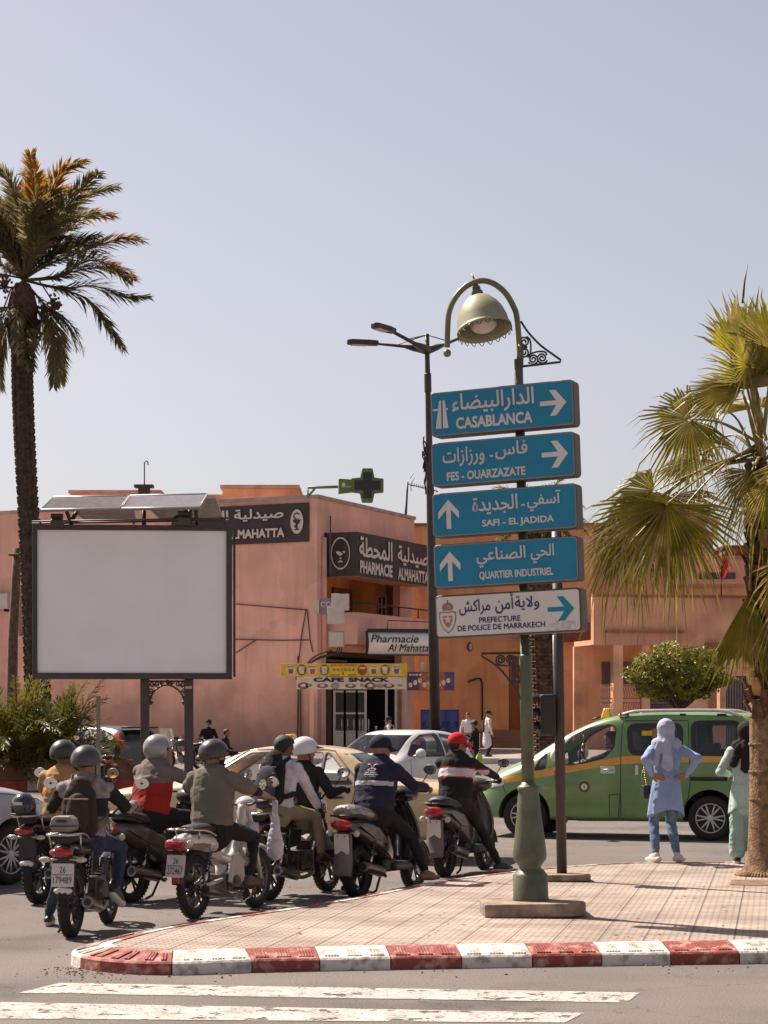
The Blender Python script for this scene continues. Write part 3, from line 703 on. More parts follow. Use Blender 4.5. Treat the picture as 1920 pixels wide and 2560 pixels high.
# cafe signs
def board(name, label, cat, x0, y0, x1, y1, D, th, m, cc=None):
    a, b = P(x0, y1, D), P(x1, y0, D); t = thing(name, label, cat, ((a.x + b.x) / 2, D, a.z))
    mb = MB(); mb.box(((a.x + b.x) / 2, D + th / 2, (a.z + b.z) / 2), (b.x - a.x, th, b.z - a.z)); bpart(mb, 'board', m, t, bevel=.01)
    return t, a, b.x - a.x, b.z - a.z
Xv = Vector((1, 0, 0)); nv = Vector((0, -1, 0))
M_cof = mat('coffee_brown_print', (.2, .1, .045), var=.3, vscale=5); M_redp = mat('red_print', (.45, .06, .02), var=.2)
M_pale = mat('pale_print', (.6, .5, .38), var=.2, vscale=5)
t, a, w_, h_ = board('juice_sign', 'yellow fruit juice signboard with printed cups over the cafe door', 'sign', 702, 1659, 1018, 1691, 87.6, .12, mat('yellow_print', (.62, .43, .02), rough=.5, var=.12, vscale=2))
mb = MB(); oo = a + nv * .005
for k, cu in enumerate((.08, .165, .25, .345, .645, .735, .825, .915)):
    disc(mb, oo, Xv, Z, nv, (w_ * cu, h_ * .5), .19, .22, (2, 0, 2, 0, 1, 2, 0, 2)[k], .0)
    flatpoly(mb, oo, Xv, Z, nv, [(w_ * cu - .12, h_ * .78), (w_ * cu + .12, h_ * .78), (w_ * cu + .08, h_ * .2), (w_ * cu - .08, h_ * .2)], (0, 2, 1, 2, 0, 0, 2, 0)[k], .004)
    flatpoly(mb, oo, Xv, Z, nv, [(w_ * cu - .11, h_ * .72), (w_ * cu + .11, h_ * .72), (w_ * cu + .1, h_ * .58), (w_ * cu - .1, h_ * .58)], (2, 2, 2, 2, 2, 2, 2, 2)[k], .008)
lettering(mb, 'JUS DE FRUITS', oo, Xv, Z, (w_ * .395, w_ * .6, h_ * .74, h_ * .96), 1, bold=.03, depth=.006)
for q, (z0, z1, x0_, x1_) in enumerate(((.52, .6, .41, .59), (.42, .48, .41, .59), (.06, .16, .39, .465), (.06, .16, .53, .6))):
    for s_ in range(6): flatpoly(mb, oo, Xv, Z, nv, [(w_ * (x0_ + (x1_ - x0_) * (s_ + e) / 6), h_ * zz) for e, zz in ((.1, z0), (.8, z0), (.8, z1), (.1, z1))], 0, .002)
lettering(mb, '8', oo, Xv, Z, (w_ * .485, w_ * .5, h_ * .08, h_ * .36), 1, bold=.04)
bpart(mb, 'print', [M_cof, M_redp, M_pale], t)
t, a, w_, h_ = board('cafe_sign', 'white cafe snack signboard with dark capital letters below the yellow board', 'sign', 742, 1693, 1016, 1723, 87.7, .14, mat('white_print', (.58, .5, .42), rough=.5, var=.1, vscale=3))
mb = MB(); oo = a + nv * .005
lettering(mb, 'CAFE', oo, Xv, Z, (w_ * .15, w_ * .43, h_ * .6, h_ * .98), 1, bold=.07, depth=.006)
lettering(mb, 'SNACK', oo, Xv, Z, (w_ * .47, w_ * .84, h_ * .6, h_ * .98), 1, bold=.07, depth=.006)
for k, cu in enumerate((.06, .12, .235, .35, .49, .595, .67, .76, .84, .94)):
    disc(mb, oo, Xv, Z, nv, (w_ * cu, h_ * .28), .17 if k % 2 else .22, .09 if k % 3 else .14, (0, 2, 0, 3)[k % 4], 0); disc(mb, oo, Xv, Z, nv, (w_ * cu, h_ * .32), .1, .06, 2 + k % 2, .004)
bpart(mb, 'print', [M_cof, M_ink, M_pale, mat('grey_print', (.28, .24, .2), var=.2)], t)
t, a, w_, h_ = board('menu_awning', 'narrow blue and orange snack menu strip beside the cafe sign', 'awning', 1018, 1680, 1136, 1726, 88.2, .06, mat('menu_blue', (.07, .05, .14), var=.25, vscale=3))
mb = MB(); oo = a + nv * .005
for x0_, x1_, mi in ((.25, .42, 1), (.42, .56, 0), (.56, .78, 1)): flatpoly(mb, oo, Xv, Z, nv, [(w_ * x0_, .02), (w_ * x1_, .02), (w_ * (x1_ + .02), h_ - .02), (w_ * (x0_ + .03), h_ - .02)], mi, 0)
for k in range(9): disc(mb, oo, Xv, Z, nv, (w_ * (.07 + .1 * k), h_ * (.3 + .12 * (k % 3))), .08, .1, 2, .004)
lettering(mb, 'Café', oo, Xv, Z, (w_ * .44, w_ * .52, h_ * .45, h_ * .7), 3, bold=.04, depth=.006)
for k in range(4): flatpoly(mb, oo, Xv, Z, nv, [(w_ * (.04 + .07 * k), h_ * .8), (w_ * (.09 + .07 * k), h_ * .8), (w_ * (.09 + .07 * k), h_ * .9), (w_ * (.04 + .07 * k), h_ * .9)], 2, .006)
bpart(mb, 'print', [mat('menu_yellow', (.5, .27, .03), var=.1), mat('menu_orange', (.38, .1, .03), var=.2), M_pale, M_ink], t)
# blue metal cabinet in front of the orange wall
D = 90
t, a, w_, h_ = board('blue_kiosk', 'bright blue metal kiosk cabinet against the orange wall', 'kiosk', 1053, 1774, 1146, 1888, D, .8, mat('kiosk_blue', (.035, .05, .26), rough=.4, var=.15))
mb = MB()
for k in range(4): mb.box(a + Vector((w_ * k / 3, -.03, h_ / 2)), (.05, .05, h_))
for z in (0.03, h_ - .03): mb.box(a + Vector((w_ / 2, -.032, z)), (w_, .045, .06))
bpart(mb, 'frame', mat('kiosk_dark_blue', (.02, .025, .12)), t)
mb = MB()
for k in range(3):
    for s_ in (-1, 1): disc(mb, a + nv * .005, Xv, Z, nv, (w_ * (k + .5) / 3 + s_ * .16, h_ * .68), .09, .13, 0, 0)
    stroke(mb, a + nv * .005, Xv, Z, nv, [(w_ * (k + .5) / 3 + .2 * math.sin(q), h_ * (.42 + .03 * q)) for q in range(9)], .06, 0, .004)
bpart(mb, 'emblem', MATS['kiosk_dark_blue'], t)
# utility boxes, camera box, AC, antenna
def boxthing(name, label, cat, x0, y0, x1, y1, D, th, m, extra=None):
    a, b = P(x0, y1, D), P(x1, y0, D); t = thing(name, label, cat, ((a.x + b.x) / 2, D, a.z))
    mb = MB(); mb.box(((a.x + b.x) / 2, D + th / 2, (a.z + b.z) / 2), (b.x - a.x, th, b.z - a.z)); bpart(mb, 'case', m, t, bevel=.03); return t, a, b
M_ubox = mat('pale_grey_box', (.5, .46, .43), rough=.5, var=.06); M_ubox2 = mat('grey_box', (.36, .32, .29), rough=.5, var=.06)
t, a, b = boxthing('blank_panel', 'stepped white blank signboard on the balcony corner', 'sign', 829, 1484, 873, 1526, 89.6, .1, M_ubox)
mb = MB(); c, d = P(818, 1560, 89.6), P(861, 1517, 89.6); mb.box(((c.x + d.x) / 2, 89.68, (c.z + d.z) / 2), (d.x - c.x, .1, d.z - c.z)); bpart(mb, 'lower_panel', M_ubox, t, bevel=.03)
t, a, b = boxthing('shop_sign', 'mauve projecting shop sign behind the white blank panel', 'sign', 798, 1495, 832, 1536, 90, .12, mat('mauve_sign', (.27, .19, .27)))
mb = MB(); lettering(mb, 'CO', a + nv * .01, Xv, Z, (.05, .5, .3, .52), 0, bold=.05); bpart(mb, 'lettering', M_let, t)
mb = MB(); c, d = P(787, 1532, 90), P(798, 1501, 90); mb.box(((c.x + d.x) / 2, 90.06, (c.z + d.z) / 2), (d.x - c.x, .3, d.z - c.z)); bpart(mb, 'mount', M_ubox, t)
t, a, b = boxthing('junction_box', 'grey metal junction box on the balcony wall with hanging cables', 'box', 821, 1578, 861, 1618, 89.6, .35, M_ubox2)
mb = MB(); mb.box(((a.x + b.x) / 2, 89.585, (a.z + b.z) / 2), (b.x - a.x - .08, .02, b.z - a.z - .08)); bpart(mb, 'door', M_ubox, t, bevel=.01)
mb = MB()
for k in range(3): mb.tube(bez([P(845 + 5 * k, 1618, 89.7), P(835 + 6 * k, 1634, 89.7), P(800, 1642 + 2 * k, 89.9), P(765, 1665, 90)], 8), .025, 5)
bpart(mb, 'cable', M_iron, t)
t, a, b = boxthing('meter_box', 'low white meter box at the foot of the pink corner', 'box', 749, 1855, 785, 1890, 90.2, .25, M_ubox2)
t, a, b = boxthing('wall_lamp', 'white tube lamp on the wall right of the juice sign', 'lamp', 1052, 1655, 1061, 1678, 88.8, .2, M_ubox)
def ac_unit(fcd, x0, y0, x1, y1, d, label):
    u0, u1, z0, z1 = fcd.rect(x0, y0, x1, y1, d); t = thing('air_conditioner', label, 'air conditioner', fcd.at((u0 + u1) / 2, z0, d))
    mb = MB(); fcd.box(mb, u0, u1, z0, z1, .12, .45); bpart(mb, 'case', M_ubox, t, bevel=.02)
    mb = MB(); ring(mb, fcd.at((u0 + u1) / 2 - .15, (z0 + z1) / 2, .46), fcd.u, Z, fcd.n, (0, 0), (z1 - z0) * .42, (z1 - z0) * .42, .12, mi=0, dz=0)
    for k in range(12):
        tt = math.pi * k / 6; c = fcd.at((u0 + u1) / 2 - .15, (z0 + z1) / 2, .465); mb.tube([c, c + (fcd.u * math.cos(tt) + Z * math.sin(tt)) * (z1 - z0) * .4], .012, 4)
    disc(mb, fcd.at((u0 + u1) / 2 - .15, (z0 + z1) / 2, .452), fcd.u, Z, fcd.n, (0, 0), (z1 - z0) * .41, (z1 - z0) * .41, 1, 0)
    bpart(mb, 'fan_grille', [M_ubox2, M_iron], t)
    mb = MB(); [fcd.box(mb, u, u + .05, z0 - .12, z0, 0, .45) for u in (u0 + .15, u1 - .2)]; bpart(mb, 'bracket', M_iron, t)
ac_unit(fl, -22, 1484, 30, 1524, .12, 'white air conditioner unit on the pink side wall behind the palm')
D = 101
t = thing('roof_antenna', 'thin television antenna mast on the roof beside the lamp pole', 'antenna', P(1015, 1291, D))
mb = MB(); mb.tube([P(1015, 1291, D), P(1019, 1205, D)], .05, 6); mb.tube([P(1012, 1291, D), P(1018, 1230, D)], .03, 6); bpart(mb, 'mast', M_iron, t)
mb = MB(); mb.tube([P(1017, 1209, D), P(1095, 1229, D)], .025, 5)
for k in range(12): x = 1030 + 5.5 * k; y = 1211 + 1.45 * k; mb.tube([P(x, y - 4, D - .3), P(x, y + 4, D + .3)], .012, 4)
for s_ in (-1, 1): mb.tube([P(1027, 1210, D), P(1032 + 4 * s_, 1195 if s_ > 0 else 1228, D)], .015, 4); mb.tube([P(1025, 1205 + 8 * s_, D), P(1034, 1200 + 16 * s_, D)], .012, 4)
bpart(mb, 'aerial', M_iron, t)

# ---- the orange building in the middle
Dm = 103.
fm = Facade((P(1018, 0, Dm).x, Dm), (P(1484, 0, Dm).x, Dm + .0))
ob = thing('orange_building', 'plain orange rendered building behind the direction signs', 'building', (fm.o.x + 4, Dm, 0))
mb = MB(); ztop = fm.px(1200, 1315)[1]; du0, du1, dz0, dz1 = fm.rect(1272, 1640, 1345, 1868)
fm.wall(mb, 0, fm.L, 0, ztop, [(du0, du1, .9, dz1)], th=.4); fm.box(mb, 0, fm.L, ztop - .3, ztop - .1, -9, -.4); fm.box(mb, fm.L - .3, fm.L, 0, ztop, -9, -.4)
bpart(mb, 'wall', plaster('orange_wall', (.7, .37, .19)), ob)
mb = MB(); fm.box(mb, -.1, fm.L + .05, ztop, ztop + .13, -.4, .08); bpart(mb, 'roof_coping', plaster('rust_coping', (.36, .12, .06)), ob)
mb = MB(); u0, u1, z0, z1 = fm.rect(1310, 1557, 1513, 1603, 2.2); fm.box(mb, u0, u1, z0, z1, 0, 2.2); bpart(mb, 'awning_slab', plaster('brown_slab', (.17, .07, .05)), ob)
mb = MB(); u0, u1, _, z1 = fm.rect(1408, 1604, 1483, 1870, 1.2); fm.box(mb, u0, u1, 0, z1, .002, 1.2); bpart(mb, 'porch_wall', plaster('orange_wall2', (.7, .38, .21)), ob)
mb = MB(); u0, u1, z0, z1 = fm.rect(1488, 1604, 1506, 1890, 2.); fm.box(mb, u0, u1, 0, z1, 1.7, 2.1); bpart(mb, 'porch_post', plaster('dark_red_post', (.13, .045, .03)), ob)
window(fm, du0 + .6, du1, .9, dz1, -.3, ob, nx=3, nz=4, name='glass_door')
mb = MB(); fm.box(mb, du0 - .4, du0 + .6, .9, dz1, -.38, -.3); bpart(mb, 'door_panel', plaster('door_panel_brown', (.3, .12, .05)), ob)  # plain brown panel filling the left of the door opening
mb = MB()
for k in range(4): fm.box(mb, du0 - 2.2 + .3 * k, du1 + 1.5, .16 + .2 * k, .36 + .2 * k, .0, 1.6 - .35 * k)
bpart(mb, 'steps', plaster('step_stone', (.3, .18, .13)), ob)
mb = MB(); mb.tube(bez([fm.at(*fm.px(x, y, .06), .06) for x, y in ((1170, 1705), (1196, 1696), (1204, 1702), (1206, 1720), (1206, 1800))], 6), .04, 6); bpart(mb, 'wall_pipe', M_iron, ob)
def plate_sign(x0, y0, x1, y1, D, label, name='wall_plaque'):
    t, a, b = boxthing(name, label, 'plaque', x0, y0, x1, y1, D, .06, M_iron)
    w_, h_ = b.x - a.x, b.z - a.z; mb = MB(); disc(mb, a + nv * .01, Xv, Z, nv, (w_ / 2, h_ * .68), w_ * .3, h_ * .18, 0, 0); flatpoly(mb, a + nv * .01, Xv, Z, nv, [(w_ * .2, h_ * .12), (w_ * .8, h_ * .12), (w_ * .8, h_ * .42), (w_ * .2, h_ * .42)], 0, 0); bpart(mb, 'print', M_let, t)
plate_sign(1464, 1721, 1476, 1740, Dm - 1.3, 'small dark plaque on the orange porch wall')
t = thing('round_wall_lamp', 'small round white lamp on the orange wall under the police sign', 'lamp', P(1177, 1620, Dm))
mb = MB(); mb.ball(P(1176, 1617, Dm - .12), (.09, .07, .17), n=12); bpart(mb, 'lens', M_ubox, t); mb = MB(); mb.ball(P(1175, 1617, Dm - .08), (.13, .07, .22), n=12); bpart(mb, 'case', M_iron, t)

# ---- colonnaded terrace building on the right, and the roofs behind it
Dr = 94.
fq = Facade((P(1484, 0, Dr).x, Dr + .0), (P(2100, 0, Dr).x, Dr + 2))
cb = thing('colonnade_building', 'low terracotta building with square columns and purple railings', 'building', (fq.o.x + 4, Dr, 0))
mb = MB(); ua, ub = fq.px(1484, 1700)[0], fq.px(1700, 1700)[0]; zc = fq.px(1600, 1612)[1]; zt_ = fq.px(1600, 1492)[1]; zt2 = fq.px(1800, 1492)[1]
fq.wall(mb, ua, ub, zc, zt_, [], th=.4); fq.wall(mb, ub, fq.L, 0, zt2, [(fq.px(1770, 0)[0], fq.px(1800, 0)[0], fq.px(1780, 1800)[1], fq.px(1780, 1620)[1]), (fq.px(1815, 0)[0], fq.px(1870, 0)[0], 0, fq.px(1840, 1690)[1])], th=.4)
fq.wall(mb, ua, ub, 0, zc, [], th=.2, d=-3.0); fq.box(mb, ua, ub, zc - .01, zc + .2, -3., -.41)
bpart(mb, 'wall', M_terr, cb)
mb = MB()
for x0, x1 in ((1533, 1557), (1606, 1625), (1690, 1702)):
    u0, u1 = fq.px(x0, 1700)[0], fq.px(x1, 1700)[0]; fq.box(mb, u0, u1, 0, zc, -.38, .02)
bpart(mb, 'columns', M_terr, cb)
mb = MB(); z0, z1 = fq.px(1600, 1612, .1)[1], fq.px(1600, 1582, .1)[1]; fq.box(mb, ua + .5, ub, z0, z1, .0, .12); bpart(mb, 'fascia', plaster('pale_pink_fascia', (.5, .27, .2)), cb)
mb = MB(); fq.box(mb, ua + .5, ub + .1, z1, z1 + .1, .0, .3); fq.box(mb, ua, fq.L, zt_ - .02, zt_ + .1, -.4, .06); bpart(mb, 'ledge', plaster('rust_ledge', (.33, .13, .08)), cb)
mb = MB()
for (x0, x1) in ((1506, 1533), (1557, 1606), (1627, 1690)):
    u0, u1 = fq.px(x0, 1700)[0], fq.px(x1, 1700)[0]
    for zz in ((1713, 1746), (1757, 1800)):
        za_, zb2 = fq.px(1600, zz[1])[1], fq.px(1600, zz[0])[1]
        for z in (za_, zb2): fq.box(mb, u0, u1, z - .025, z + .025, -.22, -.17)
        n_ = max(3, int((u1 - u0) / .1))
        for k in range(n_ + 1):
            u = u0 + (u1 - u0) * k / n_; mb.tube([fq.at(u, za_, -.2), fq.at(u + .05, za_ * .7 + zb2 * .3, -.16), fq.at(u - .03, za_ * .3 + zb2 * .7, -.2), fq.at(u + .02, zb2, -.2)], .014, 4)
bpart(mb, 'railing', mat('purple_railing', (.19, .13, .2), rough=.5), cb)
mb = MB()
for (x0, x1, y0, y1) in ((1506, 1533, 1655, 1710), (1560, 1604, 1655, 1710), (1627, 1690, 1655, 1790)):
    u0, u1, za_, zb2 = fq.rect(x0, y0, x1, y1, -2.9); fq.box(mb, u0, u1, za_, zb2, -2.98, -2.9)
bpart(mb, 'window_opening', mat('dark_brown_window', (.09, .05, .04), rough=.3), cb)  # flat dark brown panes on the back wall
mb = MB(); u0, u1, za_, zb2 = fq.rect(1815, 1690, 1870, 1890); fq.box(mb, u0, u1, 0, zb2, -.3, -.25)
for k in range(9): u = u0 + (u1 - u0) * k / 8; fq.box(mb, u - .03, u + .03, 0, zb2, -.24, -.18)
bpart(mb, 'metal_gate', mat('grey_gate', (.2, .16, .14)), cb)
mb = MB(); u0, u1, za_, zb2 = fq.rect(1768, 1607, 1802, 1622, .3); fq.box(mb, u0, u1, za_, zb2, 0, .5); bpart(mb, 'door_hood', M_mauve, cb)
# houses further back
def house(label, blocks, m, wins=(), name='town_house', cop=True):
    t = thing(name, label, 'house', (P(blocks[0][0], 0, blocks[0][4]).x, blocks[0][4], 0)); mb = MB(); cm = MB()
    for x0, y0, x1, y1, D, dp in blocks:
        a, b = P(x0, y1, D), P(x1, y0, D); mb.box(((a.x + b.x) / 2, D + dp / 2, b.z / 2), (b.x - a.x, dp, b.z))
        cm.box(((a.x + b.x) / 2, D + dp / 2 - .05, b.z + .08), (b.x - a.x + .25, dp + .2, .16))
    bpart(mb, 'wall', m, t)
    if cop: bpart(cm, 'roof_edge', plaster(m.name + '_coping', tuple(c * .8 for c in m.node_tree.nodes['Color Ramp'].color_ramp.elements[0].color[:3])), t)
    for x0, y0, x1, y1, D in wins:
        a, b = P(x0, y1, D), P(x1, y0, D); wm = MB().box(((a.x + b.x) / 2, D - .03, (a.z + b.z) / 2), (b.x - a.x, .08, b.z - a.z)); bpart(wm, 'window', M_wglass, t)
    return t
house('red brown house with a stepped roof beyond the terrace', [(1396, 1316, 1660, 1500, 104, 10)], plaster('red_brown_plaster', (.56, .28, .21)), name='town_house')
house('mauve house with strip windows behind the flag', [(1600, 1397, 1990, 1520, 125, 12), (1700, 1337, 1783, 1400, 132, 8)], plaster('mauve_house', (.46, .26, .24)), [(1748, 1432, 1838, 1448, 125), (1700, 1380, 1760, 1392, 125)])
house('small red rooftop house above the mauve house', [(1812, 1370, 1900, 1400, 138, 8)], plaster('dark_red_house', (.22, .07, .05)))
house('orange house with flat parapet under the flag', [(1480, 1468, 2050, 1600, 112, 10)], plaster('orange_house', (.68, .38, .21)))
t = thing('flag', 'red flag on a thin pole above the orange parapet', 'flag', P(1803, 1496, 108))
mb = MB(); mb.tube([P(1803, 1500, 108), P(1804, 1373, 108)], .035, 6); bpart(mb, 'pole', M_iron, t)
mb = MB(); vs = []
fe = [(1804, 1382, 1808), (1803, 1400, 1818), (1802, 1414, 1824), (1802, 1428, 1818), (1802, 1440, 1813), (1802, 1446, 1806)]
for x0, y, x1 in fe:
    for k in range(5): vs.append(P(x0 + (x1 - x0) * k / 4, y - 3 * math.sin(k), 108 + .15 * math.sin(k * 1.7 + y)))
mb.add(vs, [(i * 5 + j, i * 5 + j + 1, i * 5 + 6 + j, i * 5 + 5 + j) for i in range(5) for j in range(4)], 0, True); bpart(mb, 'cloth', mat('flag_red', (.5, .02, .015), var=.1, trans=.35), t)

# ---- planter wall with painted kerb on the far side of the road
D = 51.
pl_ = thing('planter_wall', 'low pink planter wall with red and white painted kerb', 'planter', (P(60, 0, D).x, D, 0))
mb = MB(); a, b = P(-200, 0, D), P(330, 0, D + 2)
fp_ = Facade((a.x, a.y + .4), (b.x, b.y + .4)); zt_ = fp_.px(60, 1902)[1]
fp_.wall(mb, 0, fp_.L, 0, zt_, [], th=.25); bpart(mb, 'wall', plaster('planter_plaster', (.3, .16, .11)), pl_)
mb = MB(); k = 0; u = 0.; u_red = fp_.px(68, 1965, .4)[0]; stp = 1.55; u = u_red - 2 * stp
while u < fp_.L: fp_.box(mb, u + .005, u + stp - .005, 0, .22, .0, .4, k % 2); u += stp; k += 1
bpart(mb, 'painted_kerb', [mat('planter_white', (.55, .47, .42), var=.2), mat('planter_red', (.38, .045, .035), var=.25)], pl_)
mb = MB(); mb.add([fp_.at(0, zt_ - .12, -.2), fp_.at(fp_.L, zt_ - .12, -.2), fp_.at(fp_.L, zt_ - .12, -6), fp_.at(0, zt_ - .12, -6)], [(0, 1, 2, 3)]); bpart(mb, 'soil', mat('soil', (.1, .06, .04), var=.3, bump=.5), pl_)
# ================================================================== STREET FURNITURE
M_green = mat('lamp_green', (.1, .108, .066), rough=.45, var=.25, vscale=5, bump=.15, bscale=40, spec=.4)
M_olive = mat('lamp_olive', (.16, .15, .075), rough=.4, var=.15, vscale=6)
M_brown = mat('pole_brown', (.05, .036, .03), rough=.5, var=.2, vscale=4)
M_blue = mat('sign_blue', (.003, .19, .32), rough=.35, var=.08, vscale=3)
M_white = mat('sign_white', (.66, .6, .56), rough=.4, var=.05, vscale=3)
M_edge = mat('sign_edge', (.1, .07, .055), rough=.5, var=.15)
M_rim = mat('sign_rim', (.28, .22, .24), rough=.4, var=.05)
def local(root, f):                                 # run a builder whose coordinates are local to root
    return f
def scroll(c, r, turns=2.2, a0=0., sgn=1, n=40):
    return [(c[0] + (r * (1 - .85 * k / n)) * math.cos(a0 + sgn * 2 * math.pi * turns * k / n), c[1] + (r * (1 - .85 * k / n)) * math.sin(a0 + sgn * 2 * math.pi * turns * k / n)) for k in range(n + 1)]
# -- street lamp: local frame x right, z up, origin on top of the plinth; leans a little to the left like the photo's
LB = G(1328, 2284, .14); LD = LB.y; LS = LD / F
LEAN = R(-1.32)
lamp = thing('street_lamp', 'green street lamp with bell shade and curled arch arm carrying direction signs', 'street lamp', (LB.x, LB.y, .14)); lamp.rotation_euler = (0, LEAN, 0)
def lx(x, y=None):                                  # pixel -> local x, z of the lamp (undoing the lean)
    p = P(x, y, LD) - Vector(lamp.location); q = Matrix.Rotation(-LEAN, 3, 'Y') @ p; return q.x, q.z
mb = MB(); mb.prism([(-.41, -.36), (.31, -.42), (.44, -.3), (.42, .34), (-.34, .4), (-.43, .22)], (0, 0, 0), (1, 0, 0), (0, 1, 0), 0, .115)
bpart_ = lambda m_, n_, mm, par, **k: m_.build(n_, mm, par, **k)
bpart_(mb, 'plinth', mat('plinth_concrete', (.26, .19, .145), rough=.95, var=.35, vscale=7, bump=.8, bscale=30), lamp, bevel=.012)
prof = [(.152, .11), (.155, .125), (.15, .14), (.147, .33), (.132, .345), (.12, .365), (.095, .385), (.092, .4), (.105, .415), (.118, .435), (.138, .46), (.143, .5), (.138, .56), (.122, .7), (.1, .88), (.092, 1.0), (.086, 1.04), (.094, 1.05), (.096, 1.075), (.078, 1.09), (.062, 1.1), (.0555, 1.12)]
zt = lx(1302, 898)[1]; zs = lx(1310, 1640)[1]
bpart_(MB().lathe(prof, n=28), 'base', M_green, lamp)
mb = MB(); mb.lathe([(.0555, 1.1), (.053, zs), (.05, zs + .01), (.042, zs + .012), (.041, zt - .3), (.037, zt - .25), (.037, zt)], n=20)
bpart_(mb, 'pole', M_green, lamp)
# arch arm
arch = [lx(x, y) for x, y in ((1301, 905), (1293, 800), (1283, 765), (1262, 731), (1232, 708), (1200, 702), (1165, 716), (1138, 745), (1123, 780), (1119, 820), (1118, 868))]
z0_, z1_ = lx(1300, 905), lx(1118, 880)
mb = MB(); mb.tube([(a, 0, b) for a, b in [(0.0 + z0_[0], z0_[1] - .05)]] + [(p.x, 0, p.z) for p in bez([(a, 0, b) for a, b in arch], 8)], .025, 14)
mb.tube([(z0_[0], 0, z0_[1] - .02), (lx(1301, 860)[0], 0, lx(1301, 860)[1])], .03, 14); mb.ball((z1_[0], 0, z1_[1] - .01), .034, n=16)
bpart_(mb, 'arch_arm', M_olive, lamp)
hx, hz = lx(1194, 752); bx, bz = lx(1208, 835)
sh = MB(); tilt = Matrix.Rotation(R(-9), 3, 'Y') @ Matrix.Rotation(R(-15), 3, 'X')
top = Vector((hx, 0, lx(1196, 735)[1])); Hs = .335
shp = [(.03, 0), (.07, -.006), (.11, -.03), (.155, -.08), (.19, -.14), (.212, -.21), (.222, -.28), (.228, -.3), (.236, -.305), (.236, -.325)]
inn = [(.226, -.325), (.212, -.285), (.2, -.2), (.17, -.13), (.1, -.05), (.0, -.03)]
sh.lathe(shp + inn, top + Vector((0, 0, -.02)), tilt, n=36, caps=False)
shade = bpart_(sh, 'lamp_shade', mat('shade_cream_green', (.29, .265, .16), rough=.58, var=.1, vscale=6), lamp)
mb = MB(); mb.lathe([(.022, .13), (.022, .07), (.035, .065), (.037, .02), (.05, .018), (.05, 0), (.03, -.02)], top, tilt, n=18); mb.tube([top + tilt @ Vector((0, 0, .12)), top + tilt @ Vector((-.01, 0, .19))], .008, 6)
bpart_(mb, 'hanger', M_olive, lamp)
mb = MB(); c = top + tilt @ Vector((0, 0, -.285)); mb.ball(c, (.115, .115, .07), tilt, n=20); bpart_(mb, 'globe', mat('opal_globe', (.6, .52, .47), rough=.25, var=0), shade)
mb = MB()
for k in range(20):
    a0, a1 = 2 * math.pi * k / 20, 2 * math.pi * (k + .7) / 20; am = (a0 + a1) / 2; r = .232; c = top + Vector((0, 0, -.02))
    pts = [(r, a0, -.32), (r, a0 + .06, -.345), (r, am, -.357), (r, a1 - .06, -.345), (r, a1, -.32)]
    mb.tube([c + tilt @ Vector((q * math.cos(t), q * math.sin(t), z)) for q, t, z in pts], .0038, 5)
bpart_(mb, 'fringe', M_brown, shade)
# scroll brackets
def bracket(pts_arc, pts_line, scr, name, loop=()):
    mb = MB(); f = lambda q: [(lx(x, y)[0], 0, lx(x, y)[1]) for x, y in q]
    mb.tube(bez(f(pts_arc), 8), .01, 6); mb.tube(f(pts_line), .011, 6)
    for c, r, tn, a0, sg in scr: mb.tube([(*(lx(*p)[0],), 0, lx(*p)[1]) for p in scroll(c, r, tn, R(a0), sg)], .0085, 6)
    for q in loop: mb.tube(bez(f(q), 8), .0085, 6)
    bpart_(mb, name, M_brown, lamp)
bracket([(1302, 803), (1320, 830), (1350, 862), (1385, 888), (1401, 899)], [(1306, 916), (1401, 905), (1401, 898)],
        [((1311, 855), 15, 2, 60, 1), ((1311, 881), 15, 2, -60, -1), ((1333, 898), 14, 2, 150, -1), ((1355, 895), 14, 2, 20, 1)], 'scroll_bracket',
        [[(1316, 841), (1325, 850), (1327, 870), (1325, 888), (1318, 893)], [(1321, 890), (1328, 884), (1345, 879), (1362, 880), (1367, 888)]])
bracket([(1204, 1640), (1240, 1664), (1265, 1690), (1285, 1720), (1302, 1748)], [(1302, 1632), (1204, 1634), (1204, 1641)],
        [((1252, 1649), 13, 2, 100, 1), ((1275, 1649), 13, 2, 80, -1), ((1292, 1672), 13, 2, 100, 1), ((1292, 1696), 13, 2, -100, -1)], 'scroll_bracket',
        [[(1240, 1655), (1246, 1662), (1265, 1664), (1280, 1660)], [(1280, 1664), (1279, 1680), (1280, 1700), (1286, 1708)]])
# -- direction signs, each a box sign on the post
SY = R(22)                                          # right-hand end nearer to the camera
def sign(label, TL, TR, BL, BR, face, roll, build, rimm=M_rim):
    cx, cy = (TL[0] + TR[0] + BL[0] + BR[0]) / 4, (TL[1] + TR[1] + BL[1] + BR[1]) / 4
    c = P(cx, cy, LD - .13); s = (LD - .13) / F
    w = ((TR[0] - TL[0]) + (BR[0] - BL[0])) / 2 * s / math.cos(SY); h = ((BL[1] - TL[1]) + (BR[1] - TR[1])) / 2 * s
    t = thing('direction_sign', label, 'sign', c, group='direction signs on the lamp post'); t.rotation_euler = (0, roll, -SY)
    X, Zv = Vector((1, 0, 0)), Vector((0, 0, 1))
    mb = MB(); mb.prism(rrect(w, h, .035, 5), (0, 0, 0), X, Zv, -.17, 0, 0, True)
    mb.build('casing', M_edge, t, bevel=.008, sharp=35)
    mb = MB(); mb.prism(rrect(w - .012, h - .012, .03, 5), (0, 0, 0), X, Zv, -.001, .004); mb.build('rim', rimm, t)
    mb = MB(); mb.prism(rrect(w - .03, h - .03, .025, 5), (0, 0, 0), X, Zv, .0, .007); mb.build('face', face, t)
    lm, am = MB(), MB()
    Q = lambda u, v: (-w / 2 + u * w, h / 2 - v * h)
    build(lm, am, Q, w, h, t)
    return t
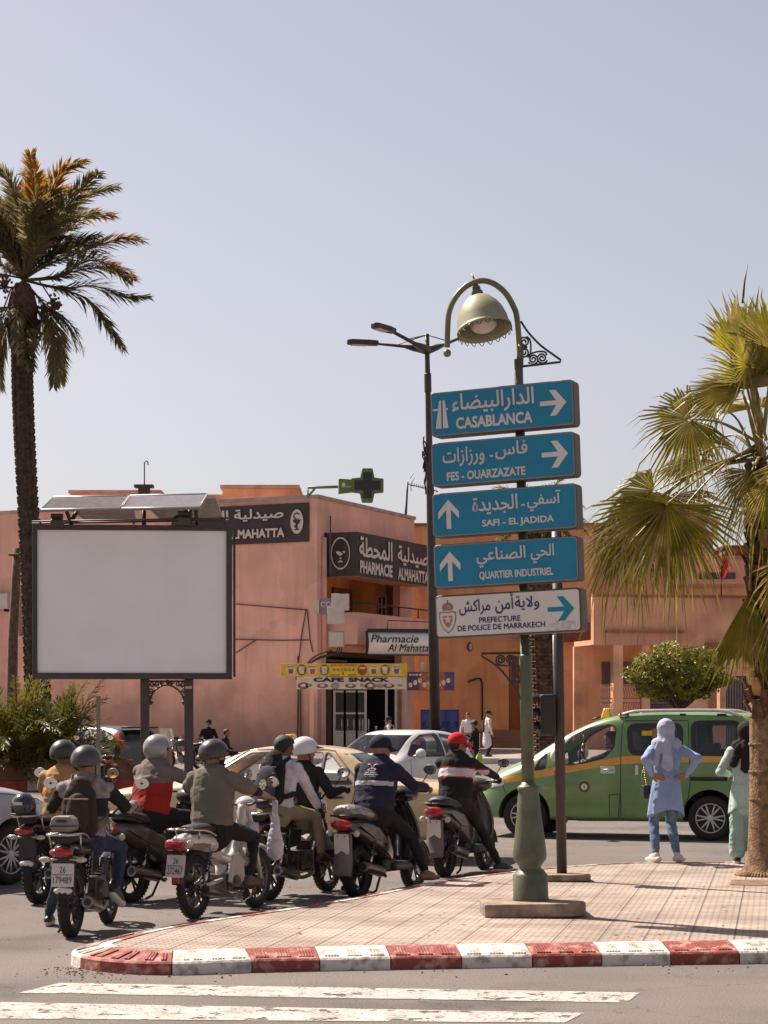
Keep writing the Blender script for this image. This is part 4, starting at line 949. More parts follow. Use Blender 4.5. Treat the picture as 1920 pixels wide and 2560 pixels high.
def T(lm, t, Q, u0, u1, v0, v1, mi=0, bold=.03):
    a, b = Q(u0, v1), Q(u1, v0); lettering(lm, t, (0, 0, 0), (1, 0, 0), (0, 0, 1), (a[0], b[0], a[1], b[1]), mi, bold, .009)
def arrow_right(am, Q, u0, u1, v0, v1, mi=0):
    pts = [(0, .41), (.62, .41), (.36, 0), (.6, 0), (1, .5), (.6, 1), (.36, 1), (.62, .59), (0, .59)]
    flatpoly(am, (0, -.009, 0), Vector((1, 0, 0)), Z, Vector((0, -1, 0)), [Q(u0 + a * (u1 - u0), v0 + b * (v1 - v0)) for a, b in pts], mi, 0)
def arrow_up(am, Q, u0, u1, v0, v1, mi=0):
    pts = [(.39, 1), (.39, .34), (0, .66), (0, .42), (.5, 0), (1, .42), (1, .66), (.61, .34), (.61, 1)]
    flatpoly(am, (0, -.009, 0), Vector((1, 0, 0)), Z, Vector((0, -1, 0)), [Q(u0 + a * (u1 - u0), v0 + b * (v1 - v0)) for a, b in pts], mi, 0)
def zp(x, y): return (1050 + x * .3346, 900 + y * .3346)
def s1(lm, am, Q, w, h, t):
    T(lm, arabic('الدارالبيضاء'), Q, .155, .73, .08, .56, bold=.02); T(lm, 'CASABLANCA', Q, .18, .715, .61, .87, bold=.045); lm.build('lettering', M_white, t)
    arrow_right(am, Q, .77, .95, .2, .76); am.build('arrow', M_white, t)
    k = MB(); f = lambda pts: flatpoly(k, (0, -.009, 0), Vector((1, 0, 0)), Z, Vector((0, -1, 0)), [Q(*p) for p in pts], 0, 0)
    f([(.035, .82), (.065, .2), (.079, .2), (.075, .82)]); f([(.087, .82), (.09, .2), (.104, .2), (.125, .82)]); f([(.015, .38), (.06, .38), (.06, .42), (.022, .42)]); f([(.109, .38), (.128, .38), (.122, .42), (.11, .42)])
    k.build('motorway_symbol', M_white, t)
def s2(lm, am, Q, w, h, t):
    T(lm, arabic('فاس'), Q, .455, .68, .1, .5, bold=.02); T(lm, arabic('ورزازات'), Q, .085, .38, .14, .58, bold=.02); T(lm, '-', Q, .415, .44, .38, .42, bold=.02)
    T(lm, 'FES - OUARZAZATE', Q, .11, .66, .69, .89, bold=.04); lm.build('lettering', M_white, t); arrow_right(am, Q, .775, .955, .18, .78); am.build('arrow', M_white, t)
def s3(lm, am, Q, w, h, t):
    T(lm, arabic('آسفي'), Q, .665, .895, .12, .56, bold=.02); T(lm, arabic('الجديدة'), Q, .285, .6, .14, .56, bold=.02); T(lm, '-', Q, .625, .648, .38, .42, bold=.02)
    T(lm, 'SAFI - EL JADIDA', Q, .35, .845, .67, .87, bold=.04); lm.build('lettering', M_white, t); arrow_up(am, Q, .045, .19, .16, .82); am.build('arrow', M_white, t)
def s4(lm, am, Q, w, h, t):
    T(lm, arabic('الحي'), Q, .68, .84, .14, .56, bold=.02); T(lm, arabic('الصناعي'), Q, .305, .645, .14, .58, bold=.02)
    T(lm, 'QUARTIER INDUSTRIEL', Q, .32, .83, .67, .87, bold=.04); lm.build('lettering', M_white, t); arrow_up(am, Q, .045, .19, .17, .84); am.build('arrow', M_white, t)
M_navy = mat('navy_ink', (.02, .02, .12), var=0); M_crest = mat('crest_grey', (.2, .17, .14), var=.2, vscale=30); M_crestr = mat('crest_red', (.45, .17, .13), var=.2, vscale=20)
def s5(lm, am, Q, w, h, t):
    for word, a, b, v0, v1 in (('ولاية', .555, .72, .12, .46), ('أمن', .42, .545, .02, .5), ('مراكش', .17, .385, .14, .5)): T(lm, arabic(word), Q, a, b, v0, v1, bold=.012)
    T(lm, 'PREFECTURE', Q, .305, .59, .56, .69, bold=.02); T(lm, 'DE POLICE DE MARRAKECH', Q, .155, .755, .73, .86, bold=.02); lm.build('lettering', M_navy, t)
    arrow_right(am, Q, .775, .955, .18, .76); am.build('arrow', M_blue, t)
    k = MB(); Xv_, nv_ = Vector((1, 0, 0)), Vector((0, -1, 0)); f = lambda pts, mi, dz: flatpoly(k, (0, -.009, 0), Xv_, Z, nv_, [Q(*p) for p in pts], mi, dz)
    shield = [(.03, .4), (.06, .38), (.09, .4), (.12, .38), (.147, .4), (.147, .55), (.14, .68), (.12, .8), (.09, .9), (.06, .8), (.038, .68), (.03, .55)]
    f(shield, 0, 0); cxs = (.089, .6); ins = lambda q: [(cxs[0] + (a - cxs[0]) * q, cxs[1] + (b - cxs[1]) * q) for a, b in shield]
    f(ins(.88), 1, .001); f(ins(.56), 2, .002)
    f([(.089 + (.035 if i % 2 == 0 else .015) * math.sin(math.pi * i / 5) * .85, .57 - (.11 if i % 2 == 0 else .045) * math.cos(math.pi * i / 5)) for i in range(10)], 1, .003)
    f([(.055, .36), (.05, .27), (.065, .2), (.085, .18), (.085, .12), (.095, .12), (.095, .18), (.115, .2), (.13, .27), (.122, .36)], 0, 0); f([(.063, .33), (.062, .26), (.075, .22), (.105, .22), (.117, .26), (.115, .33)], 2, .001)
    k.build('police_crest', [M_crest, M_white, M_crestr], t)
    k = MB(); pc = [(.77, .86), (.84, .77), (.87, .73), (.9, .75), (.955, .78), (.95, .95), (.86, .95), (.77, .93)]
    flatpoly(k, (0, -.013, 0), Xv_, Z, nv_, [Q(*p) for p in pc], 0, 0); k.build('torn_patch', mat('torn_film', (.6, .55, .5), rough=.4, var=.25, vscale=30, bump=.6, bscale=40), t)
RO = R(-2.1)
sign('blue motorway direction sign to Casablanca at the top of the lamp post', zp(75, 255), zp(1135, 132), zp(95, 585), zp(1130, 482), M_blue, RO, s1)
sign('blue direction sign reading Fes Ouarzazate, second from the top', zp(80, 625), zp(1140, 530), zp(100, 950), zp(1140, 870), M_blue, RO, s2)
sign('blue direction sign reading Safi El Jadida with an upward arrow', zp(85, 1010), zp(1155, 910), zp(108, 1335), zp(1155, 1252), M_blue, RO, s3)
sign('blue direction sign reading Quartier Industriel just above the white one', zp(98, 1385), zp(1165, 1310), zp(118, 1715), zp(1165, 1645), M_blue, RO, s4)
sign('white police prefecture sign with crest and a torn patch', zp(110, 1765), zp(1185, 1695), zp(130, 2090), zp(1190, 2020), M_white, RO, s5, M_edge)
# -- traffic light on the slim post behind the lamp
TB = G(1405, 2200, .14); tl = thing('traffic_light', 'dark slim traffic light post with hooded lamp head seen from the side', 'traffic light', (TB.x, TB.y, .14)); tl.rotation_euler = (0, R(-.9), 0)
TD = TB.y; tz = lambda y: CAMH - (y - HY) * TD / F - .14; tx = lambda x: (x - 1405) * TD / F
mb = MB(); mb.prism([(-.4, -.2), (.24, -.26), (.28, -.14), (.26, .25), (-.36, .26)], (0, 0, 0), (1, 0, 0), (0, 1, 0), 0, .07); mb.build('plinth', MATS['plinth_concrete'], tl, bevel=.012)
mb = MB(); mb.tube([(0, 0, .06), (0, 0, tz(1295))], .052, 16); mb.build('post', M_brown, tl)
mb = MB(); mb.tube([(-.045, -.02, tz(1735)), (-.045, -.02, tz(1588))], .014, 8); mb.build('conduit', mat('grey_conduit', (.34, .3, .27), rough=.4), tl)
zc1, zc0 = tz(1735), tz(1838)
mb = MB(); mb.box((-.13, -.02, (zc0 + zc1) / 2), (.16, .3, zc1 - zc0)); mb.build('housing', mat('signal_black', (.02, .014, .012), rough=.5), tl, bevel=.03)
for k in range(3):
    zc = zc1 - (zc1 - zc0) * (k + .5) / 3; vs = []; n_ = 12
    mb = MB()
    for q in range(n_ + 1):
        a = R(-10) + R(200) * q / n_
        for xx, rr in ((-.2, .062), (-.37, .058), (-.37, .064), (-.2, .068)): vs.append((xx + (.06 * (1 - math.sin(max(0, a))) if xx < -.3 else 0), -.02 + rr * 1.9 * math.cos(a), zc + .005 + rr * 1. * math.sin(a)))
    mb.add(vs, [(4 * q + j, 4 * q + (j + 1) % 4, 4 * q + 4 + (j + 1) % 4, 4 * q + 4 + j) for q in range(n_) for j in range(4)], 0, True)
    mb.build('visor', MATS['signal_black'], tl)
    mb = MB(); mb.ball((-.21, -.02, zc), (.025, .1, .056), n=14); mb.build('lens', mat(('lens_red', 'lens_amber', 'lens_green')[k], ((.12, .005, .005), (.12, .06, .004), (.004, .08, .04))[k], rough=.2, var=0), tl)
# -- tall double-arm road light behind
D = 50.; sb = P(1092, 1960, D); sl = thing('road_light', 'tall dark road light with three swept arms and a box base', 'street lamp', (sb.x, sb.y, 0)); sl.rotation_euler = (0, R(-1.25), 0)
def sp(x, y, dd=0.):
    p = P(x, y, D + dd) - Vector(sl.location); return Matrix.Rotation(R(1.25), 3, 'Y') @ p
zt = sp(1068, 835).z
mb = MB(); mb.box((0, 0, sp(1092, 1832).z / 2), (.4, .36, sp(1092, 1832).z), taper=1.0); mb.box((0, 0, sp(1092, 1830).z + .02), (.47, .42, .06)); mb.build('box_base', M_brown, sl, bevel=.02)
mb = MB(); mb.lathe([(.12, sp(1092, 1832).z), (.11, 4.5), (.055, zt - .6), (.055, zt)], n=16); mb.lathe([(.075, zt - 1.3), (.08, zt - 1.28), (.08, zt - .9), (.075, zt - .88)], n=12); mb.build('pole', M_brown, sl)
def larm(tip, mid, dy, ln):
    a = Vector((0, 0, sp(1068, 876).z)); t_ = sp(*tip, dy); m_ = sp(*mid, dy * .5)
    mb = MB(); mb.tube([a, a.lerp(m_, .6), m_, t_], [.16, .12, .06, .05], 8, flat=.6); mb.tube([Vector((0, 0, zt - .02)), m_.lerp(t_, .3)], .012, 4)
    o = mb.build('arm', M_brown, sl)
    d = (t_ - m_); d.z *= .35; d.normalize(); mb = MB(); sd = d.cross(Vector((0, 0, 1))).normalized(); up = sd.cross(d)
    mb.prism([(-.12, -.08), (.1, -.13), (.5, -.12), (.58, -.06), (.58, .06), (.5, .12), (.1, .13), (-.12, .08)], t_, d, -sd, -.05, .06); mb.build('lamp_head', M_brown, o, bevel=.02)
    mb = MB(); mb.prism([(.14, -.09), (.48, -.09), (.48, .09), (.14, .09)], t_ + up * -.055, d, -sd, -.01, .01); mb.build('led_panel', mat('led_panel', (.5, .42, .36), rough=.3), o)
larm((932, 858), (1010, 866), -.3, 1.2); larm((976, 826), (1035, 858), -1.2, 1.2); larm((1165, 838), (1110, 862), .6, 1.2)
mb = MB()
pole_at = lambda y: sp(1068 + (y - 835) * .0232, y)
rq = random.Random(2)
for k in range(5):
    y0, y1 = rq.uniform(1090, 1130), rq.uniform(1170, 1240); mb.tube(bez([pole_at(y0 + (y1 - y0) * i / 7) + Vector((rq.uniform(-.17, -.08), -.08, 0)) for i in range(8)], 4), .016, 4)
mb.build('loose_cable', M_iron, sl)
# -- billboard
BD = 47.; bb = P(330, 1975, BD)
bt = thing('billboard', 'large blank white billboard on two posts with solar panels on top', 'billboard', (bb.x, bb.y, 0)); bt.rotation_euler = (0, 0, R(4.5))
BR_ = Matrix.Rotation(R(-4.5), 3, 'Z')
def bp(x, y, dy=0.):
    c = Vector((0, 0, CAMH)); r = Vector(((x - CX) / F, 1, -(y - HY) / F)); n_ = Vector((math.sin(R(4.5)), -math.cos(R(4.5)), 0)); o_ = Vector(bt.location) - n_ * dy
    t_ = (o_ - c).dot(n_) / r.dot(n_); return BR_ @ (c + r * t_ - Vector(bt.location))
tl_, tr_, bl_, br_ = bp(82, 1319), bp(580, 1308), bp(82, 1703), bp(580, 1693)
x0, x1 = (tl_.x + bl_.x) / 2, (tr_.x + br_.x) / 2; z1 = (tl_.z + tr_.z) / 2; z0 = (bl_.z + br_.z) / 2
roll = .004
M_bf = mat('billboard_frame', (.06, .042, .034), rough=.5, var=.15)
def rot2(p): return p
mb = MB(); fwd = .1
for a, b, c, d in ((x0, x1, z1 - .11, z1), (x0, x1, z0, z0 + .13), (x0, x0 + .1, z0 + .13, z1 - .11), (x1 - .12, x1, z0 + .13, z1 - .11)): mb.box(((a + b) / 2, .0, (c + d) / 2), (b - a, .24, d - c))
mb.box(((x0 + x1) / 2, .08, (z0 + z1) / 2), (x1 - x0 - .02, .06, z1 - z0 - .02)); mb.box((x1 + .05, .06, (z0 + z1) / 2), (.05, .1, z1 - z0 - .1)); mb.build('frame', M_bf, bt, bevel=.01)
mb = MB(); mb.box(((x0 + x1) / 2 - .01, -.03, (z0 + z1) / 2 + .01), (x1 - x0 - .22, .06, z1 - z0 - .24)); mb.build('blank_panel', mat('billboard_white', (.92, .85, .84), rough=.55, var=.03, vscale=.8), bt)
pa, pb_ = bp(362, 1720).x, bp(472, 1720).x
for x in (pa, pb_): MB().box((x, .1, z0 / 2), (.19, .19, z0)).build('post', M_bf, bt, bevel=.01)
mb = MB(); f = lambda x, y: (bp(x, y).x, .08, bp(x, y).z)
mb.tube(bez([f(374, 1762), (f(378, 1740)), f(392, 1722), f(417, 1712), f(442, 1722), f(458, 1742), f(462, 1762)], 8), .02, 5); mb.tube([f(373, 1703), f(464, 1703)], .02, 5)
for cx_, cy_, r_, a0, sg in ((380, 1710, 7, 0, 1), (391, 1709, 7, 180, -1), (405, 1706, 6, 90, 1), (418, 1705, 6, 90, -1), (431, 1706, 6, 90, 1), (445, 1709, 7, 0, 1), (456, 1711, 7, 180, -1), (378, 1727, 7, 90, 1), (458, 1727, 7, 90, -1), (376, 1744, 6, 90, 1), (460, 1744, 6, 90, -1), (377, 1758, 5, 0, -1), (460, 1758, 5, 180, 1)):
    mb.tube([f(*p) for p in scroll((cx_, cy_), r_, 1.4, R(a0), sg, 18)], .016, 5)
mb.build('scroll_arch', M_bf, bt)
# solar panels: one pair sloping to the viewer, one pair behind sloping away
M_pv = mat('solar_cells', (.2, .175, .18), rough=.12, var=.1, vscale=8, spec=.8); M_pvb = mat('panel_back', (.4, .34, .3), rough=.6); M_pvf = mat('panel_frame', (.45, .42, .41), rough=.4, metal=.5, var=0)
def slab(c4, name, m, th=.05):
    a, b, c, d = [Vector(q) for q in c4]; n_ = (b - a).cross(d - a).normalized(); mb = MB()
    mb.add([a, b, c, d] + [q - n_ * th for q in (a, b, c, d)], [(0, 1, 2, 3), (7, 6, 5, 4), (0, 4, 5, 1), (1, 5, 6, 2), (2, 6, 7, 3), (3, 7, 4, 0)]); o = mb.build(name, m, bt)
    k = MB()
    for p, q in ((a, b), (b, c), (c, d), (d, a)): k.tube([p, q], .022, 4)
    k.build('panel_frame', M_pvf, o); return o
def bq(x, y, dy): p = bp(x, y, dy); return Vector((p.x, dy, p.z))
slab([bq(102, 1274, -.55), bq(300, 1271, -.55), bq(322, 1240, .3), bq(133, 1243, .3)], 'solar_panel', M_pv); slab([bq(304, 1271, -.55), bq(500, 1268, -.55), bq(518, 1235, .3), bq(326, 1239, .3)], 'solar_panel', M_pv)
slab([bq(140, 1246, .42), bq(325, 1242, .42), bq(340, 1298, 1.3), bq(215, 1300, 1.3)][::-1], 'solar_panel', M_pvb); slab([bq(345, 1243, .42), bq(538, 1245, .42), bq(555, 1292, 1.3), bq(400, 1296, 1.3)][::-1], 'solar_panel', M_pvb)
mb = MB(); g_ = lambda x, y, dy: bq(x, y, dy)
for p, q in (((80, 1304, -.1), (582, 1295, -.1)), ((80, 1309, .15), (560, 1300, .15)), ((165, 1274, -.3), (180, 1315, .05)), ((490, 1270, -.3), (492, 1310, .05)), ((195, 1275, .3), (180, 1300, 0)), ((360, 1272, .2), (360, 1312, .1)), ((475, 1272, .2), (475, 1312, .1)), ((100, 1305, -.1), (104, 1318, 0)), ((555, 1297, -.1), (562, 1308, 0)), ((430, 1300, .3), (480, 1270, .5)), ((330, 1300, -.1), (335, 1310, 0))):
    mb.tube([g_(*p), g_(*q)], .045 if abs(p[1] - q[1]) > 14 else .022, 6)
mb.build('panel_rack', M_bf, bt)
for x, y in ((142, 1307), (460, 1301)):
    mb = MB(); c = bq(x, y, -.35); M_ = Matrix.Rotation(R(25), 3, 'X'); mb.box(c, (.3, .12, .16), M_, taper=.8); mb.box(c + Vector((0, .05, .14)), (.26, .08, .1), M_); mb.tube([c + Vector((0, 0, .1)), c + Vector((0, .35, .12))], .02, 5); mb.build('spotlight', M_bf, bt, bevel=.01)
mb = MB(); lettering(mb, 'BASB', (pb_, .0, 0), (1, 0, 0), (0, 0, 1), (-.07, .07, z0 - .2, z0 - .14), 0, .05, .003); mb.build('lettering', M_white, bt)
# white cabinet with small notices near the billboard post
D = 46.; a, b = P(412, 1960, D), P(459, 1922, D)
t = thing('notice_cabinet', 'small white cabinet with a notice beside the billboard post', 'cabinet', ((a.x + b.x) / 2, D, 0))
mb = MB(); mb.box((0, 0, b.z / 2), (b.x - a.x, .3, b.z)); mb.build('case', M_ubox, t, bevel=.03)
mb = MB(); mb.prism(rrect(.14, .22, .02, 3, (.07, a.z + .17)), (0, -.15, 0), (1, 0, 0), (0, 0, 1), 0, .004); mb.build('notice', M_iron, t)
mb = MB(); mb.prism(rrect(.1, .17, .02, 3, (.07, a.z + .17)), (0, -.154, 0), (1, 0, 0), (0, 0, 1), 0, .004); mb.build('notice_paper', M_white, t)
# poles at the left
D = 62.
a = P(27, 1920, D); t = thing('wooden_pole', 'weathered wooden utility pole with a short crossbar before the pink wall', 'utility pole', (a.x, D, 0))
M_wood = mat('weathered_wood', (.12, .075, .05), rough=.9, var=.3, vscale=8, bump=.5)
mb = MB(); q = lambda x, y: P(x, y, D) - Vector((a.x, D, 0)); mb.tube([(0, 0, 0), q(32, 1600), q(40, 1440), q(43, 1370)], [.16, .14, .12, .11], 8); mb.build('post', M_wood, t)
mb = MB(); mb.tube([q(24, 1387) + Vector((0, -.13, 0)), q(62, 1389) + Vector((0, -.13, 0))], .045, 6); mb.build('crossbar', M_wood, t)
D = 48.
a = P(246, 1960, D); t = thing('metal_post', 'thin grey square post without a sign beside the dark car', 'post', (a.x, D, 0))
mb = MB(); h = P(246, 1743, D).z; mb.box((0, 0, h / 2), (.085, .05, h)); mb.box((0, 0, h + .01), (.1, .06, .03)); mb.build('post', mat('post_grey', (.22, .18, .16), rough=.5), t)
D = 60.
a = P(420, 1940, D); t = thing('stone_bollard', 'pale rough concrete bollard pillar in front of the stained wall', 'bollard', (a.x, D, 0))
h = P(420, 1826, D).z; mb = MB(); mb.lathe([(.11, 0), (.11, h * .5), (.095, h * .72), (.07, h * .76), (.085, h * .82), (.075, h * .95), (.0, h)], n=12); mb.build('pillar', mat('bollard_stone', (.3, .19, .13), rough=.95, var=.2, bump=.4), t)
# ================================================================== PLANTS
def leafmat(name, c1, c2, trans=.35, vs=3., rough=.45):
    return mat(name, c1, rough=rough, var=.25, vscale=vs, col2=c2, ramp=(.3, .7), trans=trans, spec=.4)
M_date = leafmat('date_frond_green', (.13, .12, .06), (.29, .23, .1), .5, 1.2)
M_dateo = leafmat('date_frond_orange', (.3, .13, .015), (.5, .22, .02), .4, 2)
M_fan = leafmat('fan_leaf_green', (.155, .145, .016), (.4, .325, .045), .48, 4, .4)
M_fand = leafmat('fan_leaf_dry', (.3, .2, .07), (.5, .36, .15), .3, 6)
M_bark = mat('palm_bark', (.075, .045, .03), rough=.95, var=.45, vscale=9, bump=1., bscale=25)
M_barkf = mat('fibrous_palm_bark', (.2, .12, .06), rough=.95, var=.4, vscale=14, bump=1., bscale=45)
def hang(p0, d, L, droop, n=10):                     # frond spine: starts along d, bends down
    pts = [Vector(p0)]; d = d.normalized()
    for i in range(n):
        d = (d + Vector((0, 0, -droop * (.3 + 1.4 * i / n) / n))).normalized(); pts.append(pts[-1] + d * (L / n))
    return pts
def frond(mb, pts, wide, rng, mi=0, tipmi=None, nl=44, bare=.16):
    """feather leaf: spine tube with two ranks of narrow leaflets"""
    mb.tube(pts[::2] if len(pts) > 12 else pts, [.035 * (1 - .85 * i / max(1, len(pts[::2] if len(pts) > 12 else pts) - 1)) for i in range(len(pts[::2] if len(pts) > 12 else pts))], 5, 0)
    cum = [0]
    for a, b in zip(pts[:-1], pts[1:]): cum.append(cum[-1] + (b - a).length)
    L = cum[-1]; twist = rng.uniform(-.5, .5)
    for k in range(nl):
        t = bare + (1 - bare) * (k + .5) / nl; s = t * L; i = max(j for j in range(len(cum)) if cum[j] <= s + 1e-9); i = min(i, len(pts) - 2)
        p = pts[i].lerp(pts[i + 1], (s - cum[i]) / max(1e-6, cum[i + 1] - cum[i])); d = (pts[i + 1] - pts[i]).normalized()
        a, b = frame_from(d); w = wide * min(1, 3.2 * (t - bare + .04)) * (1.12 - .75 * max(0, t - .45) / .55)
        for sg in (-1, 1):
            va = rng.uniform(-.75, 1.15); side = (a * sg * math.cos(va) + b * math.sin(va)).normalized()
            ang = R(rng.uniform(32, 50)) * (1 - .3 * t)
            ld = (d * math.cos(ang) + side * math.sin(ang)); ld = (ld + Vector((0, 0, rng.uniform(-.2, .05)))).normalized()
            ln = w * rng.uniform(.8, 1.1); hw = .02 * wide / .5
            wn = ld.cross(b).normalized() * hw
            e = p + ld * ln + Vector((0, 0, -.12 * ln)); m_ = p + ld * ln * .5
            mi_ = mi if tipmi is None or t < .58 or rng.random() < .25 else tipmi
            mb.add([p, m_ + wn, e, m_ - wn], [(0, 1, 2, 3)], mi_)
# -- tall date palm
D = 55.; rng = random.Random(3); base = P(100, 1912, D); base.z = .3
pm = thing('date_palm', 'tall date palm with arching fronds and rough trunk above the planter', 'tree', base)
q = lambda x, y, dy=0.: P(x, y, D) + Vector((0, dy, 0)) - base
mb = MB(); sp_ = bez([q(100, 1912), q(92, 1700), q(80, 1450), q(65, 1180), q(57, 1000), q(55, 870), q(57, 800)], 30)
rad = []; n_ = len(sp_)
for i in range(n_):
    t = i / (n_ - 1); rad.append((.34 - .1 * min(1, t * 2.2) if t < .85 else .24 + .2 * (t - .85) / .15) * (1 + .07 * math.sin(i * 2.1)))
mb.tube(sp_, rad, 14)
for i in range(4, n_ - 1):                            # stubs of cut leaf bases in spirals
    for k in range(7):
        a = k * 2 * math.pi / 7 + i * .9; c = sp_[i] + Vector((math.cos(a), math.sin(a), 0)) * rad[i] * .93
        mb.box(c, (.1, .1, .1), Matrix.Rotation(a, 3, 'Z') @ Matrix.Rotation(R(35), 3, 'Y'), 0, taper=.5)
mb.build('trunk', M_bark, pm)
mb = MB(); c = q(56, 770)
mb.lathe([(.24, -.6), (.34, -.3), (.38, .1), (.3, .45), (.18, .7)], c + Vector((0, 0, -.1)), n=14); mb.build('crown_base', mat('crown_fibre', (.11, .05, .035), rough=.95, var=.4, vscale=12, bump=.8), pm)
mb = MB(); hub = q(58, 700)
spec = [((130, 660), (225, 628), (300, 605), (360, 610), -.3), ((130, 690), (200, 668), (270, 660), (310, 690), .4), ((150, 720), (230, 710), (310, 735), (362, 732), .3), ((160, 728), (230, 760), (280, 830), (316, 882), -.5), ((150, 700), (230, 668), (300, 690), (355, 728), -1.),
        ((110, 600), (160, 530), (220, 470), (280, 448), .5), ((95, 590), (130, 510), (170, 450), (228, 436), -.8), ((80, 590), (90, 500), (80, 440), (60, 425), .2), ((85, 600), (110, 520), (130, 460), (190, 436), 1.), ((60, 600), (50, 520), (30, 460), (10, 440), -.5), ((70, 600), (75, 500), (70, 430), (88, 412), .9),
        ((40, 620), (10, 560), (-40, 520), (-100, 520), .3), ((40, 650), (-30, 610), (-110, 600), (-180, 640), -.4), ((40, 690), (-40, 680), (-120, 720), (-190, 800), .5), ((45, 720), (-20, 740), (-60, 820), (-90, 900), -.6),
        ((110, 760), (135, 800), (150, 880), (150, 975), -.6), ((95, 780), (120, 830), (140, 900), (142, 940), .4), ((70, 800), (75, 850), (85, 900), (100, 940), -.9), ((30, 780), (5, 830), (-10, 900), (-5, 960), .2), ((115, 610), (180, 540), (240, 490), (272, 480), -1.2), ((100, 620), (150, 560), (190, 510), (255, 492), 1.3),
        ((60, 600), (40, 540), (45, 470), (25, 470), 1.2), ((80, 610), (100, 560), (110, 500), (110, 440), -1.3), ((50, 610), (20, 540), (-30, 480), (-70, 470), 1.)]
for k, (a, b, c_, e, dy) in enumerate(spec):
    pts = bez([hub, q(*a, dy * .3), q(*b, dy * .8), q(*c_, dy * 1.2), q(*e, dy * 1.6)], 7)
    up = e[1] < 560
    frond(mb, pts, (.7 if e[1] > 560 else .78), rng, 0, 1 if (up and k % 2 == 0) or k in (0, 4) else None, 105)
for k in range(26):
    a = rng.uniform(0, 6.28); el = rng.uniform(.55, 1.3); frond(mb, hang(hub, Vector((math.cos(a) * math.cos(el), math.sin(a) * math.cos(el), math.sin(el))), rng.uniform(2.0, 2.75), rng.uniform(.4, 1.1)), .65, rng, 0, 1 if k % 6 == 0 else None, 80)
for k in range(10):
    a = rng.uniform(0, 6.28); frond(mb, hang(q(56, 770), Vector((math.cos(a), math.sin(a), .15)), rng.uniform(1.4, 2.2), 2.6), .45, rng, 0, None, 36)
mb.build('crown', [M_date, M_dateo], pm)
mb = MB()
for x, y, s in ((15, 715, .3), (140, 765, .28), (0, 815, .2), (95, 840, .25)):
    c = q(x, y, -.3)
    for k in range(60):
        v = Vector((rng.gauss(0, 1), rng.gauss(0, 1), rng.gauss(0, 1.3))) * s * .28; mb.ball(c + v, .035, n=5)
    mb.tube([hub, (hub + c) / 2 + Vector((0, 0, .3)), c], .02, 4)
mb.build('date_clusters', mat('date_brown', (.13, .06, .04), var=.3), pm)
# -- bushy young palms at its foot
def bush(name, label, x, y, D, h, n, seed, width, grp=None):
    rng = random.Random(seed); b = P(x, y, D); b.z = .45; t = thing(name, label, 'palm', b, group=grp); mb = MB()
    for k in range(n):
        a = rng.uniform(0, 6.28); el = rng.uniform(.35, 1.45)
        frond(mb, hang(Vector((rng.uniform(-.25, .25), rng.uniform(-.25, .25), rng.uniform(0, .3))), Vector((math.cos(a) * math.cos(el), math.sin(a) * math.cos(el), math.sin(el))), h * rng.uniform(.75, 1.1), rng.uniform(.7, 1.7), 8), width, rng, 0, None, 34, .06)
    mb.build('crown', M_dateb, t); MB().lathe([(.25, -.1), (.22, .25), (.1, .5)], n=10).build('trunk', M_bark, t)
M_dateb = leafmat('bush_frond_green', (.075, .075, .015), (.25, .21, .035), .35, 1.2)
bush('palm_bush', 'bushy low palm at the foot of the tall palm, at the edge of view', 20, 1900, 53, 2.7, 46, 5, .5)
bush('palm_bush', 'bushy low palm between the tall palm trunk and the dark car', 152, 1905, 53.5, 2.0, 44, 6, .45)
bush('palm_bush', 'shorter palm tuft hanging over the planter wall', 85, 1905, 52.3, 1.6, 34, 9, .42)
# -- palm behind the signs
D = 60.; rng = random.Random(12); b = P(1365, 1930, D); b.z = 0
t = thing('stout_palm', 'stout palm with diamond patterned trunk behind the signs', 'tree', b); q = lambda x, y, dy=0.: P(x, y, D) + Vector((0, dy, 0)) - b
mb = MB(); sp_ = bez([q(1378, 1960), q(1372, 1880), q(1362, 1700), q(1352, 1500), q(1345, 1320)], 22); rad = [.36 - .05 * i / len(sp_) for i in range(len(sp_))]
mb.tube(sp_, rad, 14)
for i in range(2, len(sp_)):
    for k in range(9):
        a = k * 2 * math.pi / 9 + (i % 2) * math.pi / 9; c = sp_[i] + Vector((math.cos(a), math.sin(a), 0)) * rad[i] * .96
        mb.box(c, (.13, .19, .09), Matrix.Rotation(a, 3, 'Z') @ Matrix.Rotation(R(-40), 3, 'Y'), 0, taper=.35)
mb.build('trunk', mat('diamond_bark', (.13, .075, .045), rough=.95, var=.5, vscale=6, bump=1., bscale=20), t)
mb = MB(); hub = q(1345, 1300)
for k in range(46):
    a = rng.uniform(0, 6.28); el = rng.uniform(-.2, 1.1); frond(mb, hang(hub, Vector((math.cos(a) * math.cos(el), math.sin(a) * math.cos(el), math.sin(el))), rng.uniform(1.3, 1.75), rng.uniform(.9, 1.9), 8), .34, rng, 0, None, 34)
mb.build('crown', M_dateb, t)
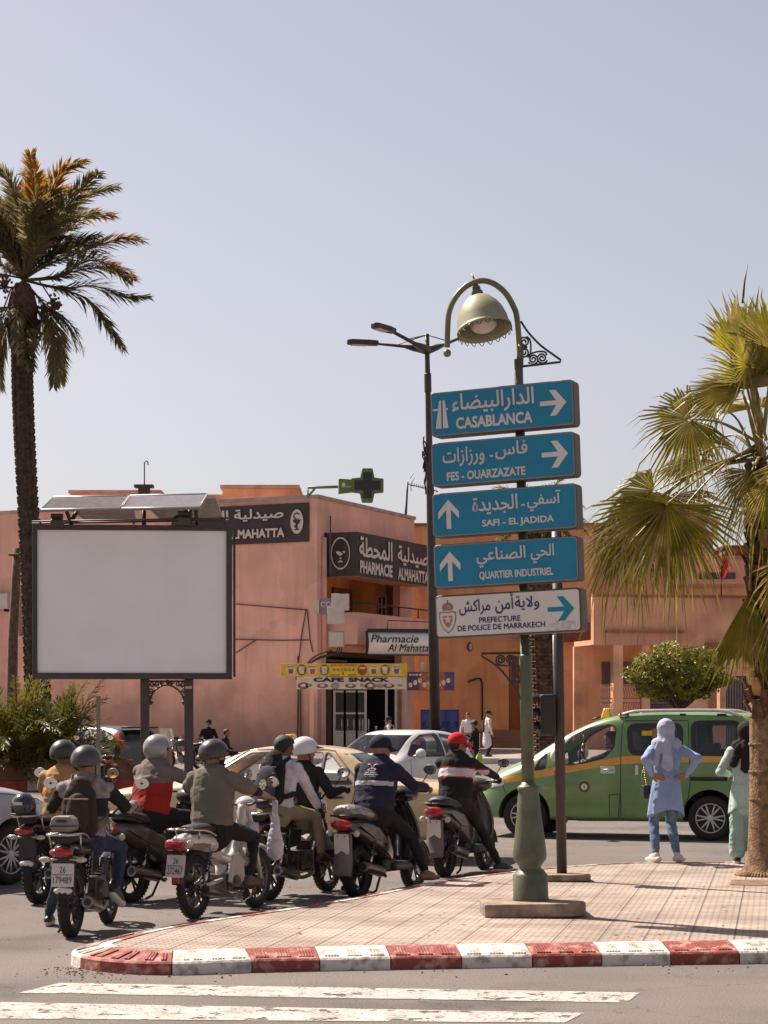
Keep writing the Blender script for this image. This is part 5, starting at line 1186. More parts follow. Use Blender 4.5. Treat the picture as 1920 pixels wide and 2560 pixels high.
# -- fan palm at the right edge
D = 23.3; rng = random.Random(21); b = G(1922, 2190, .13); D = b.y
fpalm = thing('fan_palm', 'large fan palm with fibrous trunk beside the woman in mint green', 'tree', b); q = lambda x, y, dy=0.: P(x, y, D) + Vector((0, dy, 0)) - b
mb = MB(); prof = [(.36, -.03), (.3, .04), (.25, .12), (.225, .25), (.21, .6), (.2, 1.2), (.205, 1.6), (.215, 1.85)]
mb.lathe(prof, n=20)
for k in range(60):
    a = 2 * math.pi * k / 60; mb.tube([Vector((.2 * math.cos(a), .2 * math.sin(a), .08)), Vector((.3 * math.cos(a + .1), .3 * math.sin(a + .1), .03)), Vector((.37 * math.cos(a + .15), .37 * math.sin(a + .15), -.01))], [.02, .022, .012], 5)
for k in range(5):
    z = .5 + k * .29; mb.lathe([(.208, z), (.217, z + .012), (.207, z + .03)], n=20, caps=False)
mb.build('trunk', M_barkf, fpalm)
mb = MB()
for i in range(22):
    for k in range(8):
        z = 1.75 + i * .118; a = k * 2 * math.pi / 8 + (i % 2) * .39 + rng.uniform(-.1, .1); r = .2 + rng.uniform(0, .03)
        c = Vector((math.cos(a) * r, math.sin(a) * r, z)); M_ = Matrix.Rotation(a, 3, 'Z') @ Matrix.Rotation(R(rng.uniform(12, 32)), 3, 'Y')
        mb.box(c, (.045, .15, .2), M_, 0 if rng.random() < .75 else 1, taper=.55)
mb.build('leaf_base', [mat('old_leaf_base', (.1, .05, .025), rough=.9, var=.5, vscale=12, bump=.7), mat('cut_leaf_base', (.42, .24, .1), rough=.9, var=.2)], fpalm)
def fan(mb, hub, d, nrm, rad, spread=150, n=34, droop=.5, mi=0, tips=.5, dry=.16, fuse=.48):
    d = d.normalized(); nrm = (nrm - d * nrm.dot(d)).normalized(); s = d.cross(nrm).normalized()
    for k in range(n):
        a0 = R(-spread + 2 * spread * k / n); a1 = R(-spread + 2 * spread * (k + 1) / n); am = (a0 + a1) / 2
        L = rad * (1 - .22 * abs(am) / R(180)) * rng.uniform(.8, 1.08); kd = rng.choice((.6, 1., 1., 1.6, 2.6))
        m_ = mi if rng.random() > dry else 1
        f0 = lambda a, r, up=0.: hub + (d * math.cos(a) + s * math.sin(a)) * r + nrm * (up + .22 * r * (1 - math.cos(am)) * .3) + Vector((0, 0, -droop * r * r / rad * .55))
        r0, r1 = .02, L * fuse
        ridge = .012 * rad / .5
        A, B_, Cc, Dd = f0(a0, r0), f0(a1, r0), f0(a1, r1), f0(a0, r1); Mi, Mo = f0(am, r0, ridge * .2), f0(am, r1, ridge)
        e1 = f0(am, L * .8, ridge * .5) + Vector((rng.uniform(-.02, .02), rng.uniform(-.02, .02), -droop * tips * L * .1 * kd)); e2 = f0(am, L, 0) + Vector((rng.uniform(-.03, .03), rng.uniform(-.03, .03), -droop * tips * L * .38 * kd - tips * rng.uniform(0, .12) * L))
        w = (Cc - Dd) * .3
        mb.add([A, Mi, B_, Cc, Mo, Dd, e1 - w * .75, e1 + w * .75, e2], [(0, 1, 4, 5), (1, 2, 3, 4), (5, 4, 6), (4, 3, 7), (4, 7, 6), (6, 7, 8)], m_)
heart = q(1905, 1120)
def leaf(hx, hy, dy, tipx, tipy, tdy, nrm, rad, mid=None, **k):
    h = q(hx, hy, dy); d = q(tipx, tipy, tdy) - h; m_ = q(*mid, dy * .5) if mid else heart.lerp(h, .5) + Vector((0, 0, .12))
    pm_.tube(bez([heart + Vector((rng.uniform(-.05, .05), rng.uniform(-.05, .05), rng.uniform(-.3, .1))), m_, h], 6), [.03] * 6 + [.022] * 4 + [.014] * 3, 6, 2, flat=.5)
    fan(fm_, h, d, Vector(nrm), rad * D / F, **k)
pm_ = MB(); fm_ = MB()
leaf(1843, 985, -.3, 1740, 900, .2, (.1, -.75, .6), 190, (1868, 1040), spread=120, droop=.25, n=44, fuse=.5)
leaf(1862, 895, .2, 1858, 720, .2, (.5, -.8, -.1), 185, (1880, 1000), spread=70, droop=.0, n=26, fuse=.7)
leaf(1900, 900, .4, 1905, 715, .5, (-.3, -.9, 0), 200, (1900, 1000), spread=60, droop=.0, n=24, fuse=.65)
leaf(1945, 940, .2, 1960, 750, .2, (-.3, -.9, 0), 190, (1920, 1030), spread=75, droop=.1, n=26)
leaf(1856, 930, -.35, 1810, 810, -.5, (.6, -.6, .5), 150, (1880, 1020), spread=110, droop=.3, n=34)
leaf(1717, 1055, -.2, 1575, 1140, -.3, (.35, -.8, .45), 165, (1800, 1060), spread=135, droop=.55, n=44, fuse=.5)
leaf(1748, 1135, .5, 1620, 1165, .6, (.2, -.5, .8), 150, (1820, 1110), spread=150, droop=.7, n=40)
leaf(1655, 1268, -.4, 1590, 1500, -.7, (-.3, -.85, .35), 255, (1770, 1180), spread=100, droop=.35, n=46, tips=.5, fuse=.5)
leaf(1640, 1225, .1, 1500, 1330, .1, (.2, -.6, .7), 200, (1770, 1170), spread=120, droop=.8, n=40, tips=.9)
leaf(1690, 1230, .4, 1700, 1420, .5, (.3, -.9, .2), 230, (1790, 1170), spread=105, droop=.5, n=42, tips=.9)
leaf(1600, 1290, .25, 1510, 1420, .3, (-.5, -.7, .4), 190, (1760, 1170), spread=110, droop=.9, n=38, tips=1.1, dry=.3)
leaf(1690, 1290, -.1, 1670, 1450, -.2, (.2, -.9, .3), 170, (1790, 1180), spread=80, droop=.7, n=38, tips=1., dry=.25)
leaf(1800, 1090, .6, 1700, 1020, .8, (.3, -.6, .7), 130, (1850, 1080), spread=140, droop=.7, n=34, tips=1., dry=.25)
leaf(1868, 1185, -.3, 1795, 1330, -.5, (-.5, -.8, .2), 150, (1890, 1150), spread=95, droop=.6, n=34)
leaf(1960, 1180, -.3, 2010, 1330, -.4, (.5, -.8, .2), 170, (1930, 1140), spread=110, droop=.5, n=34)
leaf(1862, 1482, -.32, 1842, 1740, -.34, (-.3, -.95, 0), 260, (1875, 1330), spread=26, droop=.0, n=22, tips=.1, fuse=.75, dry=.3)
leaf(1935, 1500, -.35, 1950, 1700, -.36, (.3, -.95, 0), 200, (1915, 1330), spread=40, droop=.1, n=20, tips=.2, dry=.4)
leaf(1885, 960, -.1, 1830, 770, -.1, (.2, -.9, .2), 170, (1895, 1040), spread=80, droop=.15, n=30)
leaf(1925, 880, -.2, 1930, 700, -.2, (.1, -.95, 0), 165, (1915, 1000), spread=75, droop=.05, n=28, fuse=.65)
leaf(1800, 1010, .2, 1690, 960, .3, (.2, -.7, .6), 140, (1850, 1050), spread=120, droop=.4, n=34)
leaf(1900, 1220, -.5, 1890, 1370, -.6, (.2, -.95, .1), 150, (1905, 1170), spread=85, droop=.6, n=28, tips=.8, dry=.3)
leaf(1560, 1330, .2, 1500, 1440, .2, (-.3, -.8, .3), 150, (1720, 1190), spread=100, droop=.9, n=30, tips=1.1, dry=.35)
leaf(2060, 1100, .3, 2200, 1150, .3, (-.2, -.6, .8), 180, (1990, 1080), spread=130, droop=.5, n=34)
leaf(1925, 1000, .6, 1990, 930, 1.1, (-.2, -.6, .8), 170, (1915, 1050), spread=130, droop=.3, n=34)
leaf(1945, 1420, -.5, 1905, 1560, -.6, (.6, -.7, .3), 150, (1930, 1280), spread=80, droop=.6, n=26, dry=.4)
fm_.build('crown', [M_fan, M_fand], fpalm); pm_.build('petioles', [M_fan, M_fand, mat('petiole_green', (.2, .15, .035), rough=.4, var=.3, vscale=8)], fpalm)
mb = MB()
for k in range(110):                                 # dry threads and hanging strips
    a = rng.uniform(0, 6.28); p0 = heart + Vector((math.cos(a) * rng.uniform(.1, .9), math.sin(a) * rng.uniform(.1, .5), rng.uniform(-.7, .2)))
    mb.tube([p0, p0 + Vector((rng.uniform(-.1, .1), rng.uniform(-.1, .1), -.12)), p0 + Vector((rng.uniform(-.15, .15), rng.uniform(-.15, .15), -rng.uniform(.25, .5)))], [.006, .005, .002], 4, flat=.3)
mb.build('dry_threads', M_fand, fpalm)
mb = MB(); mb.tube([q(1868, 745, .3), q(1873, 690, .3), q(1881, 645, .3)], [.014, .01, .003], 5); mb.build('spear_leaf', mat('spear_brown', (.1, .05, .04)), fpalm)
pit = MB(); c = G(1890, 2205, .14); pit.prism([(-.42, -.3), (-.1, -.42), (.4, -.36), (.5, .3), (-.3, .34)], (c.x + .1, c.y - .05, 0), (1, 0, 0), (0, 1, 0), KZ - .01, KZ + .003); tag(pit.build('tree_pit_soil', mat('pit_soil', (.2, .12, .07), rough=.95, var=.4, vscale=9, bump=.7)), kind='structure')
# -- clipped round tree
D = 60.; rng = random.Random(33); b = P(1697, 1950, D); b.z = 0
t = thing('clipped_tree', 'small street tree with clipped rounded crown above the green van', 'tree', b); q = lambda x, y, dy=0.: P(x, y, D) + Vector((0, dy, 0)) - b
mb = MB(); fork = q(1698, 1775); mb.tube([(0, 0, 0), (.03, 0, fork.z * .6), fork], [.17, .14, .16], 10)
for k in range(14):
    a = k * 2.4; e = q(1697 + 75 * math.cos(a), 1715 - 30 * rng.random(), math.sin(a) * .8); mb.tube(bez([fork, fork.lerp(e, .5) + Vector((0, 0, -.1)), e], 5), [.07 * (1 - .75 * i / 10) for i in range(11)], 6)
mb.build('trunk', M_bark, t)
mb = MB(); cc = q(1695, 1690); RX, RZ, RY = 1.36, .86, 1.3
for k in range(11000):
    v = Vector((rng.gauss(0, 1), rng.gauss(0, 1), rng.gauss(0, 1))).normalized(); r = rng.random() ** .22
    nz = mnoise.noise(v * 2.3 + Vector((4, 1, 7))) * .3 + mnoise.noise(v * 6) * .2
    if v.z < -.35: r *= .9
    p = cc + Vector((v.x * RX, v.y * RY, v.z * RZ * (1.0 if v.z > 0 else .85))) * r * (1 + nz)
    if mnoise.noise(p * 3.1) < -.28: continue
    n_ = (v + Vector((rng.gauss(0, .6), rng.gauss(0, .6), rng.gauss(0, .6)))).normalized(); a, b_ = frame_from(n_); s = rng.uniform(.045, .085); th = rng.uniform(0, 6.28)
    a2 = a * math.cos(th) + b_ * math.sin(th); b2 = n_.cross(a2)
    mb.add([p - a2 * s, p + b2 * s * .45 + n_ * s * .15, p + a2 * s, p - b2 * s * .45 + n_ * s * .15], [(0, 1, 2, 3)])
mb.build('crown', leafmat('clipped_leaf', (.08, .09, .01), (.32, .28, .03), .35, 1.8), t)
# ================================================================== CARS
M_rub = mat('tyre_rubber', (.02, .016, .014), rough=.85, var=.25, vscale=20)
M_blk = mat('black_plastic', (.022, .017, .015), rough=.5, var=.2)
M_chr = mat('chrome', (.55, .5, .47), rough=.15, metal=.95, var=.05)
M_rimm = mat('alloy_rim', (.6, .56, .53), rough=.35, metal=.3, var=.08)
M_gl = glass('clear_window', (.0, .0, .0), .2)
M_gld = glass('tinted_window', (.0, .0, .0), .6)
M_int = mat('car_interior', (.05, .038, .032), rough=.8, var=.2)
M_tail = mat('tail_red', (.35, .012, .012), rough=.15, var=.2, vscale=30, coat=.5)
M_lamp = mat('lamp_clear', (.62, .56, .5), rough=.12, var=.08, coat=.5)
def paint(name, col, rough=.3, dust=.1):
    return mat(name, col, rough=rough, var=dust, vscale=2.2, coat=.6, spec=.5, detail=6)
def temp(me):
    o = bpy.data.objects.new('temp', me); C.objects.link(o); return o
def boolean(me, cut, op='DIFFERENCE'):
    a, b = temp(me), temp(cut); m = a.modifiers.new('b', 'BOOLEAN'); m.object = b; m.operation = op; m.solver = 'EXACT'
    r = evaluated(a); bpy.data.objects.remove(a); bpy.data.objects.remove(b); return r
def mesh_of(mb):
    me = bpy.data.meshes.new('cut'); me.from_pydata(mb.v, [], mb.f); bm = bmesh.new(); bm.from_mesh(me); bmesh.ops.recalc_face_normals(bm, faces=bm.faces); bm.to_mesh(me); bm.free(); return me
def xz_prism(poly, y0, y1):                          # side-view polygon through the car
    mb = MB(); n = len(poly); vs = [(x, y0, z) for x, z in poly] + [(x, y1, z) for x, z in poly]
    mb.add(vs, [tuple(range(n)), tuple(range(n, 2 * n))] + [(i, (i + 1) % n, n + (i + 1) % n, n + i) for i in range(n)]); return mesh_of(mb)
def grow(poly, d):
    if area(poly) < 0: poly = poly[::-1]
    out = []; n = len(poly)
    for i in range(n):
        a, b, c = Vector(poly[i - 1]), Vector(poly[i]), Vector(poly[(i + 1) % n]); d1, d2 = (b - a).normalized(), (c - b).normalized()
        n1, n2 = Vector((d1.y, -d1.x)), Vector((d2.y, -d2.x)); m = (n1 + n2); m = m / max(.35, m.dot(n1)); out.append(tuple(b + m * d))
    return out
def roundpoly(poly, r=.05, n=3):
    out = []; k = len(poly)
    for i in range(k):
        a, b, c = Vector(poly[i - 1]), Vector(poly[i]), Vector(poly[(i + 1) % k]); l1, l2 = (a - b).length, (c - b).length
        p, q = b + (a - b).normalized() * min(r, l1 * .4), b + (c - b).normalized() * min(r, l2 * .4)
        for j in range(n + 1): t = j / n; out.append(tuple(p * (1 - t) ** 2 + b * 2 * t * (1 - t) + q * t * t))
    return out
def loft(stations, inset=0., sub=2):
    """stations: x, z bottom, z belt, z top, half widths at sill, belt, top -> closed body mesh"""
    mb = MB(); N = None
    for (x, zb, zl, zt, ws, wl2, wt) in stations:
        ws, wl2, wt = ws - inset, wl2 - inset, wt - inset; zt -= inset; zm = zb + (zl - zb) * .45
        half = [(ws * .6, zb), (ws * .97, zb + .01), (ws + .01, zb + .09), ((ws + wl2) / 2 + .02, zm), (wl2, zl - .05), (wl2 - .015, zl + .0), (wl2 * .45 + wt * .55, zl * .45 + zt * .55), (wt, zt - min(.09, (zt - zl) * .3 + .01)), (wt - min(.07, wt * .2), zt - .012), (wt * .5, zt)]
        ring = [(x, -y, z) for y, z in half] + [(x, y, z) for y, z in reversed(half)]; N = len(ring); mb.v += ring
    S_ = len(stations)
    for i in range(S_ - 1):
        for j in range(N): mb.f.append((i * N + j, i * N + (j + 1) % N, (i + 1) * N + (j + 1) % N, (i + 1) * N + j))
    h = N // 2
    for i, fl_ in ((0, False), (S_ - 1, True)):      # end caps as strips
        for j in range(h - 1):
            f = (i * N + j, i * N + j + 1, i * N + N - 2 - j, i * N + N - 1 - j); mb.f.append(f[::-1] if fl_ else f)
    me = mesh_of(mb); o = temp(me); m = o.modifiers.new('s', 'SUBSURF'); m.levels = sub; m.render_levels = sub; r = evaluated(o); bpy.data.objects.remove(o); return r
def add_mesh(name, me, m, parent, sharp=32):
    me.materials.clear(); me.materials.append(m)
    me.polygons.foreach_set('material_index', [0] * len(me.polygons)); me.polygons.foreach_set('use_smooth', [True] * len(me.polygons)); me.set_sharp_from_angle(angle=R(sharp)); me.update()
    return link(name, me, parent)
def bvh_of(me): return BVHTree.FromPolygons([v.co.copy() for v in me.vertices], [tuple(p.vertices) for p in me.polygons])
def side_y(bvh, x, z, sg):
    h = bvh.ray_cast(Vector((x, 3 * sg, z)), Vector((0, -sg, 0))); return h[0].y if h[0] is not None else None
def seam(mb, bvh, pts, sg, r=.005, out=.0):
    q = []
    P2 = [Vector(p) for p in pts]
    for a, b in zip(P2[:-1], P2[1:]):
        k = max(2, int((b - a).length / .06))
        for i in range(k + 1):
            p = a.lerp(b, i / k); y = side_y(bvh, p.x, p.y, sg)
            if y is not None and (not q or (Vector((p.x, y, p.y)) - q[-1]).length > .008): q.append(Vector((p.x, y + sg * out, p.y)))
    if len(q) > 1: mb.tube(q, r, 5)
def wheel(parent, x, y, r, w, sg, spokes=7, style='alloy', name='wheel'):
    mb = MB(); M_ = Matrix.Rotation(R(-90 * sg), 3, 'X'); h = w / 2
    mb.lathe([(r * .66, h * .8), (r * .7, h), (r * .9, h), (r * .985, h * .8), (r, h * .5), (r, -h * .5), (r * .985, -h * .8), (r * .9, -h), (r * .66, -h)], (0, 0, 0), M_, 40)
    o = mb.build(name, M_rub, parent, loc=(x, y, r)); rm = MB(); R_ = r * .66
    rm.lathe([(R_, h * .82), (R_ * .97, h * .9), (R_ * .93, h * .8), (R_ * .9, h * .2), (R_ * .9, -h)], (0, 0, 0), M_, 36, caps=False)
    rm.lathe([(R_ * .26, h * .3), (R_ * .26, h * .78), (R_ * .2, h * .84), (0, h * .86)], (0, 0, 0), M_, 20, caps=False)
    for k in range(spokes):
        a = 2 * math.pi * k / spokes
        for da in (-.13, .13):
            p, q = Vector((R_ * .2 * math.cos(a + da), R_ * .2 * math.sin(a + da), h * .74)), Vector((R_ * .95 * math.cos(a + da * 1.5), R_ * .95 * math.sin(a + da * 1.5), h * .78)); rm.tube([M_ @ p, M_ @ q], [R_ * .07, R_ * .055], 6)
    rm.build('rim', M_rimm, o)
    MB().lathe([(R_ * .92, -h * .1), (0, -h * .1)], (0, 0, 0), M_, 30, caps=False).build('brake_disc', M_blk, o)
    return o
def car(name, label, cat, loc, heading, st, cab, paintm, wheels, r, W_, side_windows, glassm, cut_front=None, cut_rear=None, stripe=None, trim=None, group=None, spokes=7, arch=1.14, wy=None):
    """heading: unit vector of travel. st/cab: stations of body and cabin cavity. side_windows: list of (polygon, trim width)."""
    t = thing(name, label, cat, loc, math.atan2(heading[1], heading[0]), group)
    body = loft(st); solid = body.copy(); bvh = bvh_of(body)
    cav = loft(cab); shell = boolean(body, cav)
    full = shell.copy()
    for poly, tw in side_windows:
        p = roundpoly(poly, .05); big = grow(p, tw) if tw else p
        shell = boolean(shell, xz_prism(big, -2, 2))
        tm = boolean(boolean(full.copy(), xz_prism(big, -2, 2), 'INTERSECT'), xz_prism(p, -2, 2)) if tw else None
        if tm is not None and len(tm.polygons): [add_mesh('window_trim', q, trim or M_blk, t) for q in halves(tm)]
        gp = boolean(full.copy(), xz_prism(p, -2, 2), 'INTERSECT')
        if len(gp.polygons):                         # keep only the outer skin of the pane
            [add_mesh('side_window', q, glassm, t) for q in halves(thin(gp, bvh))]
    for cut, nm in ((cut_front, 'windscreen'), (cut_rear, 'rear_window')):
        if cut:
            xs, yz = cut; mb = MB(); n = len(yz); vs = [(x, y, z) for x in xs for y, z in yz]; mb.add(vs, [tuple(range(n)), tuple(range(n, 2 * n))] + [(i, (i + 1) % n, n + (i + 1) % n, n + i) for i in range(n)]); pm2 = mesh_of(mb)
            gp = boolean(full.copy(), pm2.copy(), 'INTERSECT'); shell = boolean(shell, pm2)
            if len(gp.polygons): add_mesh(nm, thin(gp, bvh), glassm, t)
    if stripe:
        sm_ = boolean(shell.copy(), xz_prism(stripe[0], -2, 2), 'INTERSECT'); shell = boolean(shell, xz_prism(stripe[0], -2, 2)); [add_mesh('stripe', q, stripe[1], t) for q in halves(sm_)]
    for x in wheels:
        mb = MB(); mb.lathe([(r * arch, -2), (r * arch, 2)], (x, 0, r + .02), Matrix.Rotation(R(90), 3, 'X'), 40); shell = boolean(shell, mesh_of(mb))
    add_mesh('body', shell, paintm, t)
    for x in wheels:                                  # dark wheel housings
        for sg in (-1, 1):
            mb = MB()
            n_ = 18; ra = r * arch + .004; ys = (sg * .12, sg * (W_ / 2 - .05)); vs = [(x + ra * math.cos(R(-8 + 196 * k / n_)), y, r + .02 + ra * math.sin(R(-8 + 196 * k / n_))) for y in ys for k in range(n_ + 1)]
            mb.add(vs, [(k, k + 1, n_ + 2 + k, n_ + 1 + k) for k in range(n_)] + [tuple(range(n_ + 1))])
            mb.build('wheel_housing', M_blk, t)
    for x in wheels:
        for sg in (-1, 1): wheel(t, x, sg * ((wy or W_ / 2 - .13)), r, .2, sg, spokes)
    return t, bvh
def halves(me):                                      # the two sides of a car as separate meshes
    out = []
    for sg in (1, -1):
        bm = bmesh.new(); bm.from_mesh(me); bmesh.ops.delete(bm, geom=[f for f in bm.faces if f.calc_center_median().y * sg <= 0], context='FACES')
        if bm.faces: m = bpy.data.meshes.new('half'); bm.to_mesh(m); out.append(m)
        bm.free()
    return out
def thin(me, bvh, tol=.012):
    bm = bmesh.new(); bm.from_mesh(me); bad = []
    for f in bm.faces:
        d = bvh.find_nearest(f.calc_center_median())[3]
        if d is None or d > tol: bad.append(f)
    bmesh.ops.delete(bm, geom=bad, context='FACES'); out = bpy.data.meshes.new('pane'); bm.to_mesh(out); bm.free(); return out
def seats(t, xs, z=.45, h=1.15, w=.25):
    for x in xs:
        for y in (-.36, .36):
            mb = MB(); mb.box((x, y, z), (.48, .46, .16)); mb.box((x - .28, y, (z + h) / 2), (.14, .44, h - z), Matrix.Rotation(R(-10), 3, 'Y')); mb.box((x - .36, y, h + .1), (.09, w, .17)); mb.build('car_seat', M_int, t, bevel=.03)
def mirror(t, bvh, x, z, sg, m, s=1.):
    y = side_y(bvh, x, z - .05, sg) or sg * .8
    mb = MB(); mb.ball((x, y + sg * .13 * s, z + .03), (.06 * s, .1 * s, .085 * s), n=12); mb.tube([(x, y - sg * .03, z - .03), (x, y + sg * .08, z)], .025, 6); mb.build('wing_mirror', m, t)
# ---- green van taxi
g0, g1 = G(1798, 2095), G(1334, 2087); hd = (g1 - g0).normalized()
vx = lambda zx: 3.629 - .002619 * zx; vz = lambda zy: 2.312 - .002628 * zy
V = lambda *pts: [(vx(a), vz(b)) for a, b in pts]
W2 = .845
st = [(-.93, .36, .9, 1.3, .70, .74, .62), (-.9, .3, 1.0, 1.72, .80, .80, .66), (-.8, .26, 1.1, 1.81, .83, .83, .7), (-.3, .25, 1.17, 1.835, .84, .84, .715), (.4, .25, 1.17, 1.845, .845, .845, .72), (1.0, .25, 1.16, 1.84, .845, .845, .72), (1.45, .25, 1.13, 1.80, .845, .845, .71), (1.8, .25, 1.09, 1.70, .845, .84, .69), (2.15, .25, 1.05, 1.53, .845, .83, .67), (2.5, .25, 1.02, 1.32, .845, .82, .65), (2.75, .26, 1.0, 1.16, .845, .81, .64), (3.0, .27, .9, 1.07, .83, .78, .6), (3.25, .27, .78, .97, .8, .73, .55), (3.4, .29, .66, .82, .74, .66, .5), (3.47, .34, .55, .66, .62, .56, .42)]
cab = [(-.82, .45, 1.1, 1.74, .72, .74, .62), (-.7, .42, 1.12, 1.77, .76, .77, .64), (.4, .42, 1.14, 1.79, .775, .78, .655), (1.0, .42, 1.14, 1.785, .775, .78, .655), (1.45, .42, 1.1, 1.745, .775, .775, .645), (1.8, .42, 1.06, 1.645, .775, .77, .625), (2.15, .42, 1.02, 1.475, .775, .76, .605), (2.45, .42, .99, 1.28, .77, .75, .59), (2.62, .42, .96, 1.15, .75, .73, .57)]
wins = [(V((602, 318), (695, 268), (822, 249), (857, 262), (850, 372), (800, 428), (690, 458), (545, 474), (532, 400)), .016), (V((398, 503), (425, 442), (470, 402), (464, 494)), .012), (V((950, 272), (1205, 268), (1205, 392), (962, 388)), .08), (V((1302, 254), (1520, 252), (1522, 390), (1310, 390)), .075)]
stripe = V((214, 548), (350, 518), (530, 482), (720, 455), (890, 424), (1100, 412), (1700, 405), (1700, 448), (1100, 455), (890, 466), (720, 492), (530, 527), (350, 556), (220, 578))
M_vg = paint('taxi_green', (.125, .225, .07), .3, .14)
van, bv = car('taxi_van', 'green taxi van with an orange stripe passing behind the woman in blue', 'van', (g0.x, g0.y, 0), hd, st, cab, M_vg, (0, 2.725), .325, 1.69, wins, M_gl,
    cut_front=((1.5, 2.75), [(-.6, 1.12), (.6, 1.12), (.56, 1.7), (-.56, 1.7)]), stripe=(stripe, mat('stripe_orange', (.62, .29, .02), rough=.3, coat=.4, var=.08)), spokes=6, arch=1.2)
for sg in (1, -1):
    mb = MB(); S_ = lambda *pts: seam(mb, bv, V(*pts), sg, .006)
    S_((893, 225), (893, 300), (893, 440), (893, 600), (880, 778)); S_((893, 228), (1260, 226), (1265, 300), (1280, 560), (1270, 640), (1230, 720)); S_((520, 500), (530, 640), (548, 740), (640, 782), (880, 784))
    if sg == 1: S_((830, 635), (895, 628), (895, 775)); S_((830, 635), (832, 772))
    seam(mb, bv, V((1282, 542), (1480, 542)), sg, .028)
    S_((210, 575), (240, 640)); mb.build('door_gap', M_blk, van)
    for (x, z, m, nm) in ((vx(822), vz(497), mat('handle_plate', (.6, .55, .5), rough=.3), 'door_handle'),):
        y = side_y(bv, x, z, sg); mb = MB(); mb.box((x, y + sg * .008, z), (.22, .03, .105)); o = mb.build(nm, m, van, bevel=.012)
        mb = MB(); mb.tube([(x - .075, y + sg * .026, z), (x + .06, y + sg * .026, z)], .022, 6, flat=.6); mb.ball((x - .085, y + sg * .028, z), .012, n=8); mb.build('grip', M_rimm, o)
    x, z = vx(985), vz(497); y = side_y(bv, x, z, sg); mb = MB(); mb.box((x, y + sg * .012, z), (.05, .03, .15)); mb.build('door_handle', MATS['handle_plate'], van, bevel=.012)
    mb = MB()
    rail = [(vx(a), vz(b)) for a, b in ((870, 205), (930, 186), (1000, 178), (1230, 174), (1430, 176), (1500, 190), (1545, 205))]
    mb.tube(bez([(x, sg * .66, z + .01) for x, z in rail], 6), .024, 8); o = mb.build('roof_rail', mat('rail_silver', (.55, .5, .46), rough=.35, metal=.5), van)
    for a in (900, 1225, 1440): mb = MB(); mb.box((vx(a), sg * .66, vz(194)), (.13 if a != 1225 else .08, .04, .035)); mb.build('rail_foot', M_blk, o)
    mb = MB(); hl = V((105, 606), (150, 545), (212, 543), (226, 585), (150, 600)); k = 14; vs = []
    hm = boolean(loft(st), xz_prism(roundpoly(hl, .04), .3 if sg > 0 else -2, 2 if sg > 0 else -.3), 'INTERSECT')
    nrm = [v.normal.copy() for v in hm.vertices]
    for v, q in zip(hm.vertices, nrm): v.co += q * .012
    add_mesh('headlight', hm, M_lamp, van)
mirror(van, bv, vx(535), vz(430), 1, mat('mirror_white', (.62, .56, .5), rough=.35), 1.25); mirror(van, bv, vx(535), vz(430), -1, MATS['mirror_white'], 1.25)
mb = MB(); x, z = vx(755), vz(205); mb.box((x, 0, z + .045), (.17, .34, .16), taper=.55); o = mb.build('roof_sign', mat('taxi_yellow_sign', (.65, .33, .02), rough=.3), van, bevel=.02)
mb = MB(); mb.tube([(vx(690), .35, vz(222)), (vx(740), .3, vz(205))], .012, 5); mb.build('aerial', M_blk, van)
x, z = vx(690), vz(592); y = side_y(bv, x, z, 1); mb = MB(); yy = y + .006
for rr, mi, dz in ((.088, 0, 0), (.078, 1, .001), (.052, 0, .002), (.044, 2, .003)): disc(mb, (x, yy, z), Vector((-1, 0, 0)), Z, Vector((0, 1, 0)), (0, 0), rr, rr, mi, dz)
lettering(mb, '2', (x, yy, z), (-1, 0, 0), (0, 0, 1), (-.014, .014, -.024, .024), 1, .03, .005)
mb.build('door_emblem', [mat('emblem_gold', (.3, .22, .07)), mat('emblem_green', (.03, .07, .02)), M_white], van)
mb = MB(); x, z = vx(1035), vz(295); y = side_y(bv, x, z, 1); mb.box((x, y + .006, z), (.15, .006, .07)); mb.build('window_notice', mat('notice_yellow', (.6, .4, .02)), van)
seats(van, (1.35, .45), .62, 1.2); mb = MB(); mb.box((2.25, 0, .95), (.5, 1.3, .2)); mb.tube(bez([(1.95 + .05 * math.sin(a), .36 + .19 * math.cos(a), 1.08 + .19 * math.sin(a)) for a in [2 * math.pi * k / 16 for k in range(17)]], 2), .016, 6); mb.build('dashboard', M_int, van)
mb = MB(); mb.box((-.1, 0, .3), (.08, 1.0, .1)); mb.box((3.44, 0, .36), (.06, 1.0, .12)); mb.build('bumper_trim', M_blk, van)
mb = MB(); mb.tube([(2.0, .1, 1.5), (2.0, .1, 1.38)], .006, 4); mb.ball((2.0, .1, 1.33), (.035, .035, .05), n=8); mb.ball((2.0, .1, 1.24), (.025, .025, .04), n=8, mi=1); mb.build('hanging_lantern', [mat('gold_trinket', (.45, .3, .05), rough=.3, metal=.5), mat('red_trinket', (.4, .03, .02))], van)
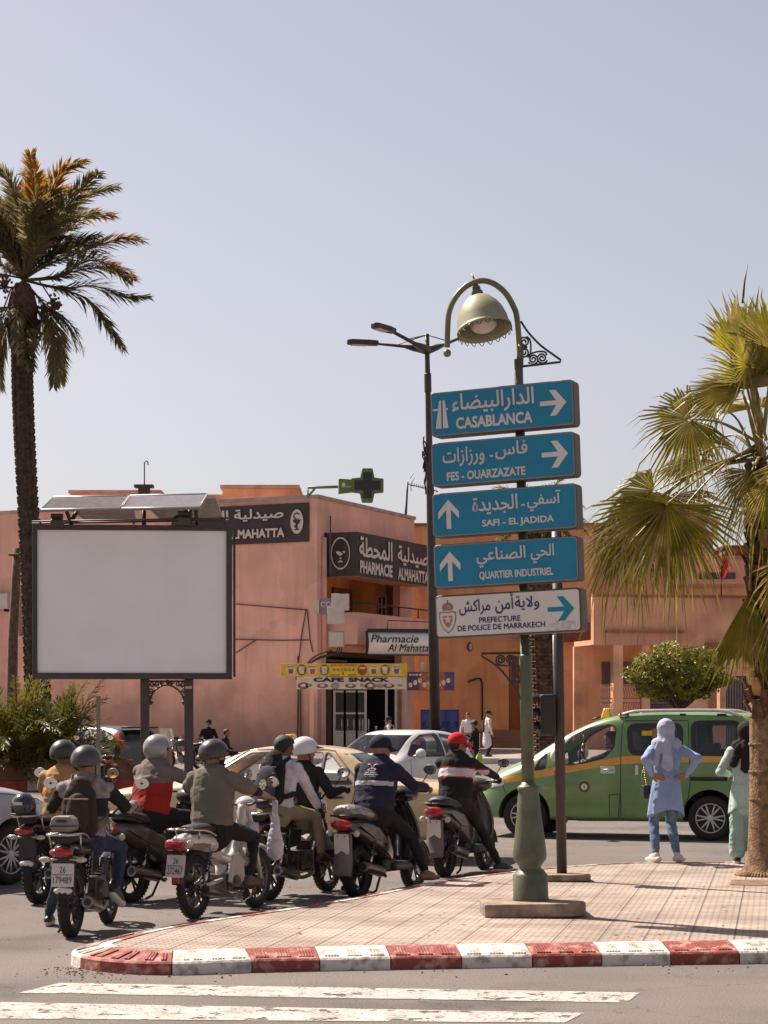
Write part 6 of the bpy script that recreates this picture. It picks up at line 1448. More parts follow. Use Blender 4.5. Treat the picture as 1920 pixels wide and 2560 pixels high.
# ---- yellow saloon taxi, seen from behind its left side
g0 = G(927, 2157); th = R(-78); hd = Vector((math.sin(th), math.cos(th), 0))
W2 = .87; lat = Vector((hd.y, -hd.x, 0)); org = g0 + lat * .74
st = [(-1.12, .42, .72, .8, .66, .68, .55), (-1.08, .34, .82, .95, .8, .8, .62), (-.85, .28, .86, .985, .85, .83, .66), (-.35, .25, .9, 1.0, .86, .85, .68), (-.15, .25, .91, 1.06, .865, .855, .67), (.25, .25, .92, 1.32, .87, .86, .62), (.55, .25, .925, 1.41, .87, .86, .61), (1.0, .25, .93, 1.435, .87, .86, .61), (1.5, .25, .93, 1.42, .87, .86, .6), (1.85, .25, .93, 1.32, .87, .86, .61), (2.25, .25, .92, 1.08, .87, .85, .66), (2.45, .25, .9, .98, .87, .84, .7), (2.9, .25, .86, .94, .865, .82, .68), (3.3, .27, .8, .89, .85, .8, .66), (3.55, .32, .7, .8, .8, .74, .6), (3.6, .4, .62, .7, .66, .62, .5)]
cab = [(-.02, .5, .86, 1.03, .72, .72, .6), (.28, .4, .88, 1.24, .79, .79, .57), (.6, .4, .88, 1.36, .8, .8, .56), (1.0, .4, .88, 1.385, .8, .8, .56), (1.5, .4, .88, 1.37, .8, .8, .55), (1.82, .4, .88, 1.27, .8, .8, .56), (2.12, .4, .87, 1.06, .78, .78, .6)]
wins = [([(.2, .955), (.55, 1.335), (.6, 1.345), (.6, .955)], .012), ([(.63, .955), (.63, 1.345), (1.17, 1.355), (1.17, .955)], .012), ([(1.26, .955), (1.26, 1.355), (1.58, 1.34), (2.02, 1.06), (2.05, .955)], .012)]
M_ty = paint('taxi_sand_yellow', (.58, .41, .22), .35, .1)
taxi, bt_ = car('taxi_saloon', 'old sand yellow saloon taxi behind the waiting motorbikes', 'taxi', (org.x, org.y, 0), hd, st, cab, M_ty, (0, 2.8), .315, 1.74, wins, M_gl,
    cut_front=((1.55, 2.4), [(-.6, .99), (.6, .99), (.52, 1.33), (-.52, 1.33)]), cut_rear=((-.2, .5), [(-.6, 1.03), (.6, 1.03), (.53, 1.33), (-.53, 1.33)]), trim=M_chr, spokes=8)
for sg in (1, -1):
    mb = MB(); S_ = lambda *p: seam(mb, bt_, p, sg, .006)
    S_((1.215, 1.36), (1.215, .95), (1.2, .34)); S_((.16, .95), (.2, .75), (.42, .42), (.5, .33)); S_((2.1, .95), (2.15, .6), (2.1, .33)); S_((.5, .32), (2.1, .32)); mb.build('door_gap', M_blk, taxi)
    mb = MB(); seam(mb, bt_, [(-1.0, .52), (-.45, .52)], sg, .012); seam(mb, bt_, [(.45, .5), (2.35, .5)], sg, .014); seam(mb, bt_, [(.14, .935), (.6, .938), (1.2, .94), (2.1, .935)], sg, .012); seam(mb, bt_, [(.1, .95), (.5, 1.36), (.62, 1.375), (1.2, 1.385), (1.6, 1.365), (2.08, 1.06)], sg, .012); mb.build('chrome_strip', M_chr, taxi)
    for x in (.4, 1.42):
        y = side_y(bt_, x, .8, sg); mb = MB(); mb.box((x, y + sg * .004, .8), (.2, .012, .05)); o = mb.build('door_handle', M_chr, taxi, bevel=.004); mb = MB(); mb.box((x, y + sg * .02, .8), (.15, .03, .022)); mb.build('grip', M_blk, o, bevel=.004)
    mirror(taxi, bt_, 2.02, 1.0, sg, M_chr, .9)
    mb = MB(); mb.box((-1.08, sg * .62, .72), (.08, .34, .17)); mb.build('taillight', M_tail, taxi, bevel=.02); mb = MB(); mb.box((3.55, sg * .6, .66), (.08, .3, .16)); mb.build('headlight', M_lamp, taxi, bevel=.02)
mb = MB(); mb.box((-1.13, 0, .5), (.1, 1.66, .12)); mb.build('rear_bumper', M_chr, taxi, bevel=.03); mb = MB(); mb.box((3.62, 0, .48), (.1, 1.6, .12)); mb.build('front_bumper', M_chr, taxi, bevel=.03)
mb = MB(); mb.box((1.2, 0, 1.49), (.15, .36, .15), taper=.6); mb.build('roof_sign', MATS['taxi_yellow_sign'], taxi, bevel=.02)
seats(taxi, (1.5, .55), .42, .98)
# ---- white hatchback turning behind
D = 42.5; c = P(975, 2020, D); hd = Vector((-.5, -.866, 0)).normalized()
st = [(-.68, .4, .8, .95, .68, .7, .55), (-.64, .32, .92, 1.25, .8, .8, .58), (-.4, .27, .96, 1.42, .85, .84, .6), (.2, .25, .97, 1.485, .865, .85, .62), (.8, .25, .97, 1.5, .87, .855, .62), (1.3, .25, .96, 1.47, .87, .855, .61), (1.65, .25, .95, 1.36, .87, .85, .62), (2.05, .25, .94, 1.14, .87, .84, .65), (2.3, .25, .92, 1.0, .87, .82, .66), (2.7, .26, .85, .93, .86, .8, .64), (3.1, .28, .76, .84, .82, .75, .6), (3.28, .34, .64, .72, .7, .64, .5)]
cab = [(-.4, .42, .9, 1.28, .74, .74, .52), (.2, .42, .93, 1.43, .8, .79, .56), (.8, .42, .93, 1.445, .8, .79, .56), (1.3, .42, .92, 1.415, .8, .79, .55), (1.65, .42, .91, 1.3, .8, .78, .56), (2.0, .42, .9, 1.1, .78, .77, .6)]
wins = [([(-.3, 1.08), (-.1, 1.34), (.55, 1.405), (.6, 1.0)], .02), ([(.68, 1.0), (.66, 1.41), (1.25, 1.385), (1.6, 1.26), (2.0, 1.02)], .02)]
M_wh = paint('car_white', (.62, .58, .55), .3, .06)
org = c - hd * 1.35
hat, bh = car('hatchback', 'white hatchback crossing beyond the yellow taxi', 'car', (org.x, org.y, 0), hd, st, cab, M_wh, (0, 2.5), .31, 1.74, wins, M_gl, cut_front=((1.3, 2.2), [(-.62, 1.03), (.62, 1.03), (.53, 1.4), (-.53, 1.4)]), cut_rear=((-.75, -.2), [(-.55, 1.08), (.55, 1.08), (.5, 1.36), (-.5, 1.36)]))
for sg in (1, -1):
    mb = MB(); seam(mb, bh, [(.63, 1.0), (.63, .32)], sg); seam(mb, bh, [(2.02, 1.0), (2.05, .6), (1.95, .32)], sg); seam(mb, bh, [(.63, .32), (1.95, .32)], sg); mb.build('door_gap', M_blk, hat); mirror(hat, bh, 1.85, 1.03, sg, M_wh, 1.1)
    x = .85; y = side_y(bh, x, .86, sg); mb = MB(); mb.box((x, y + sg * .015, .86), (.18, .03, .03)); mb.build('door_handle', M_wh, hat, bevel=.008)
    hm = boolean(loft(st), xz_prism([(2.75, .78), (3.2, .72), (3.3, .64), (2.95, .66)], .3 * sg, 2 * sg), 'INTERSECT')
    for v in hm.vertices: v.co.y += sg * .004; v.co.x += .004
    add_mesh('headlight', hm, M_lamp, hat)
    mb = MB(); mb.box((-.6, sg * .66, .98), (.1, .2, .22)); mb.build('taillight', M_tail, hat, bevel=.02)
seats(hat, (1.2, .3), .45, 1.02)
# ---- silver car at the left edge
g0 = G(18, 2211); hd = Vector((.55, .83, 0)).normalized(); lat = Vector((hd.y, -hd.x, 0)); org = g0 - lat * .78 - hd * 2.6
st = [(-.85, .4, .8, .95, .68, .7, .55), (-.7, .3, .95, 1.1, .85, .84, .6), (-.2, .26, .98, 1.35, .88, .86, .6), (.4, .25, .98, 1.46, .89, .865, .62), (1.0, .25, .98, 1.47, .89, .865, .62), (1.4, .25, .97, 1.4, .89, .865, .62), (1.8, .25, .97, 1.24, .89, .86, .64), (2.2, .25, .99, 1.12, .89, .85, .66), (2.5, .25, .98, 1.08, .89, .84, .68), (2.9, .26, .94, 1.03, .885, .82, .66), (3.25, .28, .84, .95, .85, .78, .62), (3.45, .33, .66, .78, .74, .68, .54)]
M_sv = paint('car_silver', (.4, .37, .38), .28, .05)
cab = [(-.2, .42, .9, 1.2, .76, .76, .5), (.4, .42, .93, 1.4, .82, .8, .56), (1.0, .42, .93, 1.41, .82, .8, .56), (1.4, .42, .92, 1.34, .82, .8, .56), (1.8, .42, .9, 1.17, .82, .8, .58), (2.05, .42, .88, 1.06, .8, .78, .6)]
wins = [([(-.1, 1.05), (.2, 1.3), (.65, 1.37), (.65, 1.03)], .02), ([(.72, 1.03), (.72, 1.37), (1.2, 1.32), (1.9, 1.06)], .02)]
sil, bs = car('silver_car', 'silver car at the kerb of the queue with only its front wing in view', 'car', (org.x, org.y, 0), hd, st, cab, M_sv, (0, 2.6), .325, 1.78, wins, M_gl, cut_front=((1.35, 2.3), [(-.62, 1.06), (.62, 1.06), (.53, 1.36), (-.53, 1.36)]))
for sg in (1, -1):
    mb = MB(); seam(mb, bs, [(2.1, 1.02), (2.15, .7), (2.05, .32)], sg); seam(mb, bs, [(2.15, 1.0), (2.6, .97), (3.1, .9), (3.3, .82)], sg, .006); mb.build('door_gap', M_blk, sil); mirror(sil, bs, 1.8, 1.06, sg, M_sv, 1.1)
    hm = boolean(loft(st), xz_prism([(2.95, .84), (3.3, .84), (3.45, .66), (3.1, .7)], .3 * sg, 2 * sg), 'INTERSECT')
    for v in hm.vertices: v.co.y += sg * .004; v.co.x += .004
    add_mesh('headlight', hm, M_lamp, sil)
# ---- dark hatchback parked by the wall
D = 57.; c = P(310, 1930, D); hd = Vector((-.78, .62, 0)).normalized()
st = [(-.72, .4, .8, .95, .68, .7, .55), (-.68, .32, .95, 1.2, .82, .82, .6), (-.5, .27, 1.0, 1.4, .87, .86, .62), (.0, .25, 1.02, 1.47, .88, .865, .62), (.8, .25, 1.0, 1.48, .88, .865, .62), (1.3, .25, .98, 1.43, .88, .86, .62), (1.9, .25, .96, 1.15, .88, .85, .65), (2.3, .25, .93, 1.0, .88, .82, .66), (2.9, .28, .82, .9, .84, .78, .6), (3.2, .34, .64, .72, .7, .64, .5)]
cab = [(-.4, .42, .95, 1.3, .76, .76, .52), (.0, .42, .97, 1.41, .82, .8, .56), (.8, .42, .95, 1.42, .82, .8, .56), (1.3, .42, .93, 1.37, .82, .8, .56), (1.85, .42, .9, 1.1, .8, .78, .6)]
M_dk = paint('car_dark', (.045, .033, .035), .25, .1)
dk, bd = car('dark_hatchback', 'dark hatchback with sloping red tail lights parked beside the palm bush', 'car', (c.x, c.y, 0), hd, st, cab, M_dk, (0, 2.55), .32, 1.76, [([(-.2, 1.12), (.0, 1.34), (.6, 1.39), (.6, 1.05)], .02), ([(.68, 1.05), (.68, 1.39), (1.2, 1.35), (1.8, 1.06)], .02)], M_gld, cut_rear=((-.8, -.3), [(-.6, 1.08), (.6, 1.08), (.54, 1.36), (-.54, 1.36)]))
mb = MB(); mb.box((-.55, 0, 1.43), (.26, 1.1, .05)); mb.build('roof_spoiler', M_blk, dk, bevel=.02)
for sg in (1, -1):
    hm = boolean(loft(st), xz_prism([(-.4, 1.34), (-.3, 1.3), (-.62, .9), (-.76, .92)], .52 * sg, 2 * sg), 'INTERSECT')
    for v in hm.vertices: v.co.y += sg * .006; v.co.x -= .006
    add_mesh('taillight', hm, M_tail, dk)
# ================================================================== MOTORBIKES
M_spk = mat('cast_wheel', (.1, .085, .075), rough=.35, metal=.6, var=.2)
M_eng = mat('engine_metal', (.16, .13, .11), rough=.4, metal=.7, var=.3, vscale=15)
M_exh = mat('exhaust_steel', (.2, .16, .14), rough=.3, metal=.85, var=.3, vscale=12)
M_seat = mat('seat_vinyl', (.025, .019, .018), rough=.55, var=.2, bump=.2, bscale=80)
M_amber = mat('indicator_clear', (.5, .42, .34), rough=.15, var=.2, vscale=60, coat=.4)
M_plate = mat('number_plate', (.6, .54, .5), rough=.4, var=.05)
Yv = Vector((0, 1, 0)); BX = Vector((0, -1, 0))      # right-hand direction seen from behind
MY = Matrix.Rotation(R(-90), 3, 'X')
def bwheel(t, x, r, w, spokes=5, m=None):
    mb = MB(); k = 12; prof = [(r * .74, -w * .38)] + [(r * .84 + r * .16 * math.cos(a), w * .52 * math.sin(a)) for a in [R(-78 + 156 * i / k) for i in range(k + 1)]] + [(r * .74, w * .38)]
    mb.lathe(prof, (0, 0, 0), MY, 44, caps=False)
    for i in range(44):                              # tread blocks
        a = 2 * math.pi * i / 44
        for sg in (-1, 1): mb.box(Vector((r * .985 * math.cos(a), sg * w * .24, r * .985 * math.sin(a))), (.012, w * .2, .02), Matrix.Rotation(-a, 3, 'Y'))
    o = mb.build('wheel', M_rub, t, loc=(x, 0, r)); rm = MB()
    rm.lathe([(r * .75, -w * .36), (r * .75, w * .36), (r * .7, w * .3), (r * .66, w * .1), (r * .66, -w * .1), (r * .7, -w * .3), (r * .75, -w * .36)], (0, 0, 0), MY, 36, caps=False)
    rm.lathe([(r * .14, -.05), (r * .16, -.04), (r * .16, .04), (r * .14, .05)], (0, 0, 0), MY, 16)
    for i in range(spokes):
        a = 2 * math.pi * i / spokes + .3
        for da in (-.16, .16): rm.tube([(r * .14 * math.cos(a), 0, r * .14 * math.sin(a)), (r * .68 * math.cos(a + da), .0, r * .68 * math.sin(a + da))], [.014, .012], 6)
    rm.build('rim', m or M_spk, o)
    MB().lathe([(r * .4, .045), (r * .4, .052)], (0, 0, 0), MY, 24).build('brake_disc', M_exh, o)
    return o
def fender(t, x, r, w, a0, a1, m, dr=.035, name='mudguard'):
    mb = MB(); n = 14; vs = []
    for i in range(n + 1):
        a = R(a0 + (a1 - a0) * i / n)
        for y, d in ((-w / 2, -.02), (-w / 2 * .7, .006), (0, .014), (w / 2 * .7, .006), (w / 2, -.02)): vs.append((x + (r + dr + d) * math.cos(a), y, r + (r + dr + d) * math.sin(a)))
    mb.add(vs, [(5 * i + j, 5 * i + j + 1, 5 * i + 6 + j, 5 * i + 5 + j) for i in range(n) for j in range(4)], 0, True); return mb.build(name, m, t)
def bmirror(t, p0, p1, m=None, s=.072):
    mb = MB(); mb.tube([p0, Vector(p0).lerp(Vector(p1), .5) + Vector((.03, 0, .02)), p1], .006, 6); mb.ball(p1, (.022, s, s * .74), n=16); o = mb.build('rear_mirror', M_blk, t)
    g_ = MB(); c = Vector(p1) + Vector((-.017, 0, 0)); g_.prism([(s * .9 * math.cos(R(20 * q)), s * .66 * math.sin(R(20 * q))) for q in range(18)], c, (0, -1, 0), (0, 0, 1), -.012, .004); g_.build('mirror_glass', mat('mirror_silver', (.75, .72, .72), rough=.08, metal=.9, var=0), o)
def plate(t, x, z, w, h, top, bot, tilt=12, y=0.):
    o = thing_part('number_plate_holder', t, (x, y, z)); o.rotation_euler = (0, R(-tilt), 0)
    mb = MB(); mb.prism(rrect(w, h, .012, 3), (0, 0, 0), BX, Z, -.006, 0); p = mb.build('number_plate', M_plate, t); p.location = (x, y, z); p.rotation_euler = (0, R(tilt), 0)
    bpy.data.objects.remove(o)
    k = MB()
    if top: lettering(k, top, (0, 0, 0), BX, Z, (-w * .14, w * .14, h * .1, h * .36), 0, .0, .002)
    if bot: lettering(k, bot, (0, 0, 0), BX, Z, (-w * .42, w * .42, -h * .36, -h * .06), 0, .0, .002); flatpoly(k, (-.003, 0, 0), BX, Z, Vector((-1, 0, 0)), [(-w * .45, .0), (w * .45, .0), (w * .45, h * .03), (-w * .45, h * .03)], 0, 0)
    if k.v: k.build('lettering', M_ink, p)
    else:
        k.tube([(-.001, w * .25, h * .38), (-.004, w * .25, h * .38)], .008, 6); k.tube([(-.001, -w * .25, h * .38), (-.004, -w * .25, h * .38)], .008, 6); k.build('bolt', M_ink, p)
    return p
def thing_part(name, t, loc): o = bpy.data.objects.new(name, None); C.objects.link(o); o.parent = t; o.location = loc; return o
def spring(t, p0, p1, r=.022, name='shock_absorber'):
    p0, p1 = Vector(p0), Vector(p1); d = p1 - p0; a, b = frame_from(d); mb = MB(); mb.tube([p0, p0 + d * .45], .016, 8, 1); mb.tube([p0, p1], .009, 6, 1)
    mb.tube([p0 + d * (.4 + .55 * i / 60) + (a * math.cos(i * .63) + b * math.sin(i * .63)) * r for i in range(61)], .006, 5); return mb.build(name, [M_blk, M_chr], t)
def bars(t, x, z, w=.34, rise=.06, back=.1, grip=M_rub):
    mb = MB(); mb.tube(bez([(x - back, w, z), (x - back * .4, w * .6, z + .01), (x, .1, z - rise), (x, -.1, z - rise), (x - back * .4, -w * .6, z + .01), (x - back, -w, z)], 6), .011, 8); o = mb.build('handlebar', M_blk, t)
    for sg in (-1, 1):
        g_ = MB(); g_.tube([(x - back * .92, sg * (w - .1), z), (x - back, sg * (w + .015), z)], .017, 10); g_.build('grip', grip, o)
        l_ = MB(); l_.tube([(x - back * .6 + .03, sg * (w - .12), z), (x - back + .05, sg * (w - .05), z - .01), (x - back + .045, sg * (w + .01), z - .012)], .006, 5); l_.build('lever', M_chr, o)
def pivot(t, yaw): pass
def exhaust(t, pts, r0, r1, y=-.15):
    mb = MB(); mb.tube(bez([(a, b, c) for a, b, c in pts[:-1]], 6), .02, 8); p, q = Vector(pts[-2]), Vector(pts[-1]); d = (q - p)
    mb.tube([p, p + d * .06, p + d * .94, q], [r0 * .6, r0, r1, r1 * .96], 16); mb.tube([q, q + d * .03], [r1 * 1.02, r1 * .98], 16); o = mb.build('exhaust', M_exh, t)
    k = MB(); k.tube([q + d * .032, q + d * .036], r1 * .62, 14); k.build('tailpipe', M_blk, o)
def motorcycle(label, loc, rz, body, topbox=False, plt=('26', '179489'), chrome_rack=True, tank=True, group='motorbikes waiting at the crossing', wb=1.24, rearbox=False):
    t = thing('motorcycle', label, 'motorcycle', loc, rz, group); r = .295
    bwheel(t, 0, r, .1); bwheel(t, wb, r, .085); fender(t, 0, r, .13, 25, 126, M_blk, .04); fender(t, wb, r, .11, 20, 150, body)
    mb = MB(); mb.tube(bez([(wb - .33, 0, .92), (.75, 0, .8), (.3, 0, .7), (-.2, 0, .72)], 5), .028, 8); mb.tube([(wb - .32, 0, .86), (.85, 0, .4), (.75, 0, .24), (.45, 0, .22), (.38, 0, .68)], .02, 8)
    for sg in (-1, 1): mb.tube([(.45, sg * .07, .34), (0, sg * .085, r)], .022, 8); mb.tube([(.3, sg * .08, .66), (-.18, sg * .1, .72)], .014, 6)
    mb.build('frame', M_blk, t)
    mb = MB(); mb.box((.6, 0, .36), (.34, .2, .2)); mb.lathe([(.1, -.05), (.1, .05)], (.56, -.1, .34), MY, 20); mb.lathe([(.09, -.05), (.09, .05)], (.62, .1, .34), MY, 20)
    for k in range(7): mb.box((.72 + .012 * k, 0, .44 + .022 * k), (.14, .15, .008), Matrix.Rotation(R(-28), 3, 'Y'))
    mb.build('engine', M_eng, t, bevel=.008)
    if tank: mb = MB(); mb.ball((.74, 0, .84), (.27, .13, .12), Matrix.Rotation(R(8), 3, 'Y'), 24); mb.tube([(.72, 0, .95), (.72, 0, .965)], .03, 12); mb.build('fuel_tank', body, t)
    mb = MB(); pts = [(.52, 0, .82), (.35, 0, .79), (.1, 0, .8), (-.12, 0, .83), (-.24, 0, .82)]; mb.tube(bez(pts, 4), [.1 + .03 * math.sin(i * .4) for i in range(17)], 12, flat=.42); mb.build('seat', M_seat, t)
    mb = MB(); mb.tube(bez([(.35, 0, .7), (.1, 0, .71), (-.15, 0, .74), (-.3, 0, .73)], 5), [.13, .13, .12, .12, .12, .115, .11, .105, .1, .1, .095, .09, .085, .08, .07, .06], 14, flat=.55); mb.build('tail_cowl', body, t)
    for sg in (-1, 1): MB().prism([(.18, .5), (.42, .52), (.46, .68), (.2, .7)], (0, sg * .11, 0), (1, 0, 0), (0, 0, 1), -.02, .02).build('side_cover', body, t, bevel=.01)
    mb = MB(); mb.ball((-.31, 0, .715), (.05, .1, .038), n=20); mb.build('taillight', M_tail, t)
    for sg in (-1, 1):
        mb = MB(); mb.tube([(-.24, sg * .05, .655), (-.25, sg * .11, .655)], .009, 6); mb.ball((-.26, sg * .15, .655), (.025, .052, .024), n=12); mb.build('indicator', M_amber, t)
        spring(t, (.02, sg * .11, .32), (.14, sg * .12, .66)); mb = MB(); mb.tube([(.5, sg * .1, .28), (.5, sg * .2, .28)], .013, 8); mb.build('footpeg', M_rub, t)
        mb = MB(); mb.tube([(wb, sg * .07, r), (wb - .17, sg * .07, .7)], .02, 8); mb.tube([(wb - .17, sg * .07, .7), (wb - .33, sg * .07, 1.0)], .016, 8); mb.build('fork_leg', M_eng, t)
        bmirror(t, (wb - .38, sg * .24, 1.03), (wb - .4, sg * .4, 1.24))
    mb = MB(); mb.prism([(-.07, .74), (.07, .74), (.09, .56), (.085, .36), (-.085, .36), (-.09, .56)], (-.235, 0, 0), BX, Z, -.012, .012); mb.build('plate_bracket', M_blk, t)
    if plt: plate(t, -.27, .53, .185, .19, plt[0], plt[1], 8)
    mb = MB(); mb.ball((-.255, 0, .4), (.03, .08, .035), n=12); mb.build('reflector', M_lamp, t)
    if chrome_rack:
        mb = MB()
        for sg in (-1, 1): mb.tube(bez([(.1, sg * .13, .8), (-.12, sg * .14, .86), (-.36, sg * .1, .86), (-.38, 0, .86)], 5), .011, 6); mb.tube([(-.15, sg * .12, .72), (-.2, sg * .13, .86)], .009, 6)
        for x in (-.15, -.22, -.29): mb.tube([(x, -.13, .862), (x, .13, .862)], .008, 6)
        mb.build('luggage_rack', M_chr, t)
    if topbox:
        mb = MB(); mb.prism([(-.09, .88), (.09, .88), (.105, .93), (.092, .985), (.06, 1.01), (-.06, 1.01), (-.092, .985), (-.105, .93)], (-.24, 0, 0), BX, Z, -.12, .06); o = mb.build('top_case', mat('case_grey', (.2, .17, .14), rough=.45, var=.12), t, bevel=.025)
        mb = MB(); mb.box((-.302, 0, .97), (.01, .085, .02)); mb.build('latch', M_blk, o); mb = MB(); mb.box((-.21, 0, .93), (.19, .214, .01)); mb.build('lid_seam', M_blk, o)
    exhaust(t, [(.72, -.05, .36), (.7, -.12, .24), (.45, -.15, .2), (.3, -.16, .22), (-.12, -.17, .3)], .045, .05)
    mb = MB(); mb.tube([(.38, .09, .24), (.3, .16, .06), (.26, .18, .01)], .011, 6); mb.build('stand', M_blk, t); mb = MB(); mb.tube([(.75, 0, .25), (.8, -.15, .16), (.95, -.13, .2)], .011, 6); mb.build('brake_pedal', M_blk, t)
    bars(t, wb - .36, 1.02); mb = MB(); mb.ball((wb - .2, 0, .86), (.1, .1, .1), n=18); mb.build('headlight', M_chr, t)
    mb = MB(); mb.box((wb - .33, 0, 1.0), (.09, .18, .07)); mb.build('instrument_panel', M_blk, t, bevel=.015)
    return t
def moped(label, loc, rz, wb=1.2):
    t = thing('moped', label, 'motorcycle', loc, rz, 'motorbikes waiting at the crossing'); r = .285; Wm = mat('moped_white', (.55, .5, .46), rough=.3, var=.08, coat=.4)
    bwheel(t, 0, r, .075, 6); bwheel(t, wb, r, .07, 6); fender(t, 0, r, .12, 30, 155, M_blk, .035); fender(t, wb, r, .11, 35, 175, Wm)
    mb = MB(); mb.tube(bez([(wb - .26, 0, .98), (.85, 0, .66), (.7, 0, .5), (.45, 0, .55), (.25, 0, .68)], 6), .045, 10); mb.tube([(.5, 0, .45), (.5, .0, .3)], .05, 8)
    for sg in (-1, 1): mb.tube([(.42, sg * .06, .32), (0, sg * .08, r)], .02, 8)
    mb.build('frame', Wm, t)
    mb = MB(); pr = [(-.3, .6), (-.28, .74), (-.05, .78), (.3, .74), (.42, .66), (.38, .56), (.2, .57), (.02, .6), (-.12, .57)]
    mb.tube(bez([(-.32, 0, .69), (-.1, 0, .7), (.15, 0, .68), (.36, 0, .64), (.44, 0, .6)], 5), [.06, .08, .095, .1, .105, .11, .115, .12, .12, .12, .12, .12, .118, .115, .11, .105, .1, .09, .075, .06, .04], 16, flat=.72); mb.build('tail_body', Wm, t)
    for sg in (-1, 1):
        MB().prism([(-.24, .67), (.12, .69), (.1, .625), (-.2, .63)], (0, sg * .109, 0), (1, 0, 0), (0, 0, 1), -.004, .006).build('side_stripe', mat('stripe_brown', (.2, .12, .06), var=.2), t)
        mb = MB(); pl = [(.44, .3), (.52, .54), (.62, .56), (.74, .48), (.8, .36), (.72, .27), (.55, .26)]; mb.prism(pl, (0, sg * .12, 0), (1, 0, 0), (0, 0, 1), -.02, .02); mb.build('engine_cover', Wm, t, bevel=.012)
        mb = MB(); vs = []
        for i in range(9):
            z = .26 + .56 * i / 8; x = .78 + .24 * (i / 8) ** 1.5; hw = .12 + .1 * math.sin(math.pi * (i + .5) / 9)
            for y, dx in ((.05, -.02), (hw * .7, 0), (hw, .05)): vs.append((x + dx - .08, sg * y, z))
        mb.add(vs, [(3 * i + j, 3 * i + j + 1, 3 * i + 4 + j, 3 * i + 3 + j) for i in range(8) for j in range(2)], 0, True); o = mb.build('leg_shield', Wm, t); so = o.modifiers.new('s', 'SOLIDIFY'); so.thickness = .012
        spring(t, (.02, sg * .1, .3), (.1, sg * .11, .62)); mb = MB(); mb.tube([(wb, sg * .06, r), (wb - .14, sg * .06, .66)], .02, 8); mb.tube([(wb - .14, sg * .06, .66), (wb - .26, sg * .05, .98)], .024, 8); mb.build('fork_leg', Wm, t)
        mb = MB(); mb.ball((-.26, sg * .1, .69), (.06, .03, .03), n=10); mb.build('indicator', M_amber, t)
        bmirror(t, (wb - .3, sg * .22, 1.02), (wb - .34, sg * .36, 1.2)); mb = MB(); mb.tube([(.5, sg * .1, .24), (.5, sg * .24, .24)], .013, 8); mb.build('footpeg', M_rub, t)
    mb = MB(); mb.tube(bez([(.5, 0, .76), (.3, 0, .79), (.05, 0, .8), (-.15, 0, .79)], 5), [.08 + .035 * math.sin(.3 + i * .16) for i in range(16)], 12, flat=.45); mb.build('seat', M_seat, t)
    mb = MB()
    for sg in (-1, 1): mb.tube(bez([(.2, sg * .13, .73), (-.02, sg * .14, .79), (-.3, sg * .1, .81), (-.34, 0, .81)], 5), .011, 6); mb.tube([(-.1, sg * .11, .72), (-.12, sg * .12, .8)], .008, 6)
    for y in (-.07, 0, .07): mb.tube([(.05, y, .815), (-.32, y, .815)], .008, 6)
    mb.build('luggage_rack', M_chr, t)
    mb = MB(); mb.box((-.335, 0, .67), (.07, .2, .085)); o = mb.build('taillight', M_tail, t, bevel=.025)
    plate(t, -.34, .49, .185, .2, '26', '272467', 12); mb = MB(); mb.box((-.28, 0, .55), (.06, .1, .12)); mb.box((-.3, 0, .36), (.05, .09, .08)); mb.build('plate_bracket', M_blk, t); mb = MB(); mb.box((-.335, 0, .365), (.02, .08, .06)); mb.build('reflector', M_tail, t, bevel=.01)
    mb = MB(); mb.box((.58, 0, .3), (.3, .18, .14)); mb.lathe([(.08, -.06), (.08, .06)], (.55, -.09, .28), MY, 18); mb.tube([(.7, 0, .3), (.85, 0, .32)], [.07, .06], 12); mb.build('engine', M_eng, t, bevel=.01)
    exhaust(t, [(.8, -.04, .28), (.72, -.11, .2), (.5, -.13, .17), (.36, -.14, .19), (-.06, -.15, .26)], .04, .048)
    mb = MB(); mb.tube([(.6, 0, .2), (.72, -.12, .1), (.85, -.14, .15)], .011, 6); mb.build('brake_pedal', M_chr, t); mb = MB(); mb.tube([(.42, .08, .22), (.34, .15, .04)], .011, 6); mb.build('stand', M_chr, t)
    bars(t, wb - .28, 1.02, .33, .03, .12); mb = MB(); mb.ball((wb - .2, 0, .98), (.1, .1, .085), n=18); mb.build('headlight_cowl', Wm, t)
    return t
